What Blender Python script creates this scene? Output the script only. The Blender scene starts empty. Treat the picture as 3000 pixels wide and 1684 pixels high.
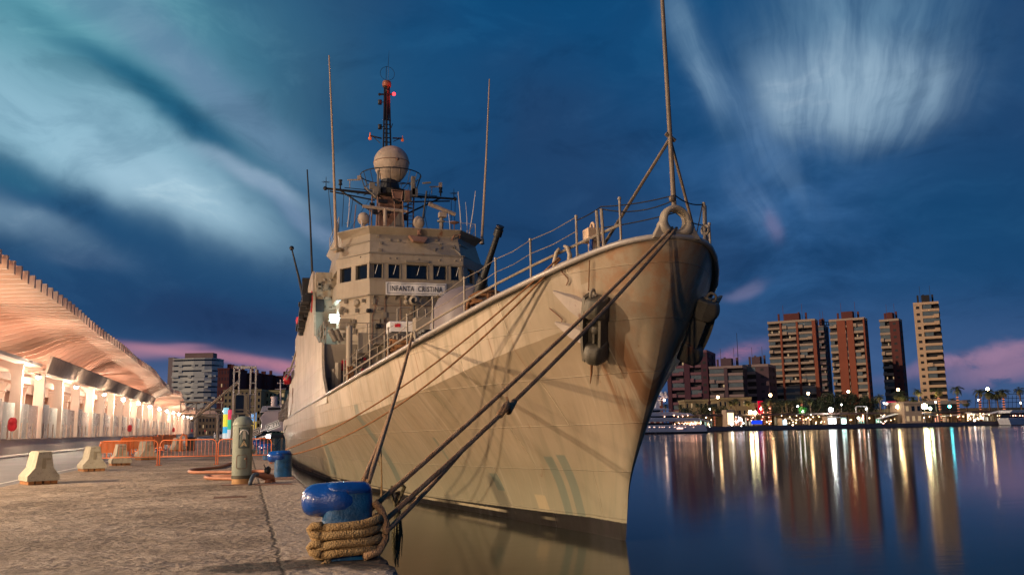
import bpy, math, random
from mathutils import Vector, Matrix
random.seed(7)
V3 = Vector
R = math.radians
sc = bpy.context.scene
COL = sc.collection

# ------------------------------------------------------------ camera
FL, CX, CY, EYE = 2575.0, 1500.0, 842.0, 1.38
ROLL, PITCH, YAW = R(1.0), R(9.05), R(16.80079725928777)
Fh = V3((math.sin(YAW), math.cos(YAW), 0)); R0 = V3((math.cos(YAW), -math.sin(YAW), 0)); UP = V3((0, 0, 1))
FW = Fh*math.cos(PITCH) + UP*math.sin(PITCH)
U0 = UP*math.cos(PITCH) - Fh*math.sin(PITCH)
RT = R0*math.cos(ROLL) - U0*math.sin(ROLL)
UU = U0*math.cos(ROLL) + R0*math.sin(ROLL)
CAM = V3((0, 0, EYE))
cd = bpy.data.cameras.new('camera'); cam = bpy.data.objects.new('camera', cd); COL.objects.link(cam)
cd.sensor_width = 36; cd.lens = 36*FL/3000; cd.clip_start = .05; cd.clip_end = 20000
cam.matrix_world = Matrix(((RT.x, UU.x, -FW.x, CAM.x), (RT.y, UU.y, -FW.y, CAM.y), (RT.z, UU.z, -FW.z, CAM.z), (0, 0, 0, 1)))
sc.camera = cam

def ray(x, y): return FW + (x-CX)/FL*RT - (y-CY)/FL*UU
def atY(x, y, Y): d = ray(x, y); return CAM + d*(Y/d.y)
def atX(x, y, X): d = ray(x, y); return CAM + d*(X/d.x)
def atZ(x, y, z): d = ray(x, y); return CAM + d*((z-EYE)/d.z)
def atD(x, y, D):                       # point at horizontal distance D along the view axis
    d = ray(x, y); return CAM + d*(D/(d.x*Fh.x+d.y*Fh.y))

# ------------------------------------------------------------ view, world, sun
sc.view_settings.view_transform = 'Standard'; sc.view_settings.look = 'None'
sc.view_settings.exposure = 0; sc.view_settings.gamma = 1

class NT:
    """tiny node helper"""
    def __init__(s, tree): s.t = tree; s.n = tree.nodes; s.l = tree.links
    def node(s, typ, **kw):
        n = s.n.new(typ)
        for k, v in kw.items():
            if k in n.inputs.keys() if isinstance(k, str) else False: s.put(n.inputs[k], v)
            else: setattr(n, k, v)
        return n
    def put(s, sock, v):
        if isinstance(v, bpy.types.NodeSocket): s.l.new(v, sock)
        elif isinstance(v, (tuple, list)) and sock.type == 'RGBA' and len(v) == 3: sock.default_value = (*v, 1)
        else: sock.default_value = v
    def m(s, op, a, b=0.0, c=0.0, clamp=False):
        n = s.n.new('ShaderNodeMath'); n.operation = op; n.use_clamp = clamp
        s.put(n.inputs[0], a); s.put(n.inputs[1], b); s.put(n.inputs[2], c); return n.outputs[0]
    def vm(s, op, a, b=(0, 0, 0)):
        n = s.n.new('ShaderNodeVectorMath'); n.operation = op
        s.put(n.inputs[0], a); s.put(n.inputs[1], b)
        return n.outputs['Value'] if op in ('DOT_PRODUCT', 'LENGTH') else n.outputs[0]
    def sep(s, v): n = s.n.new('ShaderNodeSeparateXYZ'); s.put(n.inputs[0], v); return n.outputs
    def comb(s, x, y, z):
        n = s.n.new('ShaderNodeCombineXYZ')
        for i, v in enumerate((x, y, z)): s.put(n.inputs[i], v)
        return n.outputs[0]
    def mix(s, f, a, b, blend='MIX'):
        n = s.n.new('ShaderNodeMix'); n.data_type = 'RGBA'; n.blend_type = blend
        s.put(n.inputs[0], f); s.put(n.inputs[6], a); s.put(n.inputs[7], b); return n.outputs[2]
    def ramp(s, f, lo, hi):
        n = s.n.new('ShaderNodeMapRange'); n.interpolation_type = 'SMOOTHSTEP'
        s.put(n.inputs[0], f); n.inputs[1].default_value = lo; n.inputs[2].default_value = hi
        n.inputs[3].default_value = 0; n.inputs[4].default_value = 1; return n.outputs[0]
    def noise(s, v, scale, detail=4, rough=.55, dist=0.0):
        n = s.n.new('ShaderNodeTexNoise'); s.put(n.inputs['Vector'], v); n.inputs['Scale'].default_value = scale
        n.inputs['Detail'].default_value = detail; n.inputs['Roughness'].default_value = rough
        n.inputs['Distortion'].default_value = dist; return n.outputs[0]
    def scl(s, v, sx, sy, sz):
        return s.vm('MULTIPLY', v, (sx, sy, sz))

SUN_TO = V3((-1.0, -.12, .40)).normalized()       # towards the low warm dock light
w = bpy.data.worlds.new('World'); sc.world = w; w.use_nodes = True
def build_sky():
    w.node_tree.nodes.clear(); k = NT(w.node_tree)
    out = k.n.new('ShaderNodeOutputWorld'); bg = k.n.new('ShaderNodeBackground')
    tc = k.n.new('ShaderNodeTexCoord'); d0 = tc.outputs['Generated']
    d = k.vm('NORMALIZE', d0)
    wob = k.n.new('ShaderNodeTexNoise'); k.put(wob.inputs['Vector'], d); wob.inputs['Scale'].default_value = 4.5; wob.inputs['Detail'].default_value = 5
    dw = k.vm('ADD', d, k.vm('MULTIPLY', k.vm('SUBTRACT', wob.outputs['Color'], (.5, .5, .5)), (.085, .085, .085)))
    z = k.sep(d)[2]
    den = k.m('ADD', k.m('MAXIMUM', z, 0.02), .10)
    # cloud sheet coordinates; the drift direction points at the skyline ahead
    ax = V3((math.sin(YAW+R(1)), math.cos(YAW+R(1)), 0)); bx = V3((ax.y, -ax.x, 0))
    u = k.m('DIVIDE', k.vm('DOT_PRODUCT', dw, tuple(ax)), den); v = k.m('DIVIDE', k.vm('DOT_PRODUCT', dw, tuple(bx)), den)
    streak = k.noise(k.comb(k.m('MULTIPLY', u, .16), v, 3.1), 2.2, 4, .5)
    puff = k.noise(k.scl(dw, 1, 1, 2.2), 9.0, 6, .6, .3)
    soft = k.noise(d, 3.0, 4, .5)
    base = k.mix(k.ramp(z, .0, .15), (.045, .082, .19), (.012, .064, .175))
    base = k.mix(k.ramp(z, .16, .5), base, (.004, .064, .18))
    c = k.mix(k.m('MULTIPLY', k.ramp(soft, .40, .64), .65), base, (.020, .050, .13))
    def blob(px, py, rx, ry, ang=0.0, vec=dw, p=1.0, e=1.35):
        c = ray(px, py).normalized()
        h = RT.copy() - c*RT.dot(c); h.normalize(); vv = c.cross(h)*-1
        if vv.dot(UU) < 0: vv = -vv
        a = R(ang); e1 = h*math.cos(a) + vv*math.sin(a); e2 = vv*math.cos(a) - h*math.sin(a)
        dc = k.vm('SUBTRACT', vec, tuple(c))
        q1 = k.m('DIVIDE', k.vm('DOT_PRODUCT', dc, tuple(e1)), rx/FL); q2 = k.m('DIVIDE', k.vm('DOT_PRODUCT', dc, tuple(e2)), ry/FL)
        r2 = k.m('ADD', k.m('MULTIPLY', q1, q1), k.m('MULTIPLY', q2, q2))
        g = k.m('POWER', 2.718, k.m('MULTIPLY', k.m('POWER', r2, e), -1.0))
        g = k.m('MULTIPLY', g, k.m('GREATER_THAN', k.vm('DOT_PRODUCT', vec, tuple(c)), 0))
        return k.m('MULTIPLY', g, p) if p != 1.0 else g
    st = k.m('ADD', .62, k.m('MULTIPLY', k.ramp(streak, .32, .68), .42))
    def lay(c, g, col, mod=None): return k.mix(k.m('MULTIPLY', g, mod, clamp=True) if mod is not None else g, c, col)
    # left: long-exposure streaks
    c = lay(c, blob(40, 60, 620, 380, -20, e=1, p=.95), (.125, .37, .45), st)
    c = lay(c, blob(560, 200, 460, 80, -38, p=.8), (.115, .235, .36), st)
    c = lay(c, blob(700, 330, 330, 60, -34, p=.55), (.15, .26, .40), st)
    c = lay(c, blob(250, 440, 520, 165, -27, p=.95), (.30, .52, .65), st)
    c = lay(c, blob(500, 590, 250, 75, -22, p=.9), (.38, .58, .71), st)
    c = lay(c, blob(440, 300, 340, 48, -38, p=.9), (.010, .115, .21))
    c = lay(c, blob(590, 395, 120, 50, -28, p=.6), (.012, .09, .19))
    c = lay(c, blob(745, 520, 170, 30, -19, p=.8), (.30, .43, .57), st)
    c = lay(c, blob(905, 625, 150, 32, -34, p=.65), (.20, .30, .46), st)
    c = lay(c, blob(230, 640, 470, 78, -21, p=.93), (.014, .082, .19))
    c = lay(c, blob(-20, 500, 150, 40, -22, p=.8), (.02, .12, .22))
    c = lay(c, blob(90, 665, 250, 42, -25, p=.85), (.23, .37, .50), st)
    c = lay(c, blob(270, 775, 110, 24, -10, p=.65), (.18, .27, .40), st)
    c = lay(c, blob(560, 860, 640, 150, -12, p=.85), (.013, .060, .155))
    c = lay(c, blob(760, 960, 420, 75, -8, p=.7), (.017, .036, .105))
    c = lay(c, blob(1500, 620, 480, 300, 20, e=1, p=.55), (.011, .045, .125))
    # right: soft white fan with downward wisps
    cv = ray(2500, 960).normalized(); hh = (RT - cv*RT.dot(cv)).normalized(); vv = cv.cross(hh); vv = vv if vv.dot(UU) > 0 else -vv
    px_ = k.vm('DOT_PRODUCT', dw, tuple(hh)); py_ = k.m('MAXIMUM', k.m('ADD', k.vm('DOT_PRODUCT', dw, tuple(vv)), .10), .02)
    ray_n = k.noise(k.comb(k.m('MULTIPLY', k.m('DIVIDE', px_, py_), 7.0), k.m('MULTIPLY', py_, 2.6), 0.3), 2.2, 4, .6)
    rm = k.m('ADD', .45, k.m('MULTIPLY', k.ramp(ray_n, .30, .66), .6))
    haze = k.ramp(puff, .30, .70)
    c = lay(c, blob(2330, 640, 420, 330, -40, e=1, p=.55), (.050, .155, .36), haze)
    c = lay(c, blob(2500, 110, 250, 230, 0, e=1.3, p=.8), (.13, .26, .40), rm)
    c = lay(c, blob(2520, 270, 200, 130, 0, e=1.7, p=.9), (.31, .45, .58), rm)
    c = lay(c, blob(2660, 340, 90, 85, 0, e=1.5, p=.6), (.25, .39, .53), rm)
    c = lay(c, blob(2315, 290, 120, 70, -55, e=1.3, p=.7), (.28, .42, .56), rm)
    c = lay(c, blob(2050, 170, 230, 55, -62, p=.55), (.15, .28, .42), rm)
    c = lay(c, blob(2085, 275, 70, 35, -60, p=.5), (.20, .33, .48), rm)
    c = lay(c, blob(2230, 400, 260, 50, -52, p=.38), (.14, .26, .44), rm)
    c = lay(c, blob(2215, 600, 130, 50, -66, p=.35), (.13, .24, .44), rm)
    c = lay(c, blob(2920, 680, 260, 260, 0, e=1, p=.7), (.006, .055, .15))
    # low cloud and pink light
    c = lay(c, blob(2760, 1060, 900, 150, 0, vec=d, e=1, p=.5), (.055, .12, .28))
    c = lay(c, blob(700, 1140, 520, 80, 0, vec=d, e=1, p=.8), (.095, .14, .29))
    rag = k.ramp(puff, .47, .58)
    c = lay(c, blob(3000, 1085, 190, 46, 16, p=.62), (.38, .21, .32), rag); c = lay(c, blob(2850, 1078, 210, 18, 12, p=.7), (.36, .21, .33), k.ramp(puff, .36, .54))
    c = lay(c, blob(2120, 1048, 110, 22, 18, vec=d, p=.8), (.42, .17, .28), k.ramp(puff, .36, .58)); c = lay(c, blob(2170, 862, 60, 18, 6, p=.45), (.26, .24, .40)); c = lay(c, blob(2270, 690, 22, 50, 20, p=.3), (.30, .24, .40))
    pk = k.m('ADD', .5, k.m('MULTIPLY', k.ramp(puff, .34, .6), .5))
    c = lay(c, blob(620, 1042, 300, 14, -7, vec=d, p=.8), (.46, .21, .29), pk); c = lay(c, blob(800, 1072, 180, 17, -13, vec=d, p=.7), (.42, .18, .26), pk)
    c = lay(c, blob(400, 1032, 110, 20, 0, vec=d, p=.5), (.48, .24, .33), pk); c = lay(c, blob(545, 1014, 55, 9, 0, vec=d, p=.5), (.42, .21, .31))
    # broken cloud texture over everything: darker rifts and paler shreds
    rift = k.noise(k.vm('ADD', k.scl(dw, 1.4, 1.4, 2.6), (3.1, 1.7, .4)), 5.5, 7, .62, .6)
    c = k.mix(k.m('MULTIPLY', k.ramp(rift, .50, .70), .45), c, k.mix(1.0, c, (.45, .55, .62), 'MULTIPLY'))
    c = k.mix(k.m('MULTIPLY', k.m('SUBTRACT', 1.0, k.ramp(rift, .32, .48)), .22), c, k.mix(1.0, c, (2.2, 1.75, 1.5), 'MULTIPLY'))
    c = k.mix(k.ramp(z, -.02, -.06), c, (.01, .02, .04))
    k.put(bg.inputs[0], c); bg.inputs[1].default_value = 1.0
    k.l.new(bg.outputs[0], out.inputs[0])
build_sky()
sd = bpy.data.lights.new('sun', 'SUN'); sun = bpy.data.objects.new('sun', sd); COL.objects.link(sun)
sd.energy = 2.0; sd.angle = R(.9); sd.color = (1.0, .74, .50)
sun.rotation_euler = SUN_TO.to_track_quat('Z', 'Y').to_euler()

# ------------------------------------------------------------ mesh helpers
ORG = {}
def thing(name, label, cat, loc=(0, 0, 0), group=None, kind=None):
    o = bpy.data.objects.new(name, None); COL.objects.link(o); o.location = loc; o.empty_display_size = .3
    o['label'] = label; o['category'] = cat
    if group: o['group'] = group
    if kind: o['kind'] = kind
    ORG[o.name] = V3(loc); return o

class MB:
    def __init__(s): s.v = []; s.f = []
    def add(s, vs, fs):
        b = len(s.v); s.v += [tuple(p) for p in vs]; s.f += [tuple(i+b for i in f) for f in fs]; return s
    def box(s, x0, x1, y0, y1, z0, z1):
        return s.add([(x, y, z) for z in (z0, z1) for x, y in ((x0, y0), (x1, y0), (x1, y1), (x0, y1))],
                     [(3, 2, 1, 0), (4, 5, 6, 7), (0, 1, 5, 4), (1, 2, 6, 5), (2, 3, 7, 6), (3, 0, 4, 7)])
    def obox(s, c, size, ex=V3((1, 0, 0)), ey=V3((0, 1, 0)), ez=V3((0, 0, 1))):
        c = V3(c); ex = V3(ex).normalized(); ey = V3(ey).normalized(); ez = V3(ez).normalized()
        h = [q/2 for q in size]
        return s.add([c + ex*h[0]*a + ey*h[1]*b + ez*h[2]*g for g in (-1, 1) for a, b in ((-1, -1), (1, -1), (1, 1), (-1, 1))],
                     [(3, 2, 1, 0), (4, 5, 6, 7), (0, 1, 5, 4), (1, 2, 6, 5), (2, 3, 7, 6), (3, 0, 4, 7)])
    def quad(s, a, b, c, d): return s.add([a, b, c, d], [(0, 1, 2, 3)])
    def loft(s, rings, cap=True, closed=True):
        n = len(rings[0]); vs = [p for r in rings for p in r]; fs = []
        for i in range(len(rings)-1):
            for j in range(n if closed else n-1):
                k = (j+1) % n; fs.append((i*n+j, i*n+k, (i+1)*n+k, (i+1)*n+j))
        if cap: fs += [tuple(range(n))[::-1], tuple((len(rings)-1)*n+j for j in range(n))]
        return s.add(vs, fs)
    def path(s, pts, r, n=8, cap=True):
        pts = [V3(p) for p in pts]; rings = []; prev = None
        for i, p in enumerate(pts):
            t = (pts[min(i+1, len(pts)-1)] - pts[max(i-1, 0)])
            if t.length < 1e-9: t = V3((0, 0, 1))
            t.normalize()
            if prev is None:
                a = V3((0, 0, 1)) if abs(t.z) < .9 else V3((1, 0, 0))
                e = t.cross(a).normalized()
            else:
                e = prev - t*prev.dot(t); e.normalize()
            prev = e; f = t.cross(e)
            rr = r[i] if isinstance(r, (list, tuple)) else r
            rings.append([p + (e*math.cos(2*math.pi*j/n) + f*math.sin(2*math.pi*j/n))*rr for j in range(n)])
        return s.loft(rings, cap)
    def bar(s, a, b, r, r2=None, n=6): return s.path([a, b], [r, r if r2 is None else r2], n)
    def lathe(s, c, prof, n=16, axis=V3((0, 0, 1))):
        c = V3(c); axis = V3(axis).normalized(); a = V3((1, 0, 0)) if abs(axis.x) < .8 else V3((0, 1, 0))
        e = axis.cross(a).normalized(); f = axis.cross(e)
        return s.loft([[c + axis*h + (e*math.cos(2*math.pi*j/n) + f*math.sin(2*math.pi*j/n))*max(r, 1e-4) for j in range(n)] for r, h in prof])
    def ball(s, c, r, n=12, sz=1.0):
        return s.lathe(c, [(r*math.sin(math.pi*i/(n//2+1)), -r*sz*math.cos(math.pi*i/(n//2+1))) for i in range(n//2+2)], n)
    def prism(s, poly, a, b):            # poly: list of 3D points; extruded from offset a to offset b (vectors)
        a = V3(a); b = V3(b)
        return s.loft([[V3(p)+a for p in poly], [V3(p)+b for p in poly]])
    def torus(s, c, R_, r, axis=(0, 0, 1), n=24, m=8, a0=0, a1=2*math.pi):
        c = V3(c); axis = V3(axis).normalized(); a = V3((1, 0, 0)) if abs(axis.x) < .8 else V3((0, 1, 0))
        e = axis.cross(a).normalized(); f = axis.cross(e)
        full = abs(a1-a0-2*math.pi) < 1e-6
        return s.path([c + (e*math.cos(a0+(a1-a0)*i/n) + f*math.sin(a0+(a1-a0)*i/n))*R_ for i in range(n+1)], r, m)
    def build(s, name, mat, parent=None, smooth=False, bevel=0.0, label=None, auto=None):
        org = ORG[parent.name] if parent else V3((0, 0, 0))
        me = bpy.data.meshes.new(name); me.from_pydata([tuple(V3(p)-org) for p in s.v], [], s.f)
        me.materials.append(mat); me.validate(); 
        o = bpy.data.objects.new(name, me); COL.objects.link(o)
        import bmesh
        bm = bmesh.new(); bm.from_mesh(me); bmesh.ops.recalc_face_normals(bm, faces=bm.faces); bm.to_mesh(me); bm.free()
        if smooth:
            for p in me.polygons: p.use_smooth = True
            if auto is not None: me.set_sharp_from_angle(angle=R(auto))
        if bevel:
            b = o.modifiers.new('bevel', 'BEVEL'); b.width = bevel; b.segments = 2; b.limit_method = 'ANGLE'
        if parent: o.parent = parent; ORG[o.name] = org
        else: ORG[o.name] = V3((0, 0, 0))
        if label: o['label'] = label
        return o

def split(mb, name, mat, parent, limit=100, **kw):
    """each loose piece of a mesh becomes a part of its own"""
    n = len(mb.v); p = list(range(n))
    def find(i):
        while p[i] != i: p[i] = p[p[i]]; i = p[i]
        return i
    for f in mb.f:
        a = find(f[0])
        for i in f[1:]:
            b = find(i)
            if a != b: p[b] = a
    grp = {}
    for f in mb.f: grp.setdefault(find(f[0]), []).append(f)
    out = []; rest = MB()
    for q, fs in enumerate(grp.values()):
        ids = sorted({i for f in fs for i in f}); mp = {i: k for k, i in enumerate(ids)}; m2 = MB() if q < limit else rest
        m2.add([mb.v[i] for i in ids], [tuple(mp[i] for i in f) for f in fs])
        if q < limit: out.append(m2.build(name, mat, parent, **kw))
    if rest.v: o = rest.build(name, mat, parent, **kw); o['kind'] = 'stuff'; out.append(o)
    return out
def solo(mb, name, mat, label, cat, base, group=None, kind=None, **kw):
    """one-mesh thing with its origin at its base"""
    b = V3(base); m2 = MB(); m2.v = [tuple(V3(p)-b) for p in mb.v]; m2.f = mb.f
    o = m2.build(name, mat, None, **kw); o.location = b
    if label: o['label'] = label
    if cat: o['category'] = cat
    if group: o['group'] = group
    if kind: o['kind'] = kind
    return o
def struct(mb, name, mat, **kw):
    o = mb.build(name, mat, None, **kw); o['kind'] = 'structure'; return o
def copy_tree(o, parent=None):
    c = o.copy(); COL.objects.link(c); ORG[c.name] = ORG[o.name].copy()
    if parent: c.parent = parent
    for ch in list(o.children): copy_tree(ch, c)
    return c
def text_part(name, txt, c, ex, ey, height, mat, parent, width=None, depth=.01, bold=.0, ref=None):
    """lettering as a thin mesh; c = centre, ex = reading direction, ey = up"""
    cu = bpy.data.curves.new('lettering', 'FONT'); cu.body = txt; cu.align_x = 'CENTER'; cu.align_y = 'CENTER'
    cu.extrude = depth; cu.offset = bold; cu.resolution_u = 3; cu.space_character = 1.12
    tmp = bpy.data.objects.new('lettering', cu); COL.objects.link(tmp)
    dg = bpy.context.evaluated_depsgraph_get(); me = bpy.data.meshes.new_from_object(tmp.evaluated_get(dg))
    bpy.data.objects.remove(tmp)
    xs = [v.co.x for v in me.vertices]; ys = [v.co.y for v in me.vertices]
    sy = height/(max(ys)-min(ys)); sx = sy if width is None else width/(max(xs)-min(xs))
    mx, my = (max(xs)+min(xs))/2, (max(ys)+min(ys))/2
    ex = V3(ex).normalized(); ey = V3(ey).normalized(); ez = ex.cross(ey); org = ORG[parent.name]
    for v in me.vertices: v.co = V3(c) + ex*(v.co.x-mx)*sx + ey*(v.co.y-my)*sy + ez*v.co.z - org
    me.materials.clear(); me.materials.append(mat)
    o = bpy.data.objects.new(name, me); COL.objects.link(o); o.parent = parent; ORG[o.name] = org; return o

# ------------------------------------------------------------ materials
MATS = {}
def mat(name, col, rough=.6, metal=0.0, var=.18, scale=2.0, bump=.15, bscale=None, rust=0.0, rustcol=(.20, .07, .03), streak=0.0, spec=.5, emit=None, es=1.0, coat=0.0, alpha=1.0, dirt=0.0, trans=0.0):
    m = bpy.data.materials.new(name); m.use_nodes = True; k = NT(m.node_tree); b = k.n['Principled BSDF']
    tc = k.n.new('ShaderNodeTexCoord').outputs['Object']
    c = (*col, 1)
    if var:
        n1 = k.noise(tc, scale, 6, .6); n2 = k.noise(tc, scale*.17, 3)
        f = k.m('MULTIPLY', k.m('ADD', k.m('MULTIPLY', n1, .6), k.m('MULTIPLY', n2, .6)), 1.0)
        f = k.ramp(f, .38, .82)
        c = k.mix(f, tuple(q*(1-var) for q in col), tuple(min(1, q*(1+var)) for q in col))
    if streak:
        sn = k.noise(k.scl(tc, 3.0, 3.0, .16), scale*1.4, 5, .65)
        c = k.mix(k.m('MULTIPLY', k.ramp(sn, .45, .72), streak), c, tuple(q*.55 for q in col))
    if dirt:
        dn = k.noise(tc, scale*2.7, 8, .7); c = k.mix(k.m('MULTIPLY', k.ramp(dn, .52, .68), dirt), c, (.03, .022, .015))
    if rust:
        rn = k.noise(k.scl(tc, 1, 1, .45), scale*1.1, 8, .7, .4)
        c = k.mix(k.m('MULTIPLY', k.ramp(rn, .66-rust*.25, .76-rust*.2), .9), c, rustcol)
    k.put(b.inputs['Base Color'], c)
    b.inputs['Roughness'].default_value = rough; b.inputs['Metallic'].default_value = metal
    b.inputs['Specular IOR Level'].default_value = spec
    if var:
        k.put(b.inputs['Roughness'], k.m('ADD', rough-.08, k.m('MULTIPLY', k.noise(tc, scale*3, 3), .16), clamp=True))
    if coat: b.inputs['Coat Weight'].default_value = coat; b.inputs['Coat Roughness'].default_value = .08
    if bump:
        bn = k.n.new('ShaderNodeBump'); bn.inputs['Strength'].default_value = bump; bn.inputs['Distance'].default_value = .03
        k.put(bn.inputs['Height'], k.noise(tc, bscale or scale*5, 6, .6)); k.l.new(bn.outputs[0], b.inputs['Normal'])
    if trans: b.inputs['Transmission Weight'].default_value = trans
    if alpha < 1: b.inputs['Alpha'].default_value = alpha
    if emit: b.inputs['Emission Color'].default_value = (*emit, 1); b.inputs['Emission Strength'].default_value = es
    MATS[name] = m; return m
def glow(name, col, s):
    m = bpy.data.materials.new(name); m.use_nodes = True; k = NT(m.node_tree); k.n.clear()
    o = k.n.new('ShaderNodeOutputMaterial'); e = k.n.new('ShaderNodeEmission'); e.inputs[0].default_value = (*col, 1); e.inputs[1].default_value = s
    k.l.new(e.outputs[0], o.inputs[0]); return m
def lamp_light(c, power, col, parent=None, r=.15, name='lamp_light'):
    ld = bpy.data.lights.new(name, 'POINT'); ld.energy = power; ld.color = col; ld.shadow_soft_size = r
    o = bpy.data.objects.new(name, ld); COL.objects.link(o); o.location = V3(c) - (ORG[parent.name] if parent else V3((0, 0, 0)))
    if parent: o.parent = parent
    return o
# ------------------------------------------------------------ palette
m_steel = mat('painted_steel', (.335, .275, .205), .5, var=.14, scale=1.3, bump=.08, streak=.3, rust=.18)
m_grey = mat('naval_grey', (.255, .215, .165), .5, var=.16, scale=1.6, bump=.08, streak=.35, rust=.3)
m_rim = mat('gunwale_paint', (.36, .32, .29), .3, var=.15, scale=3, bump=.12, rust=.15, spec=.6)
m_rail = mat('railing_paint', (.25, .205, .16), .5, var=.3, scale=8, bump=0, rust=.35)
m_dark = mat('black_paint', (.012, .012, .014), .5, var=.2, scale=4, bump=.05)
m_brownrust = mat('rusty_mast_paint', (.23, .12, .08), .6, var=.4, scale=1.6, bump=.1, rust=.35)
m_radome = mat('radome_fibreglass', (.50, .38, .28), .55, var=.15, scale=1.2, bump=.03, streak=.45, dirt=.35)
m_glassdk = mat('dark_window_glass', (.006, .008, .010), .08, var=0, bump=0, spec=.8)
m_white = mat('white_canvas', (.84, .80, .78), .7, var=.06, scale=3, bump=.06)
m_letter = mat('black_lettering', (.01, .01, .012), .6, var=0, bump=0)
m_red = mat('red_paint', (.55, .015, .03), .4, var=.15, scale=6, bump=.03)
m_yel = mat('yellow_paint', (.65, .45, .05), .5, var=.15, scale=6, bump=.03)
m_orange = mat('orange_barrier_paint', (.80, .20, .05), .4, var=.15, scale=5, bump=.03, rust=.15)
m_mesh_or = mat('orange_plastic', (.82, .26, .10), .6, var=.12, scale=5, bump=.05)
m_rope = None
def rope_mat(name, c1, c2, sc=26):
    m = bpy.data.materials.new(name); m.use_nodes = True; k = NT(m.node_tree); b = k.n['Principled BSDF']
    tc = k.n.new('ShaderNodeTexCoord').outputs['Object']
    vo = k.n.new('ShaderNodeTexVoronoi'); k.put(vo.inputs['Vector'], tc); vo.inputs['Scale'].default_value = sc*2
    n = k.noise(tc, sc*.2, 6, .7)
    c = k.mix(k.ramp(n, .35, .7), c1, c2)
    c = k.mix(k.m('MULTIPLY', k.ramp(vo.outputs['Distance'], .3, .7), .5), c, tuple(q*.4 for q in c1))
    k.put(b.inputs['Base Color'], c); b.inputs['Roughness'].default_value = .9
    bn = k.n.new('ShaderNodeBump'); bn.inputs['Strength'].default_value = 1.0; bn.inputs['Distance'].default_value = .018
    k.put(bn.inputs['Height'], k.m('MULTIPLY', vo.outputs['Distance'], -1)); k.l.new(bn.outputs[0], b.inputs['Normal'])
    return m
m_rope = rope_mat('tan_rope', (.36, .22, .09), (.50, .34, .16))
m_ropeg = rope_mat('grey_rope', (.36, .20, .10), (.50, .33, .20))
m_ropeb = rope_mat('brown_rope', (.22, .09, .03), (.36, .17, .07))
m_pink = mat('pale_concrete', (.62, .52, .45), .75, var=.12, scale=1.1, bump=.12, streak=.25)
m_conc = mat('barrier_concrete', (.36, .33, .26), .85, var=.2, scale=4, bump=.5, bscale=14, dirt=.5)
m_blue = mat('blue_bollard_paint', (.006, .060, .30), .25, var=.35, scale=5, bump=.35, bscale=22, coat=.6, rust=.06, rustcol=(.10, .04, .02))
m_bluew = None

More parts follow.
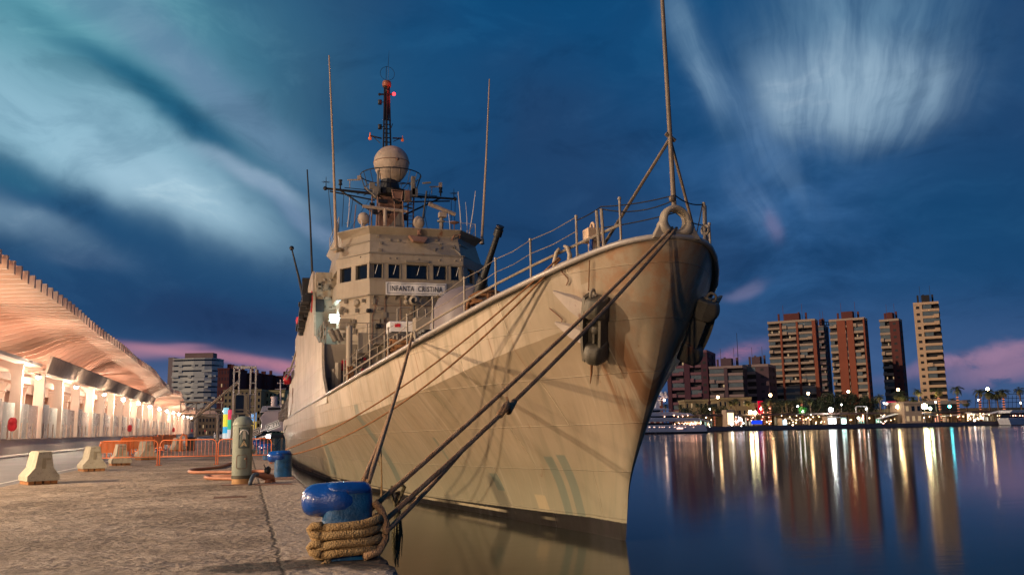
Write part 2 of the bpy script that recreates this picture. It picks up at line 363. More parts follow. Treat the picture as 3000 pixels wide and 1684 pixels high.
# ------------------------------------------------------------ ground: quay, road, water
QE = 1.53; ZW = -1.245
def quay_mat():
    m = bpy.data.materials.new('worn_quay_concrete'); m.use_nodes = True; k = NT(m.node_tree); b = k.n['Principled BSDF']
    tc = k.n.new('ShaderNodeTexCoord').outputs['Object']; x, y, z = k.sep(tc)[0:3]
    big = k.noise(tc, .35, 4); mid = k.noise(tc, 2.2, 6, .65); fin = k.noise(tc, 16, 6, .7); lum = k.noise(tc, 6.5, 5, .6)
    c = k.mix(k.ramp(k.m('ADD', k.m('MULTIPLY', big, .5), k.m('MULTIPLY', mid, .5)), .36, .64), (.17, .122, .082), (.53, .42, .325))
    c = k.mix(k.m('MULTIPLY', k.ramp(k.m('ADD', k.m('MULTIPLY', fin, .5), k.m('MULTIPLY', lum, .5)), .42, .60), .6), c, (.165, .12, .08))
    vo = k.n.new('ShaderNodeTexVoronoi'); k.put(vo.inputs['Vector'], k.vm('ADD', tc, k.vm('MULTIPLY', k.comb(mid, fin, 0), (.3, .3, 0)))); vo.inputs['Scale'].default_value = 5.5
    pit = k.m('SUBTRACT', 1.0, k.ramp(vo.outputs['Distance'], .10, .26))
    pm = k.m('MULTIPLY', pit, k.ramp(k.noise(tc, 1.1, 3), .42, .58))
    c = k.mix(k.m('MULTIPLY', pm, .85), c, (.045, .03, .02))
    # cast-in edge strip: smoother and paler, ragged joint
    jx = k.m('ADD', x, k.m('MULTIPLY', k.m('SUBTRACT', k.noise(tc, 2.2, 7, .65), .5), .30))
    strip = k.m('GREATER_THAN', jx, .40)
    c = k.mix(k.m('MULTIPLY', strip, .75), c, k.mix(k.ramp(k.noise(k.scl(tc, 6, 1, 1), 3, 6), .35, .7), (.30, .235, .18), (.46, .375, .30)))
    joint = k.m('SUBTRACT', 1.0, k.ramp(k.m('ABSOLUTE', k.m('SUBTRACT', jx, .40)), .008, .035))
    joint = k.m('MULTIPLY', joint, k.ramp(mid, .36, .52))
    c = k.mix(k.m('MULTIPLY', joint, .85), c, (.03, .02, .013))
    # slab joints every few metres across the strip
    # oily stain by the bollard
    def ell(cx, cy, rx, ry):
        a = k.m('DIVIDE', k.m('SUBTRACT', x, cx), rx); bb = k.m('DIVIDE', k.m('SUBTRACT', y, cy), ry)
        e = k.m('ADD', k.m('MULTIPLY', a, a), k.m('MULTIPLY', bb, bb))
        e = k.m('ADD', e, k.m('MULTIPLY', k.m('SUBTRACT', k.noise(tc, 5, 6, .7), .5), 1.6))
        return k.m('SUBTRACT', 1.0, k.ramp(e, .55, 1.0))
    stn = k.m('MAXIMUM', ell(.45, 9.82, 1.0, .42), ell(1.32, 9.85, .42, .85))
    c = k.mix(k.m('MULTIPLY', stn, .93), c, k.mix(k.ramp(k.noise(tc, 7, 5), .45, .65), (.010, .008, .006), (.065, .030, .016)))
    st2 = k.m('MAXIMUM', k.m('MAXIMUM', ell(-3.7, 11.5, .9, .35), ell(.1, 25.2, .9, .5)), ell(1.0, 28.0, .6, 1.0))
    c = k.mix(k.m('MULTIPLY', st2, .55), c, (.09, .05, .035))
    k.put(b.inputs['Base Color'], c); b.inputs['Roughness'].default_value = .82
    bn = k.n.new('ShaderNodeBump'); bn.inputs['Strength'].default_value = 1.0; bn.inputs['Distance'].default_value = .11
    h = k.m('ADD', k.m('ADD', k.m('MULTIPLY', mid, 1.0), k.m('MULTIPLY', lum, .9)), k.m('MULTIPLY', fin, .30)); h = k.m('SUBTRACT', h, k.m('MULTIPLY', pm, .8)); h = k.m('SUBTRACT', h, k.m('MULTIPLY', joint, .8))
    v2 = k.n.new('ShaderNodeTexVoronoi'); k.put(v2.inputs['Vector'], k.vm('ADD', tc, k.vm('MULTIPLY', k.comb(lum, mid, 0), (.25, .25, 0)))); v2.inputs['Scale'].default_value = 9.0
    h = k.m('SUBTRACT', h, k.m('MULTIPLY', k.m('MULTIPLY', v2.outputs['Distance'], .75), k.ramp(k.noise(tc, .9, 3), .42, .62)))
    h = k.m('MULTIPLY', h, k.m('SUBTRACT', 1.0, k.m('MULTIPLY', strip, .5)))
    k.put(bn.inputs['Height'], h); k.l.new(bn.outputs[0], b.inputs['Normal'])
    return m
m_quay = quay_mat()
def water_mat():
    m = bpy.data.materials.new('harbour_water'); m.use_nodes = True; k = NT(m.node_tree); b = k.n['Principled BSDF']; b.inputs['Specular Tint'].default_value = (.80, .78, .78, 1)
    tc = k.n.new('ShaderNodeTexCoord').outputs['Object']
    b.inputs['Base Color'].default_value = (.012, .014, .008, 1); b.inputs['Roughness'].default_value = .17; b.inputs['IOR'].default_value = 1.30
    b.inputs['Specular IOR Level'].default_value = .26
    k.put(b.inputs['Roughness'], k.m('ADD', .10, k.m('MULTIPLY', k.ramp(k.noise(k.scl(tc, 1, .25, 1), .02, 3), .35, .7), .05)))
    bn = k.n.new('ShaderNodeBump'); bn.inputs['Strength'].default_value = .10; bn.inputs['Distance'].default_value = .02
    h = k.m('ADD', k.noise(k.scl(tc, .6, 1.6, 1), 1.6, 3), k.m('MULTIPLY', k.noise(k.scl(tc, 1, 2, 1), .25, 3), 1.5))
    k.put(bn.inputs['Height'], h); k.l.new(bn.outputs[0], b.inputs['Normal']); return m
m_water = water_mat()
def grid(x0, x1, y0, y1, nx, ny, fz):
    mb = MB(); vs = [(x0+(x1-x0)*i/nx, y0+(y1-y0)*j/ny) for j in range(ny+1) for i in range(nx+1)]
    return mb.add([(x, y, fz(x, y)) for x, y in vs], [(j*(nx+1)+i, j*(nx+1)+i+1, (j+1)*(nx+1)+i+1, (j+1)*(nx+1)+i) for j in range(ny) for i in range(nx)])
wa = MB(); wa.quad((1.0, -600, ZW), (6000, -600, ZW), (6000, 7000, ZW), (1.0, 7000, ZW)); struct(wa, 'water', m_water)
# quay slab: broken nose and rounded edge, near end notched
q = MB(); rng = random.Random(3)
ys = []; yy = -40.0
while yy < 420: ys.append(yy); yy += .11 if 5 < yy < 22 else (.5 if yy < 60 else 12)
rings = []
for y in ys:
    j = (rng.random()-.5)*.03 if 5 < y < 40 else 0
    nt = max(0, 1-abs(y-8.9)/.32)*.10 + max(0, 1-abs(y-9.6)/.15)*.05
    e = QE+j-nt
    rings.append([V3(p) for p in ((-6.45, y, 0), (e-.10, y, 0), (e-.03, y, -.02), (e, y, -.08-abs(j)), (e+.0, y, -.45), (e-.02, y, -3), (-6.45, y, -3))])
q.loft(rings, cap=True); struct(q, 'quay', m_quay)
m_asph = mat('road_asphalt', (.11, .10, .10), .62, var=.3, scale=.9, bump=.3, bscale=18, dirt=.3)
rd = MB(); rd.box(-14.6, -6.45, -40, 420, -3, -.012); struct(rd, 'road', m_asph)
m_line = mat('worn_road_paint', (.55, .53, .48), .7, var=.2, scale=6, bump=.1, dirt=.6)
ln = MB(); ln.box(-7.05, -6.93, -40, 320, -.010, -.004)
struct(ln, 'road_marking', m_line)
pv = MB(); pv.box(-16.2, -14.6, -40, 420, -3, .10); struct(pv, 'pavement', m_pink, bevel=.03)
far_l = MB(); far_l.box(-600, 140, 420, 1800, -3, .0); far_l.box(-600, -16.2, -40, 420, -3, -.02); struct(far_l, 'ground', mat('city_ground', (.10, .09, .08), .9, var=.3, scale=.1))
# ------------------------------------------------------------ the warship: hull
XC, YT, YE = 8.5, 16.16, 105.0
def li(x, xs, ys_):
    if x <= xs[0]: return ys_[0]
    for i in range(1, len(xs)):
        if x <= xs[i]:
            t = (x-xs[i-1])/(xs[i]-xs[i-1]); return ys_[i-1]+(ys_[i]-ys_[i-1])*t
    return ys_[-1]
def stemY(z): return li(z, [-2.2, -1.24, -.06, .35, 1.29, 2.75, 3.84, 5.2, 6], [20.2, 19.38, 19.14, 18.95, 18.32, 17.37, 16.77, 16.16, 15.9])
def zdeck(Y): return li(Y-YT, [-.1, .7, 1.7, 2.54, 4.7, 7.4, 9.8, 14, 23.4, 45, 63, 89], [5.27, 5.14, 4.91, 4.72, 4.35, 3.91, 3.64, 3.33, 2.96, 2.7, 2.5, 2.4])
def hdeck(d): return li(d, [0, .03, .08, .16, .3, .5, 1, 1.7, 2.54, 4, 5.2, 7.4, 9.8, 14, 23.4, 45, 70, 89], [0, .26, .42, .60, .81, 1.03, 1.42, 1.86, 2.30, 2.85, 3.22, 3.84, 4.25, 4.72, 5.14, 5.2, 5.0, 4.4])
def hkn(d): return li(d, [0, .03, .08, .25, .6, 1.2, 2.2, 3.4, 5, 7.4, 10, 14, 23, 45, 70, 89], [0, .17, .29, .55, .88, 1.27, 1.85, 2.38, 2.93, 3.55, 3.98, 4.42, 4.92, 5.1, 4.9, 4.3])
def hwl(d): return li(d, [0, .15, 1.7, 3.7, 8.3, 12.3, 19.5, 30, 45, 70, 86], [0, .05, .17, .62, 1.45, 2.25, 3.15, 4.3, 4.9, 4.7, 3.6])
def half(z, Y, zd):
    zk = zd-1.35; d = max(0, Y-stemY(z))
    if z <= ZW: return hwl(d)*(1-.25*(ZW-z))
    if z >= zk:
        qq = (z-zk)/(zd-zk); return hkn(d)*(1-qq)+hdeck(d)*qq
    qq = ((z-ZW)/(zk-ZW))**1.35
    return hwl(d)*(1-qq)+hkn(d)*qq
def hull_hit(px, py, off=0.0):
    """where the sight line of a pixel meets the starboard side of the hull"""
    d = ray(px, py); t = 14.0
    while t < 140:
        p = CAM+d*t
        if p.y > 15 and p.x > XC-half(p.z, p.y, zdeck(p.y)): break
        t += .01
    n = hull_normal(p.y, p.z); return p + n*off
def hull_pt(Y, z, side=-1): return V3((XC+side*half(z, Y, zdeck(Y)), Y, z))
def hull_normal(Y, z, side=-1):
    e = .06; a = hull_pt(Y+e, z, side)-hull_pt(Y-e, z, side); b = hull_pt(Y, z+e, side)-hull_pt(Y, z-e, side)
    n = a.cross(b).normalized(); return n if n.x*side > 0 else -n

ship = thing('warship', 'grey naval corvette moored bow first beside the quay', 'warship', (XC, 60, ZW))
def hull_mat(base=(.365, .285, .20), nm='hull_plating'):
    m = bpy.data.materials.new(nm); m.use_nodes = True; k = NT(m.node_tree); b = k.n['Principled BSDF']
    tc = k.n.new('ShaderNodeTexCoord').outputs['Object']; x, y, z = k.sep(tc)[0:3]
    pl = k.comb(k.m('MULTIPLY', y, .30), k.m('MULTIPLY', k.m('ADD', z, k.m('MULTIPLY', y, .012)), .75), 0)
    br = k.n.new('ShaderNodeTexBrick'); k.put(br.inputs['Vector'], pl); br.inputs['Scale'].default_value = 1.0
    br.inputs['Color1'].default_value = (.86, .86, .86, 1); br.inputs['Color2'].default_value = (1.08, 1.06, 1.04, 1); br.inputs['Mortar'].default_value = (1.5, 1.5, 1.45, 1)
    br.inputs['Mortar Size'].default_value = .009; br.inputs['Mortar Smooth'].default_value = .6; br.inputs['Brick Width'].default_value = 1.4; br.inputs['Row Height'].default_value = .82; br.inputs['Bias'].default_value = .1
    c = k.mix(1.0, base, br.outputs['Color'], 'MULTIPLY')
    c = k.mix(.85, base, c)
    bl = k.noise(tc, .55, 6, .6); c = k.mix(k.m('MULTIPLY', k.ramp(bl, .40, .66), .5), c, (.27, .205, .125))
    sx = k.noise(k.comb(k.m('MULTIPLY', k.m('ADD', y, k.m('MULTIPLY', z, .35)), 2.2), k.m('MULTIPLY', z, .22), 0), 1.6, 6, .65)
    c = k.mix(k.m('MULTIPLY', k.ramp(sx, .44, .68), .55), c, (.21, .18, .12))
    s2 = k.noise(k.comb(k.m('MULTIPLY', k.m('ADD', y, k.m('MULTIPLY', z, .3)), 3.2), k.m('MULTIPLY', z, .2), 4), 1.1, 4, .6)
    c = k.mix(k.m('MULTIPLY', k.ramp(s2, .58, .72), .45), c, (.56, .45, .35))
    # grime climbing from the waterline, brighter band above the knuckle
    zl = k.m('ADD', z, k.m('MULTIPLY', k.m('SUBTRACT', k.noise(k.comb(y, 0, 0), 1.3, 5), .5), .8))
    c = k.mix(k.m('MULTIPLY', k.m('SUBTRACT', 1.0, k.ramp(zl, .2, 3.0)), .6), c, (.235, .24, .165))
    # touched-up patches of fresh grey-green and tan paint
    def patch(y0, y1, z0, z1, slope=.0):
        yy = k.m('SUBTRACT', y, k.m('MULTIPLY', z, slope))
        a = k.m('MULTIPLY', k.ramp(yy, y0, y0+.05), k.m('SUBTRACT', 1.0, k.ramp(yy, y1-.05, y1)))
        return k.m('MULTIPLY', a, k.m('MULTIPLY', k.ramp(z, z0, z0+.05), k.m('SUBTRACT', 1.0, k.ramp(z, z1-.05, z1))))
    P = [patch(-38.8, -38.4, .35, 1.95, -.05), patch(-38.25, -37.85, .35, 1.9, -.05), patch(-26.0, -25.2, .5, 3.6, -.3), patch(-35.0, -34.5, .8, 1.35), patch(-14.0, -12.5, .4, 2.2, -.2), patch(-31.9, -31.7, 1.6, 2.4, -.3)]
    t = P[0]
    for p_ in P[1:]: t = k.m('MAXIMUM', t, p_)
    c = k.mix(k.m('MULTIPLY', t, .7), c, (.135, .17, .135))
    c = k.mix(k.m('MULTIPLY', patch(-37.2, -36.6, .42, .85), .7), c, (.42, .33, .20))
    # rust
    rn = k.noise(k.scl(tc, 1, 1, .5), 1.7, 8, .75, .5); c = k.mix(k.m('MULTIPLY', k.ramp(rn, .62, .72), .7), c, (.20, .085, .03))
    # rust running down from the deck edge and below the anchor
    rr1 = k.noise(k.comb(k.m('MULTIPLY', k.m('ADD', y, k.m('MULTIPLY', z, .15)), 4.5), k.m('MULTIPLY', z, .30), 9), 1.0, 5, .6)
    c = k.mix(k.m('MULTIPLY', k.m('MULTIPLY', k.ramp(rr1, .60, .70), k.ramp(z, 1.6, 4.4)), .6), c, (.21, .095, .04))
    an_ = k.m('MULTIPLY', k.m('MULTIPLY', k.ramp(y, -42.75, -42.45), k.m('SUBTRACT', 1.0, k.ramp(y, -41.7, -41.2))), k.m('MULTIPLY', k.ramp(z, 1.9, 3.3), k.m('SUBTRACT', 1.0, k.ramp(z, 4.2, 4.9))))
    c = k.mix(k.m('MULTIPLY', k.m('MULTIPLY', an_, k.ramp(rr1, .40, .58)), .8), c, (.19, .08, .03))
    fwd = k.m('SUBTRACT', 1.0, k.ramp(y, -43.0, -41.4)); up = k.ramp(z, 3.6, 6.0)
    r2 = k.noise(tc, 2.2, 6, .7); c = k.mix(k.m('MULTIPLY', k.m('MULTIPLY', fwd, up), k.m('MULTIPLY', k.ramp(r2, .42, .62), .6)), c, (.32, .14, .06))
    # boot-topping: black band, chalky line, weed
    zb = k.m('ADD', z, k.m('MULTIPLY', k.m('SUBTRACT', k.noise(k.comb(k.m('MULTIPLY', y, 1), 0, 0), 6.0, 6, .7), .5), .07))
    zb2 = k.m('SUBTRACT', zb, k.m('MULTIPLY', k.m('SUBTRACT', 1.0, k.ramp(y, -41, -28)), .12))
    c = k.mix(k.m('SUBTRACT', 1.0, k.ramp(zb2, .27, .29)), c, (.007, .005, .004))
    cream = k.m('MULTIPLY', k.ramp(y, -37.6, -36.4), k.m('MULTIPLY', k.m('MULTIPLY', k.ramp(zb, .16, .18), k.m('SUBTRACT', 1.0, k.ramp(zb, .24, .26))), k.ramp(k.noise(k.comb(y, 0, 0), .35, 4), .40, .52)))
    c = k.mix(k.m('MULTIPLY', cream, .85), c, (.42, .36, .24))
    k.put(b.inputs['Base Color'], c); b.inputs['Roughness'].default_value = .46
    k.put(b.inputs['Roughness'], k.m('ADD', .38, k.m('MULTIPLY', bl, .2)))
    bn = k.n.new('ShaderNodeBump'); bn.inputs['Strength'].default_value = .9; bn.inputs['Distance'].default_value = .08
    dent = k.noise(k.comb(k.m('MULTIPLY', y, 1.5), k.m('MULTIPLY', z, .7), 0), 1.0, 2, .4)
    h = k.m('ADD', k.m('MULTIPLY', dent, .9), k.m('MULTIPLY', br.outputs['Fac'], .35))
    k.put(bn.inputs['Height'], h); k.l.new(bn.outputs[0], b.inputs['Normal']); return m
m_hull = hull_mat(); m_hull2 = hull_mat((.455, .375, .29), 'upper_strake_pale')  # second copy is a paler tone for plating above the knuckle
us = [0]+[((i/110)**2.1) for i in range(1, 111)]
NZ = 40
mb = MB(); KN = set()
for side in (-1, 1):
    rows = []
    for u in us:
        zd = zdeck(YT+u*(YE-YT)); zk = zd-1.35; row = []
        for j in range(NZ+1):
            z = -2.2+(zk+2.2)*j/30 if j <= 30 else zk+(zd-zk)*(j-30)/10
            Y = stemY(z)+u*(YE-stemY(z)); row.append(V3((XC+side*half(z, Y, zd), Y, z)))
            if j == 30: KN.add((round(row[-1].x-XC, 3), round(row[-1].y-60, 3), round(row[-1].z-ZW, 3)))
        rows.append(row)
    mb.loft(rows, cap=False, closed=False)
# transom
hull = None
tr = [hull_pt(YE, -2.2+(zdeck(YE)+2.2)*j/8, -1) for j in range(9)] + [hull_pt(YE, zdeck(YE)-(zdeck(YE)+2.2)*j/8, 1) for j in range(9)]
mb.add(tr, [tuple(range(len(tr)))])
me_h = mb.build('hull', m_hull, ship, smooth=True, auto=14)
# merge the stem seam
import bmesh
bm = bmesh.new(); bm.from_mesh(me_h.data); bmesh.ops.remove_doubles(bm, verts=bm.verts, dist=.002); bmesh.ops.recalc_face_normals(bm, faces=bm.faces); bm.to_mesh(me_h.data); bm.free()
for p in me_h.data.polygons: p.use_smooth = True
me_h.data.set_sharp_from_angle(angle=R(22))
me_h.data.materials.append(m_hull2)
def _kn(v): return (round(v.co.x, 3), round(v.co.y, 3), round(v.co.z, 3)) in KN and v.co.y > 17.75-60
kv = [_kn(v) for v in me_h.data.vertices]
for e_ in me_h.data.edges:
    if kv[e_.vertices[0]] and kv[e_.vertices[1]]: e_.use_edge_sharp = True
for p in me_h.data.polygons:
    c_ = p.center; Yc = c_.y+60
    d_ = (Yc-stemY(c_.z+ZW))/(YE-stemY(c_.z+ZW)); zk_ = zdeck(YT+max(0, d_)*(YE-YT))-1.35
    if c_.z+ZW > zk_ and Yc > 17.75: p.material_index = 1
# rolled gunwale
mb = MB(); edge = [V3((XC-hdeck(d), YT+d, zdeck(YT+d))) for d in [YE-YT-.01, 60, 45, 35, 28, 23.4, 20, 17, 14, 11.8, 9.8, 8.5, 7.4, 6.2, 5.2, 4, 3.2, 2.54, 2.1, 1.7, 1.3, 1, .7, .5, .38, .3, .22, .16, .11, .08, .05, .03, .012]]
full = edge + [V3((XC, YT-.0, zdeck(YT)))] + [V3((2*XC-p.x, p.y, p.z)) for p in reversed(edge)]
mb.path(full, [.065 if p.y < 45 else .05 for p in full], 10); mb.build('gunwale', m_rim, ship, smooth=True)
# decks
m_deck = mat('deck_paint', (.16, .17, .15), .8, var=.2, scale=2, bump=.1)
mb = MB(); rows = []
for d in [0.02, .1, .3, .7, 1.2, 2, 3, 4.5, 6, 8, 10, 14, 20, 28, 40, 60, 88.8]:
    h_ = hdeck(d)*.985; z_ = zdeck(YT+d)-.06
    rows.append([V3((XC-h_, YT+d, z_)), V3((XC, YT+d, z_+.08)), V3((XC+h_, YT+d, z_))])
mb.loft(rows, cap=False, closed=False); mb.build('deck', m_deck, ship)

# ------------------------------------------------------------ superstructure
SX = 3.40                                         # starboard side wall plane
def wall(poly, x0, x1, name, m=None, **kw):       # poly in (Y,z), extruded in X
    b_ = MB(); b_.prism([V3((0, p[0], p[1])) for p in poly], (x0, 0, 0), (x1, 0, 0)); return b_.build(name, m or m_steel, ship, **kw)
side_poly = [(39.8, 2.9), (40.7, 3.2), (42.2, 3.9), (42.9, 4.7), (43.1, 5.6), (45, 5.75), (47.2, 6.35), (48.4, 6.45), (49.6, 8.9), (50.4, 10.35), (52.6, 10.3), (57.3, 9.4), (62.7, 8.5), (66.6, 8.3), (67.9, 8.2), (68.2, 5.55), (76, 5.15), (77.4, 2.6), (39.8, 2.6)]
wall(side_poly, SX-.02, SX+.10, 'side_plating', m_hull2)
wall(side_poly, 2*XC-SX-.10, 2*XC-SX+.02, 'side_plating', m_hull)
wall([(43.4, 2.8), (43.4, 5.55), (67, 5.5), (67, 2.7)], SX+.10, 2*XC-SX-.1, 'deckhouse', m_steel, bevel=.03)
wall([(49.6, 5.5), (49.7, 10.2), (62, 9.0), (66.5, 8.1), (66.5, 5.5)], SX+.10, 2*XC-SX-.1, 'bridge_wing_house', m_steel, bevel=.03)
def octo(y0, hw, ch, z, back=54.0, cx=8.38, side=3.95):
    return [V3((cx-hw, y0, z)), V3((cx+hw, y0, z)), V3((cx+side+.3, y0+ch, z)), V3((cx+side+.3, back, z)), V3((cx-side, back, z)), V3((cx-side, y0+ch, z))]
# lower tower, ledge, window band, ledge, sloped upper, flared rim
bridge = MB()
bridge.loft([octo(45.0, 2.47, 2.2, 5.5, side=3.75), octo(45.0, 2.47, 2.2, 8.22, side=3.75), octo(44.97, 2.47, 2.2, 8.30), octo(44.97, 2.49, 2.2, 9.15)])
bridge.loft([octo(44.97, 2.49, 2.2, 9.90), octo(44.94, 2.50, 2.25, 10.05), octo(44.94, 2.50, 2.25, 10.42, side=4.0), octo(45.25, 2.45, 2.2, 10.55, side=3.85), octo(45.75, 2.38, 2.1, 11.65, side=3.62), octo(45.42, 2.5, 2.1, 11.97, side=3.95), octo(45.42, 2.5, 2.1, 12.02, side=3.95)])
bridge.loft([octo(45.3, 2.4, 2.1, 9.15, side=3.6), octo(45.3, 2.4, 2.1, 9.9, side=3.6)])
bo = bridge.build('bridge', m_steel, ship, bevel=.02)
# ledges / weld lines across the tower
tr = MB()
for z_, t_, pr_ in ((8.26, .05, .10), (10.48, .05, .06), (11.2, .03, .03), (7.35, .03, .02), (6.6, .03, .02), (9.95, .03, .04)):
    off = 0 if z_ < 10.5 else .33+(z_-10.55)*.42
    for a_, b_ in ((V3((5.91, 44.97+off, z_)), V3((10.87, 44.97+off, z_))), (V3((4.5 if z_ > 8 else 4.66, 47.2+off, z_)), V3((5.91, 44.97+off, z_))), (V3((10.87, 44.97+off, z_)), V3((12.3, 47.2+off, z_)))):
        dd = (b_-a_).normalized(); nn = V3((dd.y, -dd.x, 0)); tr.obox((a_+b_)/2+nn*pr_/2, ((b_-a_).length, pr_, t_), dd, nn)
tr.build('ledge', m_grey, bo)
# bracket row under the ledge + vents on wing
br_ = MB()
for i in range(9):
    x_ = 6.1+i*.57; br_.prism([V3((x_, 44.95, 8.22)), V3((x_, 44.72, 8.22)), V3((x_, 44.95, 8.02))], (-.02, 0, 0), (.02, 0, 0))
for zz in (9.75, 9.3, 8.75, 8.2):
    for xx in (4.02, 4.35): br_.prism([V3((xx-.09, 49.64, zz)), V3((xx+.09, 49.64, zz)), V3((xx, 49.5, zz-.1))], (0, 0, 0), (0, .04, .09))
split(br_, 'bracket', m_grey, bo)
# bridge windows: real openings between mullions, glass set back
wins = [(1082, 1121), (1137, 1173), (1190, 1253), (1268, 1309), (1320, 1351)]
def wx(px): return atY(px, 793, 44.97).x
spans = [(wx(a)+.02, wx(b)-.02) for a, b in wins]
ml = MB(); prev = 5.89
for a, b in spans+[(10.87, 10.9)]:
    ml.box(prev, a, 44.97, 45.28, 9.15, 9.9); prev = b
def chamfer_panels(A, B, cuts):
    L = (B-A).length; dd = (B-A).normalized(); nn = V3((dd.y, -dd.x, 0)); p0 = 0
    for a, b in cuts+[(1, 1)]:
        if a > p0: ml.obox(A+dd*L*(p0+a)/2+V3((0, 0, 9.525))-nn*.155, ((a-p0)*L, .30, .75), dd, nn)
        p0 = b
    return dd, nn, L
A1, B1 = V3((4.43, 47.17, 0)), V3((5.89, 44.97, 0)); A2, B2 = V3((10.87, 44.97, 0)), V3((12.63, 47.17, 0))
c1 = [(.10, .45), (.58, .93)]; c2 = [(.2, .52), (.66, .92)]
f1 = chamfer_panels(A1, B1, c1); f2 = chamfer_panels(A2, B2, c2)
split(ml, 'window_mullion', m_steel, bo)
for a, b in spans:
    g = MB(); g.box(a-.03, b+.03, 45.14, 45.18, 9.12, 9.93); g.box((a+b)/2-.012, (a+b)/2+.012, 45.06, 45.08, 9.42, 9.80); o_ = g.build('window', m_glassdk, bo)
for (A_, (dd, nn, L), cuts) in ((A1, f1, c1), (A2, f2, c2)):
    for a, b in cuts:
        g = MB(); g.obox(A_+dd*L*(a+b)/2+V3((0, 0, 9.525))-nn*.17, ((b-a)*L+.05, .03, .8), dd, nn); g.build('window', m_glassdk, bo)
fr = MB()
for a, b in spans:
    fr.box(a-.05, b+.05, 44.92, 44.97, 9.90, 9.94); fr.box(a-.05, b+.05, 44.92, 44.97, 9.11, 9.15)
    fr.box(a-.05, a-.005, 44.92, 44.97, 9.15, 9.90); fr.box(b+.005, b+.05, 44.92, 44.97, 9.15, 9.90)
fr.box(wx(1188), wx(1255), 44.78, 44.93, 10.0, 10.12)
for px in (1055, 1140, 1160, 1225, 1288, 1333): fr.ball(V3((wx(px), 44.9, 10.2)), .05, 8)
# wipers
split(fr, 'window_frame', m_grey, bo)
wp = MB()
for (a, b), dx in zip(spans, (.0, .0, .05, -.1, .05)):
    xm = (a+b)/2; wp.bar(V3((xm+.08+dx, 44.9, 9.86)), V3((xm-.05+dx, 44.9, 9.35)), .012, n=4)
split(wp, 'wiper', mat('bare_wiper', (.55, .5, .45), .4, var=0, bump=0), bo)
# conduit lines and fittings on the bridge front
cn = MB()
cn.path([V3((4.9, 47.3, 11.3)), V3((5.95, 45.62, 11.25)), V3((10.6, 45.62, 11.2)), V3((11.3, 46.6, 11.1))], .02, 5)
cn.path([V3((10.5, 45.55, 11.2)), V3((10.55, 45.4, 10.9)), V3((10.75, 45.1, 10.6)), V3((10.75, 44.9, 10.2))], .03, 6)
cn.path([V3((5.95, 44.93, 7.9)), V3((8.6, 44.93, 7.75)), V3((10.8, 44.93, 7.8))], .015, 5)
cn.path([V3((4.0, 49.5, 8.0)), V3((4.6, 48.6, 8.05)), V3((5.2, 46.3, 7.2))], .015, 5)
cn.build('conduit', m_grey, bo)
# brow light shelf and hooks below roof rim
hk = MB(); hk.prism([V3((8.0, 45.5, 11.55)), V3((9.0, 45.5, 11.45)), V3((8.8, 45.3, 11.15)), V3((8.2, 45.3, 11.2))], (0, -.35, 0), (0, .1, 0))
hk.ball((8.55, 45.2, 11.75), .07, 8); hk.box(8.47, 8.63, 45.25, 45.42, 11.6, 11.9)
hk.path([V3((10.4, 45.6, 11.5)), V3((10.45, 45.15, 11.62)), V3((10.75, 45.15, 11.68)), V3((10.85, 45.6, 11.6))], .05, 6)
hk.build('light_shelf', m_brownrust, bo)
# nameboard with lettering
bd = thing('x', '', '') if False else None
bl, brr = atY(1131, 838, 44.6), atY(1309, 850, 44.6)
bw = brr.x-bl.x; bz = 8.58
m_black = m_letter
board = MB(); nseg = 12
rows = []
for i in range(nseg+1):
    x_ = bl.x+bw*i/nseg; yb = 44.68+.02*math.sin(i*1.7); zt = .33+.012*math.sin(i*1.1)
    rows.append([V3((x_, yb, bz-zt)), V3((x_, yb, bz+zt)), V3((x_, yb+.03, bz+zt)), V3((x_, yb+.03, bz-zt))])
board.loft(rows); bo2 = board.build('nameboard', m_white, ship)
fb = MB(); y_ = 44.645
for zz in (-.255, .255): fb.box(bl.x+.08, brr.x-.08, y_-.004, y_, bz+zz-.012, bz+zz+.012)
for xx in (bl.x+.08, brr.x-.08): fb.box(xx-.012, xx+.012, y_-.004, y_, bz-.255, bz+.255)
fb.build('border', m_letter, bo2)
text_part('lettering', 'INFANTA  CRISTINA', (bl.x+bw*.5, y_-.01, bz), (1, 0, 0), (0, 0, 1),   .28, m_letter, bo2, width=bw*.86, depth=.004, bold=.006)
# funnel behind, grilles, upper deck gear
wall([(53.9, 8.5), (54.1, 12.0), (57.5, 12.0), (58.2, 8.5)], 6.0, 10.9, 'mast_house', m_steel, bevel=.05)
# ------------------------------------------------------------ mast
YM = 55.0
def A(x, y, Y=YM): return atY(x, y, Y)
mast = MB()
c0 = A(1147, 662); zb = 11.9; cx_ = 8.45
mast.loft([[V3((cx_+a*w_, YM+b*w_, z)) for a, b in ((-1, -1), (1, -1), (1, 1), (-1, 1))] for z, w_ in ((zb, .95), (14.6, .78), (16.1, .70))])
mo = mast.build('mast', m_brownrust, ship, bevel=.04)
pl = MB(); pl.lathe((cx_, YM, 15.95), [(.5, 0), (1.15, .25), (1.25, .55), (.6, .6)], 16)
pl.lathe((cx_, YM, 16.5), [(.75, 0), (.62, .5), (.55, .8)], 14)
zr0, zr1 = 16.75, 17.35
RR = 1.95; rc = V3((8.53, YM, 0))
pl.torus((rc.x, rc.y, zr1+.25), RR, .035, n=32, m=6); pl.torus((rc.x, rc.y, zr0), RR*.86, .03, n=32, m=6)
for i in range(18):
    a = 2*math.pi*i/18; e = V3((math.cos(a), math.sin(a), 0))
    pl.bar(rc+e*RR*.86+V3((0, 0, zr0)), rc+e*RR+V3((0, 0, zr1+.25)), .02, n=4)
    if i % 2: pl.bar(rc+e*.9+V3((0, 0, 16.3)), rc+e*RR*.86+V3((0, 0, zr0)), .03, n=4)
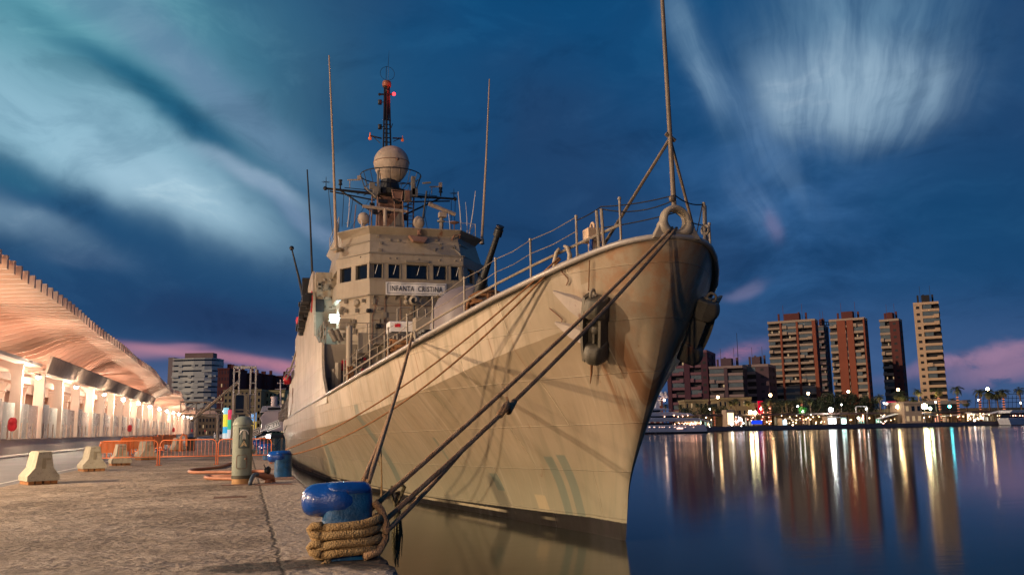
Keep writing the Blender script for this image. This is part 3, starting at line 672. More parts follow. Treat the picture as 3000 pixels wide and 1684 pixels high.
pl.build('radar_gallery', m_dark, mo)
# yard arms (lattice)
eL, eR = A(953, 552), A(1333, 583)
for e_, s_ in ((eL, -1), (eR, 1)):
    yd = MB()
    r_ = V3((cx_+s_*.9, YM, 16.35)); r2_ = V3((cx_+s_*.85, YM, 15.0)); r3_ = V3((cx_+s_*.9, YM+.3, 16.0))
    yd.bar(r_, e_, .10, .07); yd.bar(r3_, e_+V3((-s_*.3, .25, -.1)), .05)
    k_ = r_.lerp(e_, .72); yd.bar(r2_, k_, .06); yd.ball(e_, .14, 8)
    for t in (.15, .28, .4, .52, .64): yd.bar(r_.lerp(e_, t)+V3((0, 0, .0)), r3_.lerp(e_, t+.08)+V3((0, 0, .14)), .03, n=4)
    yd.bar(r_+V3((0, .25, .28)), e_+V3((-s_*1.2, 0, .12)), .025, n=4)
    yd.build('yard', m_dark, mo)
ft = MB()
for px, py, h in ((955, 552, .75), (1330, 583, .7)):
    b_ = A(px, py); ft.bar(b_, b_+V3((0, 0, h)), .035, .015, 5)
    for a in (0, 1.57, .8, 2.3): e = V3((math.cos(a), math.sin(a), 0))*.28; ft.bar(b_+V3((0, 0, h*.55))-e, b_+V3((0, 0, h*.55))+e, .012, n=4)
for px, py in ((997, 553), (1291, 575)):
    b_ = A(px, py); ft.lathe(b_, [(.05, 0), (.05, .22), (.13, .25), (.13, .32), (.10, .33), (.10, .50), (.13, .51), (.13, .58), (.0, .6)], 10)
ft.build('yard_light', m_dark, mo)
for px, py, s_, q_ in ((1025, 528, 1, .3), (1265, 548, 1, .3)):
    wvv = MB(); b_ = A(px, py); wvv.bar(b_-V3((0, 0, .5)), b_, .03); wvv.bar(b_-V3((.15, 0, 0)), b_+V3((.5, 0, .06)), .04, .05); wvv.obox(b_+V3((.58, 0, .18)), (.22, .03, .32)); wvv.build('wind_vane', m_radome, mo)
# equipment boxes on the gallery, gear on the legs
eq = MB()
for px, py, sx, sz in ((1100, 560, .3, .55), (1108, 530, .12, 1.3), (1210, 545, .22, 1.2), (1215, 565, .35, .5), (1195, 575, .45, .7), (1090, 545, .3, .4)):
    eq.obox(A(px, py, 53.4), (sx, .3, sz))
eq.bar(A(1068, 548, 53.2), A(1102, 578, 53.2), .05); eq.bar(A(1095, 580, 53.2), A(1108, 566, 53.2), .03); eq.bar(A(1238, 537, 53.2), A(1262, 535, 53.2), .06)
split(eq, 'mast_equipment', m_grey, mo)
fm = MB()      # tilted director frame on the front
a, b, c, d = A(1148, 556, 53), A(1190, 562, 53), A(1200, 556, 53), A(1184, 600, 53)
fm.path([a, A(1152, 580, 53), A(1175, 590, 53), A(1180, 560, 53), a], .035, 5); fm.obox((A(1194, 573, 53)), (.28, .08, .7)); fm.obox(A(1165, 572, 53.2), (.6, .1, .45))
for px in (1155, 1180): fm.bar(A(px, 590, 52.6), A(px+2, 668, 52.6), .035, n=5)
for px in (1085, 1043): fm.bar(A(px, 600, 53), A(px-6, 668, 53), .03, n=5)
for px in (1090, 1106, 1196, 1212): fm.bar(A(px, 575, 54.4), A(px-2, 665, 54.4), .05, n=5)
for i in range(6): fm.bar(A(1197, 600+i*11, 54.4), A(1211, 601+i*11, 54.4), .02, n=4)
split(fm, 'mast_strut', m_brownrust, mo)
cb = MB(); cb.prism([A(1140, 664, 53.2), A(1185, 664, 53.2), A(1180, 625, 53.2), A(1172, 620, 53.2)], (0, -.1, 0), (0, .8, 0)); cb.box(8.15, 8.6, 53.0, 53.6, 12.0, 13.9)
cb.build('director_pedestal', m_grey, mo)
rb = MB(); rb.bar(A(1062, 604, 53), A(1193, 620, 53), .10, n=6); rb.bar(A(1128, 613, 53), A(1128, 662, 53), .12); rbo = rb.build('radar_bar', m_radome, ship)
rb = MB(); rb.bar(A(1256, 597, 52), A(1334, 629, 52), .13, n=6); rb.obox(A(1296, 630, 52), (.45, .45, .3)); rb.build('radar_bar', m_radome, ship)
rp = MB(); rp.bar(A(1293, 684, 52), A(1293, 640, 52), .13); rp.lathe(A(1292, 651, 52), [(.1, 0), (.24, .02), (.24, .1), (.1, .12)], 10); rp.build('radar_post', m_grey, ship)
for px, py in ((1065, 641), (1227, 652)):
    rd_ = MB(); cc = A(px, py, 53); rd_.ball(cc, .37, 14, 1.1); rd_.bar(cc-V3((0, 0, 1.0)), cc, .12); rd_.build('satellite_dome', m_radome, ship, smooth=True)
# main radome
dc = V3((8.57, YM, 18.45)); rp_ = []
for i in range(25):
    a = math.pi*i/24; r = 1.15*math.sin(a); z = -1.15*math.cos(a)*(1.22 if a < math.pi/2 else 1.0)
    if a < math.pi/2: r = max(r*(1-.10*math.cos(a)), .45)
    rp_.append((r, z))
do = MB().lathe(dc, rp_, 36).build('radome', m_radome, ship, smooth=True)
MB().torus((dc.x, dc.y, dc.z+.03), 1.155, .022, n=40, m=6).ball((dc.x+.2, dc.y-1.13, dc.z-.03), .11, 8).build('seam', m_brownrust, do)
# upper pole mast
um = MB(); t0 = A(1133, 420); t1 = A(1133, 268)
for dx, dy in ((-.2, -.12), (.2, -.12), (0, .2), (-.02, -.15)): um.bar((t0.x+dx*1.2, YM+dy*1.6, t0.z-.5), (t1.x+dx*.75, YM+dy*.7, t1.z+.2), .06, n=5)
um.obox((t0.x-.02, YM, (t0.z+t1.z)/2+.9), (.28, .2, (t1.z-t0.z)*.62))
for z_ in [t0.z+.3*i for i in range(6)]: um.box(t0.x-.25, t0.x+.25, YM-.15, YM-.1, z_, z_+.06)
um.bar(A(1084, 398), A(1118, 406), .05); um.bar(A(1150, 405), A(1180, 406), .05); um.bar(A(1096, 403), A(1114, 420), .025); um.bar(A(1170, 407), A(1152, 415), .025)
for px, py in ((1113, 372), (1113, 300)): um.lathe(A(px, py), [(.0, -.14), (.14, -.14), (.12, -.05), (.12, .05), (.14, .14), (0, .14)], 10); um.bar(A(px, py), A(1128, py), .03)
um.bar(A(1110, 277), A(1150, 277), .06); um.ball(A(1112, 277), .1, 8); um.bar(A(1146, 375), A(1150, 363), .03)
um.lathe(A(1133, 262), [(.12, -.3), (.2, -.1), (.15, 0), (.24, .1), (.12, .22)], 10)
uo = um.build('pole_mast', m_dark, ship)
tb = MB().lathe(A(1133, 246), [(.12, -.22), (.28, -.2), (.3, 0), (.27, .14), (.1, .16)], 14).build('aerial_drum', mat('orange_drum', (.34, .10, .05), .5, var=.3, scale=5), uo)
lp = MB().torus(A(1135, 216), .47, .014, axis=(0, 1, .0), n=28, m=5).path([A(1131, 240), A(1132, 195)], .02, 5).path([A(1137, 240), A(1138, 196)], .01, 4).path([A(1137, 195), A(1140, 148)], [.018, .006], 5)
lp.build('loop_aerial', m_dark, uo)
li_ = MB().lathe(A(1084, 404), [(.02, -.14), (.11, -.12), (.11, .0), (.05, .08), (.03, .35)], 10).lathe(A(1179, 409), [(.02, -.14), (.09, -.12), (.09, .0), (.03, .08), (.02, .25)], 10).build('signal_lamp', mat('orange_lens', (.8, .16, .03), .3, var=0, bump=0, emit=(1, .15, .02), es=.25), uo)
rl = MB().ball(A(1154, 276, 54.7), .115, 12).build('red_masthead_lamp', glow('red_lamp_glow', (1.0, .03, .035), 5), uo, smooth=True)
lamp_light(A(1154, 276, 54.5), 25, (1, .05, .03), ship, .12)
# antenna whips on ship
def whip(a, b, r0, r1, m, name='whip_aerial', base=True):
    w_ = MB(); mid = a.lerp(b, .5) + V3((.03, 0, 0)); w_.path([a, mid, b], [r0, (r0+r1)/2, r1], 8)
    if base: w_.lathe(a-V3((0, 0, .35)), [(.05, 0), (.16, .05), (.12, .2), (.14, .3), (.07, .45)], 10)
    return w_.build(name, m, ship)
m_whip = mat('tan_fibreglass', (.42, .30, .20), .5, var=.15, scale=2, bump=0)
whip(atY(985, 722, 47.0), atY(964, 163, 47.0), .085, .035, m_whip)
MB().lathe(atY(985, 736, 47.0), [(.1, 0), (.3, .05), (.32, .15), (.1, .2)], 10).bar(atY(985, 733, 47), atY(1005, 733, 47.4), .1).build('aerial_bracket', m_steel, ship)
whip(atY(1412, 700, 50.0), atY(1434, 232, 50.0), .085, .035, m_whip)
whip(atY(915, 808, 54), atY(900, 497, 54), .07, .04, m_dark)
bw_ = whip(atY(893, 895, 59), atY(856, 734, 59), .10, .05, m_dark); MB().ball(atY(854.5, 727, 59), .16, 10).build('aerial_tip', m_dark, bw_, smooth=True)
m_wwh = mat('white_fibreglass', (.62, .55, .52), .5, var=.1, bump=0)
for (x0, y0, x1, y1, r_) in ((1352, 694, 1342, 562, .045), (1369, 690, 1364, 592, .03), (1374, 692, 1393, 560, .045), (1319, 684, 1313, 620, .035), (1018, 666, 1024, 578, .03), (1059, 664, 1059, 645, .05)):
    whip(atY(x0, y0, 49.5), atY(x1, y1, 49.5), r_, r_*.4, m_wwh, base=False)
mu = MB(); b_ = atY(1331, 682, 49.5); mu.bar(b_, b_+V3((0, 0, .55)), .03); mu.lathe(b_+V3((0, 0, .5)), [(.05, 0), (.3, .1), (.3, .14), (0, .17)], 12); mu.build('mushroom_aerial', m_brownrust, ship)
# stay wires from the yards down to the roof
sw = MB()
for x0, y0, x1, y1 in ((962, 556, 976, 700), (1008, 562, 1002, 664), (1035, 575, 1022, 664), (1085, 580, 1028, 668), (1322, 585, 1322, 680), (1334, 586, 1330, 700), (1238, 600, 1255, 684), (1068, 640, 1060, 664), (1260, 560, 1240, 650), (1010, 655, 1030, 650)):
    sw.bar(A(x0, y0, 54.5), A(x1, y1, 52), .018, n=4)
sw.bar(A(1250, 560, 53), A(1238, 645, 53), .06, n=5)
split(sw, 'stay_wire', m_dark, ship)
# bridge roof rails
rr_ = MB()
for pts in ([(5.9, 45.5), (4.55, 47.6), (4.55, 53)], [(10.8, 45.5), (12.25, 47.6), (12.25, 53)]):
    P = [V3((x, y, 12.0)) for x, y in pts]
    for h in (.45, .9):
        rr_.path([p+V3((0, 0, h)) for p in P[1:]], .016, 4)
    for p in (P[1], P[1].lerp(P[2], .5), P[2]): rr_.bar(p, p+V3((0, 0, .92)), .025, n=4)
rr_.bar((12.25, 47.6, 12.9), A(1285, 648, 52), .012, n=4); rr_.prism([V3((4.45, 47.5, 12)), V3((4.45, 48.0, 12)), V3((4.45, 47.5, 12.6))], (0, 0, 0), (.05, 0, 0))
rr_.build('roof_railing', m_rail, ship)

# ------------------------------------------------------------ gun and foredeck
gun = MB(); gc = V3((8.5, 34.0, 3.35))
prof = [(1.3, 0.0), (1.3, .5), (1.62, .55), (1.64, 1.9), (1.56, 2.6), (1.3, 3.15), (.85, 3.5), (.4, 3.66), (.02, 3.7)]
gun.lathe(gc, prof, 28); m_gun = mat('turret_paint', (.20, .165, .165), .45, var=.15, scale=1.5, bump=.05, streak=.3)
go = gun.build('gun_turret', m_gun, ship, smooth=True, auto=50)
gs = MB(); gs.obox(gc+V3((.42, -1.15, 2.2)), (.55, .9, 2.4)); gs.obox(gc+V3((-.1, -1.5, 1.0)), (.35, .3, .5)); gs.build('gun_slot', m_dark, go, bevel=.1)
tip = atY(1466, 662, 31.3); b0 = atY(1394, 880, 33.0); bar_ = MB()
bar_.path([b0, b0.lerp(tip, .3), b0.lerp(tip, .32), b0.lerp(tip, .86), b0.lerp(tip, .87), b0.lerp(tip, .96), b0.lerp(tip, .97), tip], [.22, .20, .14, .11, .17, .17, .13, .16], 12); bar_.build('gun_barrel', m_dark, go, smooth=True, auto=40)
# breakwater box / lockers, vents and ready-use gear forward of the bridge
gear = MB()
gear.obox(atY(1195, 1040, 39), (1.6, 1.0, 1.2)); gear.obox(atY(1250, 960, 40), (1.2, .8, .9)); gear.obox(atY(1010, 950, 46.5), (.6, .5, .55)); gear.obox(atY(1063, 1005, 42.9), (.5, .2, 1.0))
split(gear, 'deck_locker', m_steel, ship, bevel=.03)
wl = MB(); a = atY(1140, 940, 40.5); b = atY(1260, 975, 40.5); wl.box(a.x, b.x, 40.5, 41.4, b.z, a.z); wlo = wl.build('white_locker', m_white, ship, bevel=.06)
c = atY(1165, 952, 40.45); MB().box(c.x-.13, c.x+.13, 40.45, 40.5, c.z-.09, c.z+.07).build('red_label', m_red, wlo)
MB().box(a.x+.1, b.x-.1, 40.44, 40.5, b.z-.02, b.z+.03).build('latch_strip', m_dark, wlo)
# pipes, boxes, cables and vents spread over the tower front and wing wall
rz = random.Random(77); cl2 = MB(); cl3 = MB()
for i in range(16):
    x_ = rz.uniform(6.0, 10.7); z_ = rz.uniform(5.9, 8.0); cl2.obox((x_, 44.95, z_), (rz.uniform(.08, .3), .16, rz.uniform(.08, .32)))
for x_ in (6.05, 6.7, 7.5, 9.2, 10.2, 10.75): cl3.path([(x_, 44.93, 5.6), (x_, 44.93, rz.uniform(7.0, 8.1)), (x_+rz.uniform(-.3, .3), 44.93, 8.15)], .022, 5)
for z_ in (6.0, 6.95, 7.7): cl3.path([(6.0, 44.92, z_), (rz.uniform(7.5, 8.5), 44.92, z_+rz.uniform(-.06, .06)), (10.6, 44.92, z_)], .014, 4)
for i in range(9): cl3.bar((7.9, 44.86, 5.7+i*.26), (8.3, 44.86, 5.7+i*.26), .015, n=4)
for i in range(10): z_ = rz.uniform(5.9, 9.8); cl2.obox((rz.uniform(3.6, 4.5), 49.5, z_), (rz.uniform(.1, .3), .2, rz.uniform(.1, .4)))
for i in range(12):
    t = rz.random(); p_ = V3((5.91-1.3*t, 44.97+2.2*t, rz.uniform(5.9, 8.1))); cl2.obox(p_+V3((-.08, -.05, 0)), (.14, .14, rz.uniform(.1, .3)))
for i in range(14):
    t = rz.random(); p_ = V3((rz.uniform(6.2, 10.5), 45.3+.42*0, rz.uniform(10.7, 11.6))); p_.y = 45.2+(p_.z-10.55)*.45; cl2.obox(p_, (rz.uniform(.05, .16), .1, rz.uniform(.05, .14)))
split(cl2, 'wall_box', m_grey, ship); split(cl3, 'wall_cable', m_brownrust, ship)
dr_ = MB(); dr_.obox((5.0, 43.36, 4.1), (.75, .06, 1.7)); dr_.torus((5.0, 43.3, 4.3), .12, .02, axis=(0, 1, 0), n=12); dr_.build('deck_door', m_grey, ship, bevel=.02)
ml_ = MB()
for i in range(22):
    a_ = rz.random()*6.28; r1_ = rz.uniform(.6, 1.6); z_ = rz.uniform(14.2, 16.9); ml_.bar((cx_+math.cos(a_)*.5, YM-.6, z_), (cx_+math.cos(a_)*r1_, YM-1.0, z_+rz.uniform(-.5, .5)), rz.uniform(.02, .05), n=4)
for i in range(10): ml_.obox((cx_+rz.uniform(-1.3, 1.3), YM-1.1, rz.uniform(14.5, 16.8)), (rz.uniform(.1, .35), .2, rz.uniform(.15, .45)))
split(ml_, 'mast_clutter', m_dark, ship)
# searchlights and horns on the tower
sl = MB()
for px, py, Yq, r_ in ((1048, 890, 46.0, .22), (1213, 880, 44.3, .26)):
    cc = atY(px, py, Yq); sl.lathe(cc, [(r_*.5, .35), (r_, .2), (r_, -.05), (r_*.8, -.06), (r_*.8, .05), (.02, .06)], 16, axis=V3((-.35, -1, .1)) if px < 1100 else V3((-.1, -1, 0)))
    sl.bar(cc, cc+V3((.4, .4, -.1)), .06)
sl.ball(atY(1190, 885, 44.5), .14, 8); sl.ball(atY(1190, 870, 44.5), .10, 8)
sl.build('searchlight', m_steel, ship)
MB().lathe(atY(1213, 880, 43.95), [(.15, 0), (.15, .02), (.0, .03)], 14, axis=V3((0, 1, 0))).ball(atY(1068, 890, 46), .2, 8).bar(atY(1213, 892, 44.4), atY(1213, 985, 44.4), .06).build('searchlight_lens', m_dark, ship)
# floodlight on the wing wall (lit)
fp = atY(979, 933, 48.9)
m_flood = glow('floodlight_glow', (.62, .95, 1.0), 34)
MB().obox(fp, (.46, .06, .40)).build('floodlight', m_flood, ship)
MB().obox(fp+V3((0, .1, 0)), (.56, .1, .5)).bar(fp+V3((0, .1, 0)), fp+V3((0, .7, .0)), .04).build('floodlight_housing', m_grey, ship)
lamp_light(fp+V3((0, -.4, 0)), 75, (.66, .96, 1.0), ship, .2)
# hull number style hatch, wall stores
st_ = MB()
for (px, py, Yq, w_, h_) in ((936, 895, 49.55, .5, .7), (998, 955, 49.3, .3, .3), (1080, 910, 44.9, .25, .2), (1107, 955, 44.9, .25, .25), (1040, 920, 46.8, .3, .5)):
    st_.obox(atY(px, py, Yq), (w_, .25, h_))
split(st_, 'wall_fitting', m_dark, ship, bevel=.05)
# red crest/lifebuoy oval on the side wall, red wing lamps
ov = MB(); cc = V3((SX-.05, 50.4, 8.6)); ov.lathe(cc, [(.0, -.02), (.62, -.02), (.62, .02), (0, .03)], 24, axis=V3((-1, 0, 0)))
ovo = ov.build('badge_plate', m_red, ship); ovo.scale = (1, 1, 1)
MB().lathe(cc+V3((-.035, 0, 0)), [(0, 0), (.42, 0), (.42, .01), (0, .015)], 24, axis=V3((-1, 0, 0))).build('badge_centre', m_gun, ovo)
MB().lathe(atX(880, 939, SX-.2), [(.02, -.3), (.26, -.22), (.3, 0), (.26, .22), (.02, .3)], 12).build('life_raft_light', m_red, ship, smooth=True)
MB().lathe(atX(842, 1112, SX-.3), [(.02, -.4), (.3, -.3), (.34, 0), (.3, .3), (.02, .4)], 12).build('life_raft_light', m_red, ship, smooth=True)
# clutter hanging outboard on the aft superstructure edge
cl = MB(); rg = random.Random(5)
for i in range(26):
    t = i/25; p = atX(902-26*t+rg.uniform(-2, 2), 872+100*t, SX-.25); cl.obox(p+V3((rg.uniform(-.15, .2), 0, 0)), (.25+rg.random()*.3, .4+rg.random()*.5, .15+rg.random()*.4))
for i in range(6): cl.obox(atX(901+i*1.5, 838+i*7, SX+.1), (.4, .5, .5))
cl.obox(atX(902, 842, SX), (.7, .6, 1.1))
split(cl, 'outboard_fitting', m_dark, ship)
# aft: rails, davits and stern clutter
ar = MB()
def rail(P, h=1.0, n=2, r=.018, rp=.03, target=None):
    t = target or ar
    for i, p in enumerate(P): t.bar(p, p+V3((0, 0, h)), rp, n=5)
    for k in range(1, n+1):
        for a, b in zip(P, P[1:]): t.bar(a+V3((0, 0, h*k/n)), b+V3((0, 0, h*k/n)), r, n=4)
rail([V3((XC-5.15+.03*max(0, (y-80)/10)+.02, y, 2.42)) for y in range(78, 104, 2)], 1.1, 3)
rail([V3((SX+.1, y, 5.2)) for y in (68.5, 70, 71.5, 73, 74.5, 76)], 1.1, 3)
ar.path([atX(868, 1028, SX), atX(850, 1085, SX-.4), atX(840, 1110, SX-.5)], .07, 5); ar.bar(atX(866, 1072, SX), atX(842, 1080, SX-.3), .06); ar.bar(atX(842, 1080, SX-.3), atX(833, 1105, SX-.6), .06); ar.path([atX(862, 1072, SX), atX(838, 1095, SX-.4), atX(830, 1110, SX-.6), atX(832, 1125, SX-.6)], .04, 5)
for i in range(40):
    y_ = rg.uniform(74, 100); z_ = 2.6+rg.random()*2.6*(1 if y_ < 85 else .55); ar.obox((SX+.3+rg.random()*1.5, y_, z_), (.3+rg.random()*.5, .2+rg.random()*.8, .2+rg.random()*.7))
for i in range(10): y_ = 77+i*2.3; ar.bar((SX+.4, y_, 2.5), (SX+.4, y_+rg.uniform(-.5, .5), 5.5-i*.15), .06, n=5)
split(ar, 'aft_fitting', m_rail, ship, limit=99)
MB().box(4.2, 9.5, 78, 92, 2.4, 4.9).box(5, 9, 92, 99, 2.4, 4.0).build('aft_deckhouse', m_grey, ship, bevel=.04)
om = MB(); om.bar((5.2, 86, 2.4), (5.2, 86, 9.5), .12); 
for z_ in (6.5, 7.6, 8.4): om.bar((4.0, 86, z_), (6.4, 86, z_), .05)
om.build('aft_pole', m_white, ship)
# 01 platform with railing in front of the bridge
pf = MB(); rail([V3((x_, 43.45, 5.56)) for x_ in (3.6, 4.6, 5.6, 6.6, 7.7)], 1.05, 2, target=pf)
rail([V3((3.5, y_, 5.6)) for y_ in (43.45, 45.2, 47)], 1.05, 3, target=pf)
for x_ in (6.9, 7.9, 8.3): pf.bar((x_, 42.2, 3.2), (x_, 42.2, 7.2), .05, n=6)
pf.path([(6.9, 42.2, 6.9), (7.0, 42.2, 7.25), (7.5, 42.2, 7.25)], .05, 6)
for i in range(7): pf.bar((6.35+i*.22, 42.6, 3.1), (6.35+i*.22, 42.6, 5.9), .045 if i % 2 else .07, n=6)
pf.path([(7.7, 41.6, 3.2), (7.75, 41.6, 6.1), (7.95, 41.6, 6.3), (8.2, 41.6, 6.1), (8.2, 41.6, 3.2)], .06, 6)
pf.box(5.9, 8.2, 42.6, 43.45, 5.50, 5.58)
for x_ in (7.6, 8.1): pf.bar((x_, 40.8, 3.0), (x_, 40.8, 5.5), .04, n=5)
for z_ in (3.3, 3.7, 4.1, 4.5, 4.9, 5.3): pf.bar((7.6, 40.8, z_), (8.1, 40.8, z_), .025, n=4)
split(pf, 'platform_fitting', m_rail, ship)
# gear on the wall: torpedo-like tubes, hydrants, hoses, davit pole
gp = MB(); P0 = V3((4.62, 42.4, 3.0)); gp.path([P0, P0+V3((0, 0, 3.2)), P0+V3((.02, 0, 3.35))], [.15, .15, .08], 10); gp.bar(P0+V3((.28, 0, 0)), P0+V3((.28, 0, 1.5)), .09)
gp.bar((4.15, 42.9, 3.2), (4.15, 42.9, 4.6), .16); gp.bar((3.95, 42.9, 3.2), (3.95, 42.9, 4.3), .10)
split(gp, 'davit_post', m_steel, ship, smooth=True, auto=40)
hw_ = MB()
for i in range(14):
    a = rg.random()*6.28; x_ = 4.66+.14*math.cos(a); hw_.path([(x_, 42.25, 4.4), (x_+.1*math.cos(a*2), 42.15, 3.7), (x_+.05, 42.2, 3.05)], .022, 5)
hwo = hw_.build('hanging_line', m_ropeb, ship)
pp = MB()
for x0, z0, x1, z1 in ((4.95, 5.2, 5.5, 4.3), (5.5, 4.3, 5.7, 3.2), (5.1, 4.2, 5.4, 3.0), (5.4, 4.6, 5.05, 3.6), (3.7, 3.9, 4.0, 3.9), (3.7, 3.9, 3.7, 3.1), (6.1, 5.4, 6.1, 3.2), (5.0, 5.3, 5.0, 4.6)):
    pp.bar((x0, 43.25, z0), (x1, 43.25, z1), .04, n=5)
pp.path([(5.7, 43.3, 3.3), (5.7, 43.3, 4.7), (5.68, 43.3, 5.3)], .12, 8)
for z_ in (3.3, 3.6, 3.9, 4.2, 4.5): pp.bar((4.85, 43.2, z_), (5.2, 43.2, z_-.1), .025, n=4)
pp.ball((5.0, 43.2, 4.85), .2, 8).ball((4.95, 43.2, 4.5), .14, 8).obox((5.1, 43.2, 4.95), (.4, .3, .3))
split(pp, 'wall_pipe', m_rail, ship)
rh = MB(); rh.lathe((5.85, 43.0, 3.15), [(.2, 0), (.26, .1), (.26, .85), (.22, 1.05), (.1, 1.15), (.0, 1.17)], 14); rh.torus((5.75, 42.7, 3.5), .28, .06, axis=(0, 1, 0)); rh.torus((5.7, 42.7, 3.4), .2, .05, axis=(.3, 1, 0)); rh.bar((5.6, 42.7, 3.1), (5.75, 42.7, 3.9), .05)
rh.box(4.35, 4.62, 43.28, 43.36, 4.25, 4.75); rh.box(5.42, 5.54, 43.28, 43.38, 4.75, 4.88); rh.ball((5.35, 43.0, 4.25), .07, 8)
split(rh, 'fire_point', m_red, ship)
MB().box(6.65, 6.72, 42.7, 42.8, 4.25, 4.6).box(6.78, 6.83, 42.7, 42.8, 4.25, 4.6).build('extinguisher', m_red, ship)
yl = MB().ball(atY(997, 948, 48.5), .15, 10).build('yellow_beacon', m_yel, ship)
tb_ = MB()
for px in (975, 992): tb_.bar(atY(px-8, 965, 46.5), atY(px+8, 1000, 46.5), .15, n=10)
tb_.bar(atY(955, 935, 46.8), atY(1000, 925, 46.8), .03); tb_.bar(atY(962, 950, 46.8), atY(975, 930, 46.8), .05); tb_.bar(atY(1020, 960, 46.5), atY(1035, 945, 46.5), .1)
split(tb_, 'mortar_tube', m_rail, ship)

# ------------------------------------------------------------ bow fittings
# guard rail stanchions along the starboard edge, top and mid wires
def dk(d, side=-1, inset=.12): return V3((XC+side*(hdeck(d)-inset), YT+d, zdeck(YT+d)+.02))
sp = [.62, 1.55, 2.85, 4.15, 5.6, 7.3, 9.3, 11.3, 13.6, 16.2, 19.2]
rs = MB(); rps = MB()
for s_ in (-1, 1):
    P = [dk(d, s_) for d in sp]
    for i, p in enumerate(P):
        if s_ == 1 and i > 6: continue
        rps.path([p-V3((0, 0, .02)), p+V3((0, 0, .09)), p+V3((0, 0, .10)), p+V3((0, 0, .96)), p+V3((0, 0, .97)), p+V3((0, 0, 1.02))], [.055, .055, .027, .027, .040, .036], 7)
    Q = P if s_ == -1 else P[:7]
    for a, b in zip(Q[1:], Q[2:]):
        for h in (.98, .66): rs.path([a+V3((0, 0, h)), a.lerp(b, .5)+V3((0, 0, h-.04)), b+V3((0, 0, h))], .010, 4)
    rs.path([p+V3((0, 0, .36 if i else .42)) for i, p in enumerate(Q)], .032 if s_ < 0 else .02, 6)
rso = rs.build('bow_railing', m_rail, ship); split(rps, 'stanchion', m_rail, rso)
JB = V3((XC+.06, 16.36, 5.28)); 
js = MB(); jt = V3((XC+.06, 16.5, 13.2)); js.path([V3((JB.x, JB.y, 5.90)), JB.lerp(jt, .5), jt], [.055, .048, .038], 10)
jn = JB.lerp(jt, .275)
js.bar(dk(1.35, -1, .35), jn, .036); js.bar(dk(1.0, 1, .35), jn, .036); js.bar(jn+V3((-.1, 0, .1)), jn+V3((.12, 0, -.05)), .045); js.ball(JB+V3((-.07, -.05, .82)), .07, 8)
js.lathe(V3((JB.x, JB.y, 5.86)), [(.1, 0), (.1, .06), (.06, .1)], 8); js.build('jackstaff', mat('staff_brown_paint', (.15, .11, .075), .55, var=.3, scale=6, bump=0, rust=.2), ship)
chn = MB()
def sag(a, b, s_, n=8): return [a.lerp(b, i/n)-V3((0, 0, s_*4*(i/n)*(1-i/n))) for i in range(n+1)]
pS, pP = dk(.62, -1), dk(.45, 1); pS2, pS3 = dk(1.55, -1), dk(.62, -1)
for h1, h2, s_ in ((1.0, 1.02, .05), (.9, .98, .15), (.62, .55, .03)):
    chn.path(sag(JB+V3((0, -.05, h1-.1)), dk(1.0, -1)+V3((0, 0, h2-.05)), s_), .014, 5)
    if s_ != .15: chn.path(sag(JB+V3((0, -.05, h1-.1)), dk(.5, 1)+V3((0, 0, h2-.1)), s_+.03), .014, 5)
chn.path(sag(dk(1.55, -1)+V3((0, 0, .9)), dk(1.0, -1)+V3((0, 0, .95)), .02), .014, 5); chn.path(sag(dk(1.0, -1)+V3((0, 0, .2)), dk(1.55, -1)+V3((0, 0, .15)), .12), .016, 5)
chn.path(sag(dk(.5, 1)+V3((0, 0, .95)), dk(.5, 1)+V3((-.25, 0, .05)), .02), .012, 5)
split(chn, 'bow_chain', m_dark, ship)
ps = MB()
for d_, s_ in ((.5, 1), (.62, 1), (.95, -1), (1.05, -1)): ps.bar(dk(d_, s_), dk(d_, s_)+V3((.03*s_, 0, .95 if s_ > 0 else .9)), .034, n=6)
ps.torus(dk(.5, 1)+V3((.03, 0, .35)), .10, .03, axis=(1, .3, 0)); split(ps, 'bow_post', m_rail, ship)
# bullnose fairlead
bn_ = MB(); bc = V3((XC-.0, 16.22, 5.60)); seg = 28; rings = []
for i in range(seg+1):
    a = 2*math.pi*i/seg; e = V3((math.cos(a), 0, math.sin(a)))
    ro = .33; ro = ro*(1+.65*max(0, -math.sin(a))**1.5*abs(math.cos(a))) if math.sin(a) < 0 else ro
    ri = .20
    outer = bc+V3((math.cos(a)*ro*(1.15 if math.sin(a) < -.2 else 1), 0, max(-.36, math.sin(a)*ro)))
    inner = bc+e*ri; m_ = (outer+inner)/2
    rings.append([outer+V3((0, -.05, 0)), m_+V3((0, -.13, 0)), inner+V3((0, -.05, 0)), inner+V3((0, .09, 0)), m_+V3((0, .15, 0)), outer+V3((0, .09, 0))])
bn_.loft(rings, cap=False); bno = bn_.build('bullnose', m_steel, ship, smooth=True)
bs = MB()
for s_ in (-1, 1): bs.prism([bc+V3((s_*.18, 0, -.40)), bc+V3((s_*.56, 0, -.40)), bc+V3((s_*.40, 0, -.12)), bc+V3((s_*.26, 0, .02))], (0, -.06, 0), (0, .10, 0))
split(bs, 'bullnose_foot', m_steel, bno, bevel=.02)
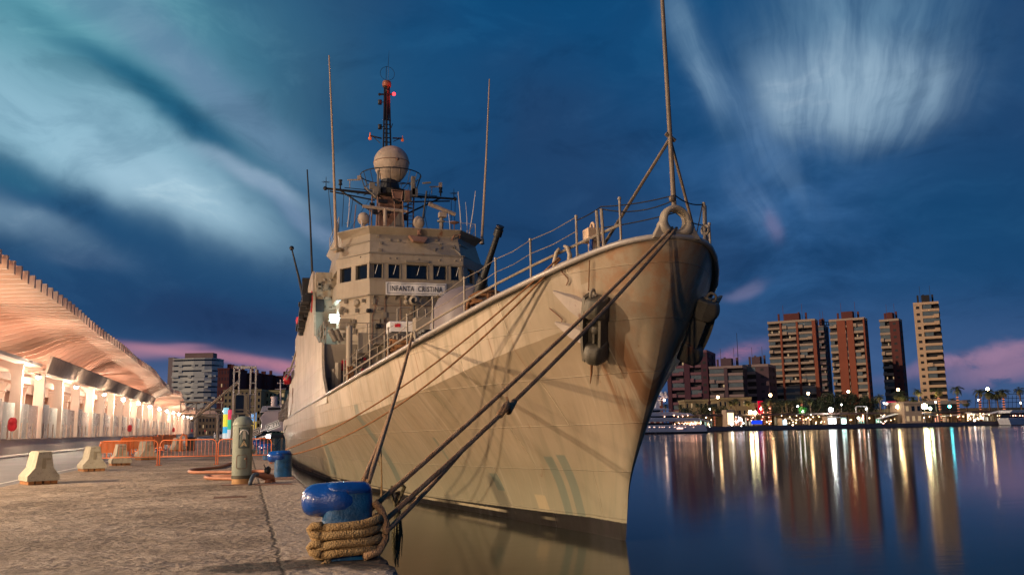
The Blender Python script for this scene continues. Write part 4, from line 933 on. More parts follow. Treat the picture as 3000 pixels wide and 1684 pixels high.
# side fairlead (open chock) and winch on the foredeck
def chock(d, sz, name):
    c_ = MB(); p = dk(d, -1, .05); t = (dk(d+.3, -1)-dk(d-.3, -1)).normalized()
    for s_ in (-1, 1):
        q_ = p+t*s_*sz*.55
        c_.path([q_-t*s_*.05*sz+V3((0, 0, -.05)), q_+V3((0, 0, sz*.4)), q_-t*s_*sz*.15+V3((0, 0, sz*.85)), q_-t*s_*sz*.38+V3((0, 0, sz))], [.16*sz, .13*sz, .11*sz, .08*sz], 8)
    c_.obox(p+V3((0, 0, .02)), (.16*sz, 1.4*sz, .1), t.cross(V3((0, 0, 1))), t); return c_.build(name, m_steel, ship, smooth=True)
chock(1.85, .42, 'open_chock'); chock(8.6, .34, 'open_chock')
wb = MB(); p = dk(1.25, -1, .25); wb.obox(p+V3((0, .2, .48)), (.30, .34, .30)); wb.obox(p+V3((.05, .2, .15)), (.22, .22, .35)); wb.torus(p+V3((0, .15, .66)), .1, .03, axis=(1, 0, 0), n=12); 
wbo = wb.build('chain_stopper', mat('cream_paint', (.55, .38, .25), .5, var=.2, scale=6, rust=.3), ship, bevel=.03)
lk = MB(); 
for s_ in (-.1, .1): lk.bar(p+V3((s_, .0, .35)), p+V3((s_*1.3, -.02, .0)), .04)
lk.build('lever', m_blue, wbo)
bt = MB()                     # bitts near the aft chock and the blue-lit cleat
for dx in (0, .45): bt.lathe(dk(8.9, -1, .55)+V3((0, dx, 0)), [(.13, 0), (.13, .35), (.18, .38), (.18, .46), (0, .48)], 12)
split(bt, 'mooring_bitt', m_dark, ship, smooth=True, auto=40)
# anchors, hawse lips, drain lines
m_anch = mat('anchor_grey', (.115, .10, .075), .55, var=.3, scale=3, bump=.2, rust=.25, dirt=.4)
def anchor(mirror):
    g = ship
    def P(px, py, off):
        v_ = hull_hit(px, py, off); return V3((2*XC-v_.x, v_.y, v_.z)) if mirror else v_
    head = MB()
    t_, m1, b_ = P(1738, 858, .20), P(1738, 950, .24), P(1736, 1036, .20)
    vax = (t_-b_).normalized(); n_ = hull_normal(m1.y, m1.z); n_ = V3((-n_.x, n_.y, n_.z)) if mirror else n_
    u_ = vax.cross(n_).normalized()
    if u_.y > 0: u_ = -u_            # u points forward
    c_ = (t_+b_)/2; H_ = (t_-b_).length/2
    def L(u, v, n): return c_+u_*u+vax*v+n_*n
    # curved crown: thick shell, hollow with ribs and rounded ends
    rows = []                       # thin curved web on the aft side
    for i in range(15):
        t = -1+2*i/14; dn = .10*(1-t*t)
        rows.append([L(-.06, t*H_*1.03, -.12), L(-.06, t*H_*1.03, .16+dn), L(.02, t*H_*1.03, .20+dn), L(.03, t*H_*1.0, -.12)])
    head.loft(rows); ho = head.build('anchor', m_anch, g, smooth=True, auto=45)
    for (v0, v1, dv) in ((.38, 1.0, .03), (-1.0, -.42, -.03)):      # two rounded palms
        b_ = MB(); rr2 = []
        for i in range(9):
            t = i/8; v = (v0+(v1-v0)*t)*H_; bul = .08*math.sin(math.pi*t)
            rr2.append([L(.02, v, -.18), L(.02, v, .20+bul), L(.16, v+dv, .27+bul), L(.36, v+dv, .22+bul), L(.44, v, .06), L(.42, v, -.18)])
        b_.loft(rr2); b_.build('palm', m_anch, ho, bevel=.04)
    cb_ = MB(); cb_.loft([[L(.03, q*H_, -.16), L(.03, q*H_, .06), L(.20, q*H_, .02), L(.37, q*H_, .10), L(.37, q*H_, -.16)] for q in (-.45, 0, .40)]); cb_.ball(L(.20, H_*.02, .05), .13, 12)
    cb_.obox(L(.36, -.02, .0), (.06, H_*.85, .34), u_, vax, n_); cb_.obox(L(.12, H_*.22, .08), (.16, .05, .2), u_, vax, n_); cb_.obox(L(.22, -H_*.22, .08), (.05, H_*.3, .2), u_, vax, n_)
    cb_.build('crown_web', m_anch, ho, smooth=True, auto=35)
    fk = MB()                         # two flukes reaching aft
    for y0, L_, w_ in ((.50, .80, .32), (-.34, .76, .22)):
        tipv = y0*H_+.42*L_ if y0 > 0 else y0*H_+.30*L_
        fk.loft([[L(-.02, (y0+w_*.8)*H_, .05), L(-.02, (y0-w_)*H_, .10), L(-.02, (y0-w_)*H_, -.10), L(-.02, (y0+w_*.8)*H_, -.12)],
                 [L(-.02-L_*.5, (y0+w_*.8)*H_*.5+tipv*.5+.03, .10), L(-.02-L_*.5, (y0-w_)*H_*.5+tipv*.5-.06, .14), L(-.02-L_*.5, (y0-w_)*H_*.5+tipv*.5-.06, -.02), L(-.02-L_*.5, (y0+w_*.8)*H_*.5+tipv*.5+.03, -.04)],
                 [L(-.02-L_, tipv+.03, .13), L(-.02-L_, tipv-.02, .13), L(-.02-L_, tipv-.02, .09), L(-.02-L_, tipv+.03, .09)]])
    fk.build('fluke', mat('anchor_paint', (.50, .42, .36), .5, var=.15, scale=3, rust=.3) if not mirror else m_grey, ho)
    sk = MB(); sk.bar(L(.12, H_*.1, -.1), L(.10, H_*1.05, -.02), .09, n=8); sk.torus(L(.12, H_*1.1, .05), .10, .03, axis=u_, n=12); sk.bar(L(.1, -H_*1.0, 0), L(.1, -H_*1.12, 0), .05, n=6); split(sk, 'shank', m_grey, ho)
    return L, H_
L1, H1 = anchor(False); L2, H2 = anchor(True)
hz = MB()
hz.path([hull_hit(x, y, .03) for x, y in ((1642, 785), (1652, 800), (1665, 814), (1667, 822), (1661, 834))], .014, 5)
hz.path([hull_hit(x, y, .03) for x, y in ((1612, 902), (1640, 925), (1649, 934), (1645, 950), (1643, 952))], .014, 5)
split(hz, 'hull_strake', m_brownrust, ship)
ln_ = MB(); ln_.path([hull_hit(x, y, .06) for x, y in ((1731, 760), (1730, 800), (1728, 850))], .012, 5); ln_.path([hull_hit(x, y, .05) for x, y in ((1737, 1060), (1736, 1090), (1733, 1120))], [.03, .025, .008], 6)
ln_.build('anchor_line', m_ropeb, ship)
pc = MB(); pr_ = [V3((2*XC-v.x, v.y, v.z)) for v in (hull_hit(1690, 760, .05), hull_hit(1700, 800, .3))]
# ------------------------------------------------------------ mooring bollards (hook-headed)
def bollard_mesh():
    """body is a rounded block, the head swells into a thick horn on the landward side; origin at its base"""
    body = MB(); n = 28
    def ring(cx, cy, hx, hy, z, p=3.2):
        out = []
        for i in range(n):
            a = 2*math.pi*i/n; c, s = math.cos(a), math.sin(a)
            out.append(V3((cx+hx*math.copysign(abs(c)**(2/p), c), cy+hy*math.copysign(abs(s)**(2/p), s), z)))
        return out
    body.loft([ring(0, 0, .285, .24, -.02), ring(0, 0, .275, .235, .25), ring(0, 0, .272, .235, .60), ring(.0, 0, .268, .232, .765)])
    horn = MB(); rings = []
    for x_, hy, hz, zc, p in ((.10, .02, .02, .66, 2), (.09, .18, .13, .67, 2.2), (.03, .235, .170, .675, 2.4), (-.05, .252, .186, .678, 2.5), (-.12, .250, .190, .678, 2.5), (-.19, .235, .188, .679, 2.3),
                              (-.25, .205, .184, .680, 2.15), (-.33, .195, .182, .679, 2), (-.40, .175, .170, .676, 2), (-.45, .14, .142, .672, 2), (-.485, .09, .095, .668, 2), (-.50, .035, .04, .665, 2), (-.502, .004, .004, .665, 2)):
        ring_ = []
        for i in range(n):
            a = 2*math.pi*i/n; c, s = math.cos(a), math.sin(a)
            ring_.append(V3((x_, hy*math.copysign(abs(c)**(2/p), c), zc+hz*math.copysign(abs(s)**(2/p), s))))
        rings.append(ring_)
    horn.loft(rings); return body, horn
def make_bollard(loc, label, group):
    root = thing('mooring_bollard', label, 'bollard', loc, group)
    ORG[root.name] = V3((0, 0, 0)); b_, h_ = bollard_mesh()
    cp_ = MB(); n = 28
    def rg_(hx, hy, z, p=3.2): return [V3((hx*math.copysign(abs(math.cos(2*math.pi*i/n))**(2/p), math.cos(2*math.pi*i/n)), hy*math.copysign(abs(math.sin(2*math.pi*i/n))**(2/p), math.sin(2*math.pi*i/n)), z)) for i in range(n)]
    cp_.loft([rg_(.270, .234, .75), rg_(.262, .228, .80), rg_(.24, .208, .842), rg_(.19, .16, .866), rg_(.02, .02, .873)]); cp_.build('bollard_cap', m_blue, root, smooth=True)
    b_.build('bollard_body', m_bluew, root, smooth=True, auto=60); h_.build('bollard_horn', m_blue, root, smooth=True)
    f_ = MB().obox((0, 0, .01), (.72, .62, .05)); f_.build('base_plate', m_brownrust, root, bevel=.01)
    ORG[root.name] = V3((0, 0, 0)); return root
m_bluew = mat('chipped_blue_paint', (.006, .075, .20), .4, var=.6, scale=5, bump=.5, bscale=30, rust=.22, rustcol=(.09, .12, .10))
BG = 'blue mooring bollards along the quay edge'
B1 = V3((1.105, 10.15, -.05))
bol = make_bollard(B1, 'blue bollard wrapped in thick tan rope, nearest the camera', BG)
for (x_, y_, sc_, lab) in ((1.13, 28.5, .95, 'blue bollard beside the grey power pedestal, with two thin brown lines'),
                     (1.1, 46.0, .95, 'blue bollard just behind the orange barrier by the warship'), (1.0, 58.5, .95, 'blue bollard third from the nearest, beyond the orange barrier'),
                     (.9, 70.0, .95, 'most distant blue bollard in the row, under the gangway lamp')):
    c = copy_tree(bol); c.location = (x_, y_, -.02); c.scale = (sc_,)*3; c['label'] = lab
# second one's twin turned a little
# ------------------------------------------------------------ rope coil round the near bollard
coil = MB(); cr = .047
def rr_pt(a, hx, hy, z):
    c, s = math.cos(a), math.sin(a); p = 3.0
    return V3((B1.x+hx*math.copysign(abs(c)**(2/p), c), B1.y+hy*math.copysign(abs(s)**(2/p), s), z))
ct = thing('rope_coil', 'thick tan rope wound in four turns around the near blue bollard', 'rope', (B1.x, B1.y, 0))
for q_, (hx, hy, z0, tilt, sh) in enumerate(((.335, .29, .09, .030, 0), (.345, .30, .185, .035, .01), (.345, .30, .285, .040, -.01), (.335, .29, .375, .045, .02))):
    pts = []
    for i in range(49):
        a = 2*math.pi*i/48+.3*q_
        p = rr_pt(a, hx, hy, z0+tilt*math.cos(a)+.008*math.sin(3*a+q_)); p.x += sh; pts.append(p)
    coil.path(pts, cr, 10, cap=False)
coil.build('rope_turns', m_rope, ct, smooth=True)
le = MB()      # eyes doubled back on the land side
for z_ in (.14, .33):
    le.path([V3((B1.x-.30, B1.y-.26, z_+.05)), V3((B1.x-.385, B1.y-.18, z_+.04)), V3((B1.x-.41, B1.y-.10, z_)), V3((B1.x-.385, B1.y-.16, z_-.05)), V3((B1.x-.31, B1.y-.27, z_-.055))], .042, 8)
for i in range(9): le.bar((B1.x-.26+i*.008, B1.y-.33, .03), (B1.x-.27+rg.uniform(-.03, .05), B1.y-.36+rg.uniform(-.02, .02), -.0), .008, n=4)
le.path([V3((B1.x+.02, B1.y-.345, .42)), V3((B1.x+.03, B1.y-.355, .36)), V3((B1.x+.02, B1.y-.36, .30)), V3((B1.x+.035, B1.y-.36, .22))], .005, 4)
split(le, 'rope_eye', m_rope, ct, smooth=True)
gl_ = MB(); gl_.path([V3((B1.x+.28, B1.y-.12, .60)), V3((B1.x+.36, B1.y-.14, .50)), V3((B1.x+.41, B1.y-.16, .36)), V3((B1.x+.40, B1.y-.20, .20)), V3((B1.x+.32, B1.y-.26, .08)), V3((B1.x+.15, B1.y-.33, .04))], .042, 10)
gl_.build('grey_bight', m_ropeg, ct, smooth=True)
# ------------------------------------------------------------ mooring ropes
def rope(a, b, r, m, label, sagv=.0, r2=None, extra=None, group=None, n=24):
    mb_ = MB(); P = sag(V3(a), V3(b), sagv, n); mb_.path(P, r if r2 is None else [r+(r2-r)*i/n for i in range(n+1)], 8)
    if extra: extra(mb_, P)
    o = solo(mb_, 'mooring_rope', m, label, 'rope', a, group, smooth=True); return o
bull = bc+V3((-.03, -.02, -.16))
near = lambda px, py, y: atY(px, py, y)
def knot(mb_, P):
    k = P[7]; mb_.path([k-(P[8]-P[6])*.25, k+V3((.0, -.04, .05)), k+V3((.03, .04, -.04)), k+(P[8]-P[6])*.25], [.05, .055, .055, .045], 8)
    mb_.path([k, k+V3((.02, 0, .09)), k+V3((.0, 0, .16))], .02, 5)
MG = 'mooring ropes from the near bollard to the bow'
rope(near(1084, 1492, 10.1), bull+V3((-.06, 0, 0)), .032, m_ropeg, 'upper of the two ropes rising from the near bollard to the ring on the bow', .10, group=MG)
rope(near(1095, 1552, 10.0), bull+V3((.04, 0, 0)), .032, m_ropeg, 'lower knotted rope rising from the near bollard to the ring on the bow', .18, extra=knot, group=MG)
rope(near(1128, 1560, 9.9), V3(near(1350, 1325, 11.6)), .028, m_ropeg, 'short grey rope spliced into the knotted bow rope above the water', .02)
ck = dk(8.6, -1, .0)+V3((0, 0, .14))
rope(near(1066, 1404, 10.3), ck, .030, m_ropeg, 'grey rope from the top of the near bollard to the hull chock, left strand', .22)
rope(near(1078, 1415, 10.2), ck+V3((.0, .08, .0)), .033, m_ropeg, 'grey rope from the near bollard to the hull chock, thicker right strand', .10)
oc = dk(1.85, -1, -.02)+V3((0, 0, .18))
b2 = V3((1.2, 28.5, .80))
rope(b2+V3((0, 0, .03)), oc, .022, m_ropeb, 'upper brown spring line running along the hull side to the second bollard', .50)
rope(b2+V3((.2, -.1, -.12)), oc+V3((.03, 0, -.03)), .024, m_ropeb, 'lower brown spring line running along the hull side to the second bollard', .75)
# frayed tassel hanging from the knot over the water
tas = MB(); kp = near(1165, 1452, 10.6)
for i in range(34):
    a = rg.random()*6.28; r_ = rg.random()*.05; e = V3((math.cos(a)*r_, math.sin(a)*r_, 0)); L_ = .62+rg.random()*.2
    tas.path([kp+V3((rg.uniform(-.02, .02), 0, .05)), kp+e*.7+V3((0, 0, -.22)), kp+e*1.3+V3((0, 0, -.45)), kp+e*.9+V3((rg.uniform(-.02, .02), 0, -L_))], [.010, .010, .009, .003], 4)
tas.path([kp+V3((-.06, 0, .12)), kp+V3((-.08, 0, .02)), kp+V3((-.03, 0, -.1)), kp+V3((.03, 0, -.02)), kp+V3((.08, 0, .1)), kp+V3((.02, 0, .15))], .025, 6)
solo(tas, 'rope_tassel', rope_mat('weedy_rope', (.10, .09, .04), (.30, .24, .12)), 'frayed rope end hanging over the water right of the near bollard', 'rope', kp)
tn = MB().path([near(1116, 1315, 12), near(1118, 1400, 12), near(1117, 1470, 12), near(1116, 1490, 12)], [.008, .012, .014, .004], 5).path([near(1106, 1330, 12), near(1112, 1365, 12)], [.008, .003], 4)
solo(tn, 'rope_tail', m_rope, 'thin orange rope tail dangling from the chock ropes above the near bollard', 'rope', near(1116, 1490, 12))
# heaving line draped on the hull near the gangway
hl = MB().path([atX(840, 1246, SX-.1), atX(828, 1275, SX-.4), atX(812, 1300, SX-.8), atX(798, 1316, SX-1.2)], .03, 5)
solo(hl, 'hose_line', m_dark, 'black line slung from the hull down behind the orange barrier', 'rope', atX(798, 1316, SX-1.2))
hl = MB().path([atX(858, 1135, SX-.06), atX(856, 1180, SX-.08), atX(850, 1215, SX-.1), atX(844, 1222, SX-.1), atX(841, 1205, SX-.1), atX(840, 1195, SX-.1)], .02, 5).path([atX(826, 1270, SX-.1), atX(826, 1310, SX-.1)], .02, 5)
solo(hl, 'hanging_rope_loop', m_ropeb, 'brown rope loop hanging down the aft hull side', 'rope', atX(844, 1222, SX-.1))
# coiled hawsers on the foredeck
def hawser(c, R_, lab):
    h_ = MB()
    for i in range(11):
        pts = []; f = rg.uniform(.75, 1.05); ph = rg.random()*6.28
        for j in range(17):
            a = 2*math.pi*j/16; pts.append(V3(c)+V3((math.cos(a)*R_*f, math.sin(a)*R_*f*.8, .08+.085*i*.8+.07*math.sin(2*a+ph))))
        h_.path(pts, .045, 7, cap=False)
    for i in range(8):
        a = rg.random()*6.28; h_.path([V3(c)+V3((math.cos(a)*R_*.9, math.sin(a)*R_*.8, .75)), V3(c)+V3((math.cos(a)*R_*1.12, math.sin(a)*R_*.9, .45)), V3(c)+V3((math.cos(a)*R_*1.1, math.sin(a)*R_*.9, .0))], .045, 7)
    return solo(h_, 'hawser_coil', m_ropeb, lab, 'rope', c, smooth=True)
p = dk(6.1, -1, 1.05); hawser((p.x, p.y, p.z-.06), .55, 'brown hawser coil piled behind the guard rail near the raised gun barrel')
p = dk(12.2, -1, .95); hawser((p.x, p.y, p.z-.06), .62, 'brown hawser heap in front of the round gun turret')

# ------------------------------------------------------------ shore power pedestal
m_ped = mat('pedestal_green', (.21, .24, .20), .5, var=.15, scale=3, bump=.1, rust=.12, dirt=.25)
PD = V3((-.075, 25.4, 0)); pdo = thing('power_pedestal', 'grey green domed power pedestal with a warning triangle', 'power pedestal', PD)
MB().lathe(PD+V3((0, .0, .15)), [(.255, 0), (.262, .12), (.262, 1.40), (.262, 1.41)], 32).build('body', m_ped, pdo, smooth=True, auto=40)
MB().lathe(PD+V3((0, 0, 1.57)), [(.275, 0), (.275, .03), (.265, .06), (.235, .14), (.17, .21), (.08, .245), (.0, .25)], 32).build('cap', m_ped, pdo, smooth=True, auto=50)
MB().lathe(PD, [(.255, 0), (.255, .15)], 32).build('foot', mat('yellow_rust_foot', (.36, .20, .08), .7, var=.3, scale=6, rust=.3), pdo, smooth=True, auto=40)
MB().lathe(PD, [(.268, .152), (.268, .24)], 32).build('foot_band', mat('black_band', (.05, .045, .03), .6, var=.3, scale=6), pdo, smooth=True, auto=40)
pf_ = lambda dx, z, off=.012: (PD.x+dx, PD.y-math.sqrt(.262**2-dx*dx)-off, z)
def curved(pts, name, m, par, t=.006):   # flat figure wrapped on the drum: pts are (dx,z)
    a = MB(); a.loft([[V3(pf_(x, z, .004)) for x, z in pts], [V3(pf_(x, z, .004+t)) for x, z in pts]]); return a.build(name, m, par)
# sign plate
sg = MB(); cols = 8; xs = [-.10+.27*i/cols for i in range(cols+1)]
sg.loft([[V3(pf_(x, .97, .006)), V3(pf_(x, 1.50, .006)), V3(pf_(x, 1.50, .002)), V3(pf_(x, .97, .002))] for x in xs]); so = sg.build('sign_plate', mat('sign_plate_green', (.13, .17, .15), .35, var=.2, scale=8), pdo)
bdx = MB()
for a_, b_ in (((-.10, .97), (.17, .97)), ((-.10, 1.50), (.17, 1.50)), ((-.10, .97), (-.10, 1.5)), ((.17, .97), (.17, 1.5))):
    bdx.path([V3(pf_(a_[0]+(b_[0]-a_[0])*i/6, a_[1]+(b_[1]-a_[1])*i/6, .012)) for i in range(7)], .006, 4)
bdx.build('sign_border', m_letter, so)
curved([(-.015, 1.20), (.085, 1.20), (.065, 1.42), (.005, 1.42)], 'lamp_symbol', mat('sign_cream', (.72, .66, .52), .5, var=.05), so)
ar_ = MB(); ar_.path([V3(pf_(.035+.105*math.cos(math.pi*i/10), 1.33+.115*math.sin(math.pi*i/10), .012)) for i in range(11)], .012, 5); ar_.build('lamp_arc', m_white, so)
ar_ = MB(); ar_.loft([[V3(pf_(x, z, .003)) for x, z in ((-.085, 1.19), (.155, 1.19), (.155, 1.46), (-.085, 1.46))], [V3(pf_(x, z, .009)) for x, z in ((-.085, 1.19), (.155, 1.19), (.155, 1.46), (-.085, 1.46))]]); ar_.build('dark_panel', m_glassdk, so)
curved([(-.085, .99), (.155, .99), (.035, 1.21)], 'warning_triangle', m_letter, so, t=.010)
curved([(-.052, 1.012), (.122, 1.012), (.035, 1.172)], 'triangle_field', mat('warning_cream', (.75, .58, .33), .5, var=.05), so, t=.014)
bz_ = MB(); bz_.path([V3(pf_(.045, 1.125, .024)), V3(pf_(.02, 1.08, .024)), V3(pf_(.05, 1.075, .024)), V3(pf_(.028, 1.03, .024))], .005, 4); bz_.build('lightning_bolt', m_letter, so)
dr = MB(); xs = [-.13+.24*i/8 for i in range(9)]
dr.loft([[V3(pf_(x, .44, .012)), V3(pf_(x, .76, .012)), V3(pf_(x, .76, -.01)), V3(pf_(x, .44, -.01))] for x in xs]); dro = dr.build('hatch', m_ped, pdo, bevel=.004)
MB().path([V3(pf_(x, z, .014)) for x, z in ((-.11, .42), (-.14, .45), (-.14, .74), (-.11, .78), (.09, .78), (.12, .74), (.12, .46), (.09, .42), (-.11, .42))], .008, 5).build('hatch_frame', m_brownrust, dro)
MB().ball(pf_(.09, .68, .02), .03, 8).build('hatch_lock', m_brownrust, dro)
MB().lathe(PD+V3((.26, -.02, .87)), [(.07, 0), (.05, .06), (.02, .10)], 10, axis=V3((1, 0, .1))).build('socket', m_ped, pdo)
bx_ = MB().box(PD.x-.5, PD.x+.25, PD.y-.45, PD.y-.18, 0, .018)
solo(bx_, 'steel_plate', m_brownrust, 'flat rusty plate on the ground at the pedestal foot', 'plate', (PD.x, PD.y-.4, 0))
# hoses and cable joint
def ground_path(px, r, name, m, lab, cat='hose', z=.0, **kw):
    P = []
    for i in range(len(px)-1):
        for t in (0, .25, .5, .75): P.append((px[i][0]*(1-t)+px[i+1][0]*t, px[i][1]*(1-t)+px[i+1][1]*t))
    P.append(px[-1]); P = [atZ(x, y, r+z) for x, y in P]
    # smooth
    for _ in range(2): P = [P[0]]+[(P[i-1]+P[i]*2+P[i+1])/4 for i in range(1, len(P)-1)]+[P[-1]]
    return solo(MB().path(P, r, 8), name, m, lab, cat, P[0]-V3((0, 0, r)), smooth=True)
m_hose = mat('red_brown_hose', (.34, .14, .08), .5, var=.25, scale=6, bump=.1)
ground_path([(700, 1352), (672, 1357), (645, 1368), (600, 1372), (562, 1375), (552, 1380), (565, 1383), (640, 1382), (700, 1382), (760, 1379), (782, 1381)], .055, 'fire_hose', m_hose, 'long brown hose doubled back on the quay behind the power pedestal')
ground_path([(740, 1392), (700, 1393), (650, 1394), (612, 1394), (600, 1397), (612, 1400), (660, 1401), (700, 1402), (740, 1401)], .055, 'fire_hose', m_hose, 'shorter red brown hose doubled back left of the pedestal foot')
cj = thing('cable_joint', 'brown cable joint with a dark plug lying beside the pedestal', 'cable joint', (.35, 25.7, 0))
MB().path([V3((.14, 24.75, .02)), V3((.17, 24.85, .12)), V3((.22, 25.1, .22)), V3((.30, 25.35, .25)), V3((.42, 25.6, .20)), V3((.50, 25.7, .18))], [.05, .055, .055, .055, .06, .07], 10).build('cable', mat('blue_grey_cable', (.06, .09, .13), .5, var=.2, scale=6), cj, smooth=True)
MB().path([V3((.30, 25.4, .24)), V3((.48, 25.6, .20)), V3((.62, 25.75, .15)), V3((.74, 25.85, .12))], [.06, .09, .11, .10], 12).lathe((.62, 25.7, 0), [(.09, 0), (.06, .12)], 8).lathe((.76, 25.9, 0), [(.08, 0), (.05, .12)], 8).build('joint_body', m_hose, cj, smooth=True)
MB().path([V3((.58, 25.7, .2)), V3((.60, 25.7, .34)), V3((.66, 25.72, .42))], [.06, .10, .05], 8).path([V3((.55, 25.7, .40)), V3((.52, 25.7, .46)), V3((.50, 25.7, .50))], .015, 4).build('plug', m_dark, cj, smooth=True)
gr_ = MB()
for i in range(16): gr_.box(-.60+i*.040, -.60+i*.040+.022, 20.30, 20.55, .002, .012)
gr_.box(-.62, .06, 20.27, 20.30, .002, .014); gr_.box(-.62, .06, 20.55, 20.58, .002, .014)
solo(gr_, 'drain_grate', m_brownrust, 'long narrow drain grate set in the quay in front of the pedestal', 'drain grate', (-.28, 20.4, 0))
for (x_, y_, w_, d_, lab) in ((.75, 24.6, .95, .30, 'rusty service cover between the pedestal and the second bollard'), (.95, 27.2, 1.0, .35, 'rust stained steel cover at the foot of the second bollard'), (.75, 34.5, .7, .5, 'loose flat board on the quay under the orange barrier by the warship')):
    solo(MB().box(x_-w_/2, x_+w_/2, y_-d_/2, y_+d_/2, .002, .02), 'service_cover', m_brownrust, lab, 'cover', (x_, y_, 0))

# ------------------------------------------------------------ concrete barrier blocks
def make_jersey(loc, lab):
    root = thing('concrete_barrier', lab, 'concrete barrier', loc, 'concrete barrier blocks along the quay road'); ORG[root.name] = V3((0, 0, 0))
    prof = [(-.43, .10), (-.43, .24), (-.25, .47), (-.18, .90), (-.17, .95), (.17, .95), (.18, .90), (.25, .47), (.43, .24), (.43, .10)]
    r1 = random.Random(len(lab)); b_ = MB()
    rows = []
    for i in range(7):
        y = -.55+1.1*i/6
        rows.append([V3((x+r1.uniform(-.007, .007), y, z+(r1.uniform(-.045, .0) if z > .8 and i in (0, 6) else r1.uniform(-.006, .006)))) for x, z in prof])
    b_.loft(rows); bo_ = b_.build('block', m_conc, root, bevel=.015)
    f_ = MB()
    for x_ in (-.30, -.10, .12, .31): f_.box(x_-.09, x_+.07, -.52, .52, 0, .10)
    f_.build('foot', mat('rusty_feet', (.25, .11, .04), .8, var=.3, scale=6), root, bevel=.01)
    g_ = MB().obox((-.02, -.556, .60), (.10, .02, .30)).obox((.1, -.556, .72), (.12, .02, .06)); g_.build('end_slot', mat('slot_shadow_concrete', (.24, .21, .15), .9), bo_, bevel=.005)
    return root
j0 = make_jersey((-5.75, 29.1, 0), 'chipped concrete barrier block nearest the camera, far left on the quay')
j0.rotation_euler.z = R(24)
for x_, y_, rz, s_, lab in ((-5.72, 38.2, 20, 1, 'second concrete barrier block, standing alone left of the orange barriers'), (-5.45, 44.2, 14, 1, 'dirty concrete barrier block just behind the left end of the orange barriers'),
                       (-5.2, 52.5, 22, 1.05, 'clean concrete barrier block showing through the first orange barrier'), (-5.2, 76, 20, 1.1, 'distant pale concrete barrier block beside a dark bin')):
    c = copy_tree(j0); c.location = (x_, y_, 0); c.rotation_euler.z = R(rz); c.scale = (s_,)*3; c['label'] = lab
solo(MB().box(-4.55, -3.9, 76, 76.6, 0, 1.0).box(-4.6, -3.85, 75.95, 76.65, 1.0, 1.08), 'litter_bin', m_dark, 'dark bin standing beside the distant pale concrete block', 'bin', (-4.2, 76.3, 0), bevel=.03)
solo(MB().path([V3((-4.9, 75, 0)), V3((-4.9, 75, 1.1)), V3((-4.75, 75, 1.3)), V3((-4.5, 75, 1.2)), V3((-4.45, 75, .4))], .09, 8), 'bent_pipe', m_mesh_or, 'orange bent pipe leaning behind the distant pale concrete block', 'pipe', (-4.9, 75, 0))

# ------------------------------------------------------------ orange pedestrian barriers
def make_fence(pa, pb, lab):
    a = V3((pa[0], pa[1], 0)); b = V3((pb[0], pb[1], 0)); root = thing('crowd_barrier', lab, 'crowd barrier', a, 'orange crowd barriers across the quay')
    d = (b-a).normalized(); n_ = V3((-d.y, d.x, 0)); L_ = (b-a).length
    f_ = MB(); r_ = .022; P = [a+V3((0, 0, 0)), a+V3((0, 0, .92)), a+d*.05+V3((0, 0, 1.04)), a+d*.16+V3((0, 0, 1.10)), b-d*.16+V3((0, 0, 1.10)), b-d*.05+V3((0, 0, 1.04)), b+V3((0, 0, .92)), b]
    f_.path(P, r_, 8); f_.bar(a+V3((0, 0, .38)), b+V3((0, 0, .38)), .018, n=6); f_.build('frame', m_orange, root, smooth=True)
    b_ = MB(); k = int(L_/.155)
    for i in range(1, k): p = a+d*L_*i/k; b_.bar(p+V3((0, 0, .38)), p+V3((0, 0, 1.09)), .0085, n=5)
    b_.build('bars', m_orange, root)
    for p in (a, b):
        MB().bar(p-n_*.28+V3((0, 0, .012)), p+n_*.28+V3((0, 0, .012)), .018, n=6).build('foot', m_orange, root)
p0, p1, p2, p3 = atZ(288, 1367, 0), atZ(460, 1363, 0), atZ(467, 1363, 0), atZ(632, 1360, 0)
make_fence((p0.x, p0.y), (p1.x, p1.y), 'orange crowd barrier at the left end, in front of concrete blocks')
make_fence((p2.x, p2.y), (p3.x, p3.y), 'orange crowd barrier in the middle, left of the power pedestal')
p4, p5 = atZ(638, 1360, 0), atZ(794, 1357, 0); pm = p4.lerp(p5, .5)
make_fence((p4.x, p4.y), (p5.x, p5.y), 'orange crowd barrier passing behind the power pedestal to the warship')
# orange plastic road barriers behind
def panel(x, y, w_, lab, h=1.0, rz=0):
    root = thing('plastic_barrier', lab, 'plastic barrier', (x, y, 0), 'orange plastic barriers along the road'); d = V3((math.cos(rz), math.sin(rz), 0)); n_ = V3((-d.y, d.x, 0)); c = V3((x, y, 0))
    MB().obox(c+V3((0, 0, h*.62)), (w_, .05, h*.70), d, n_).build('panel', m_mesh_or, root, bevel=.015)
    f = MB()
    for s_ in (-1, -.33, .33, 1): f.obox(c+d*s_*w_*.47+V3((0, 0, h*.5)), (.09, .10, h), d, n_)
    f.obox(c+d*w_*.45+V3((0, 0, .03)), (.12, .6, .06), d, n_); f.obox(c-d*w_*.45+V3((0, 0, .03)), (.12, .6, .06), d, n_)
    for i in range(5): f.obox(c+d*w_*(-.3+.15*i)+V3((0, 0, h*.93)), (.05, .07, .18), d, n_)
    f.build('post', m_orange, root)
panel(-8.0, 60.0, 1.15, 'orange plastic barrier behind the dirty concrete block, left one', rz=R(10)); panel(-7.4, 62.5, .62, 'narrow orange plastic barrier right of the dirty concrete block', rz=R(30), h=1.15)
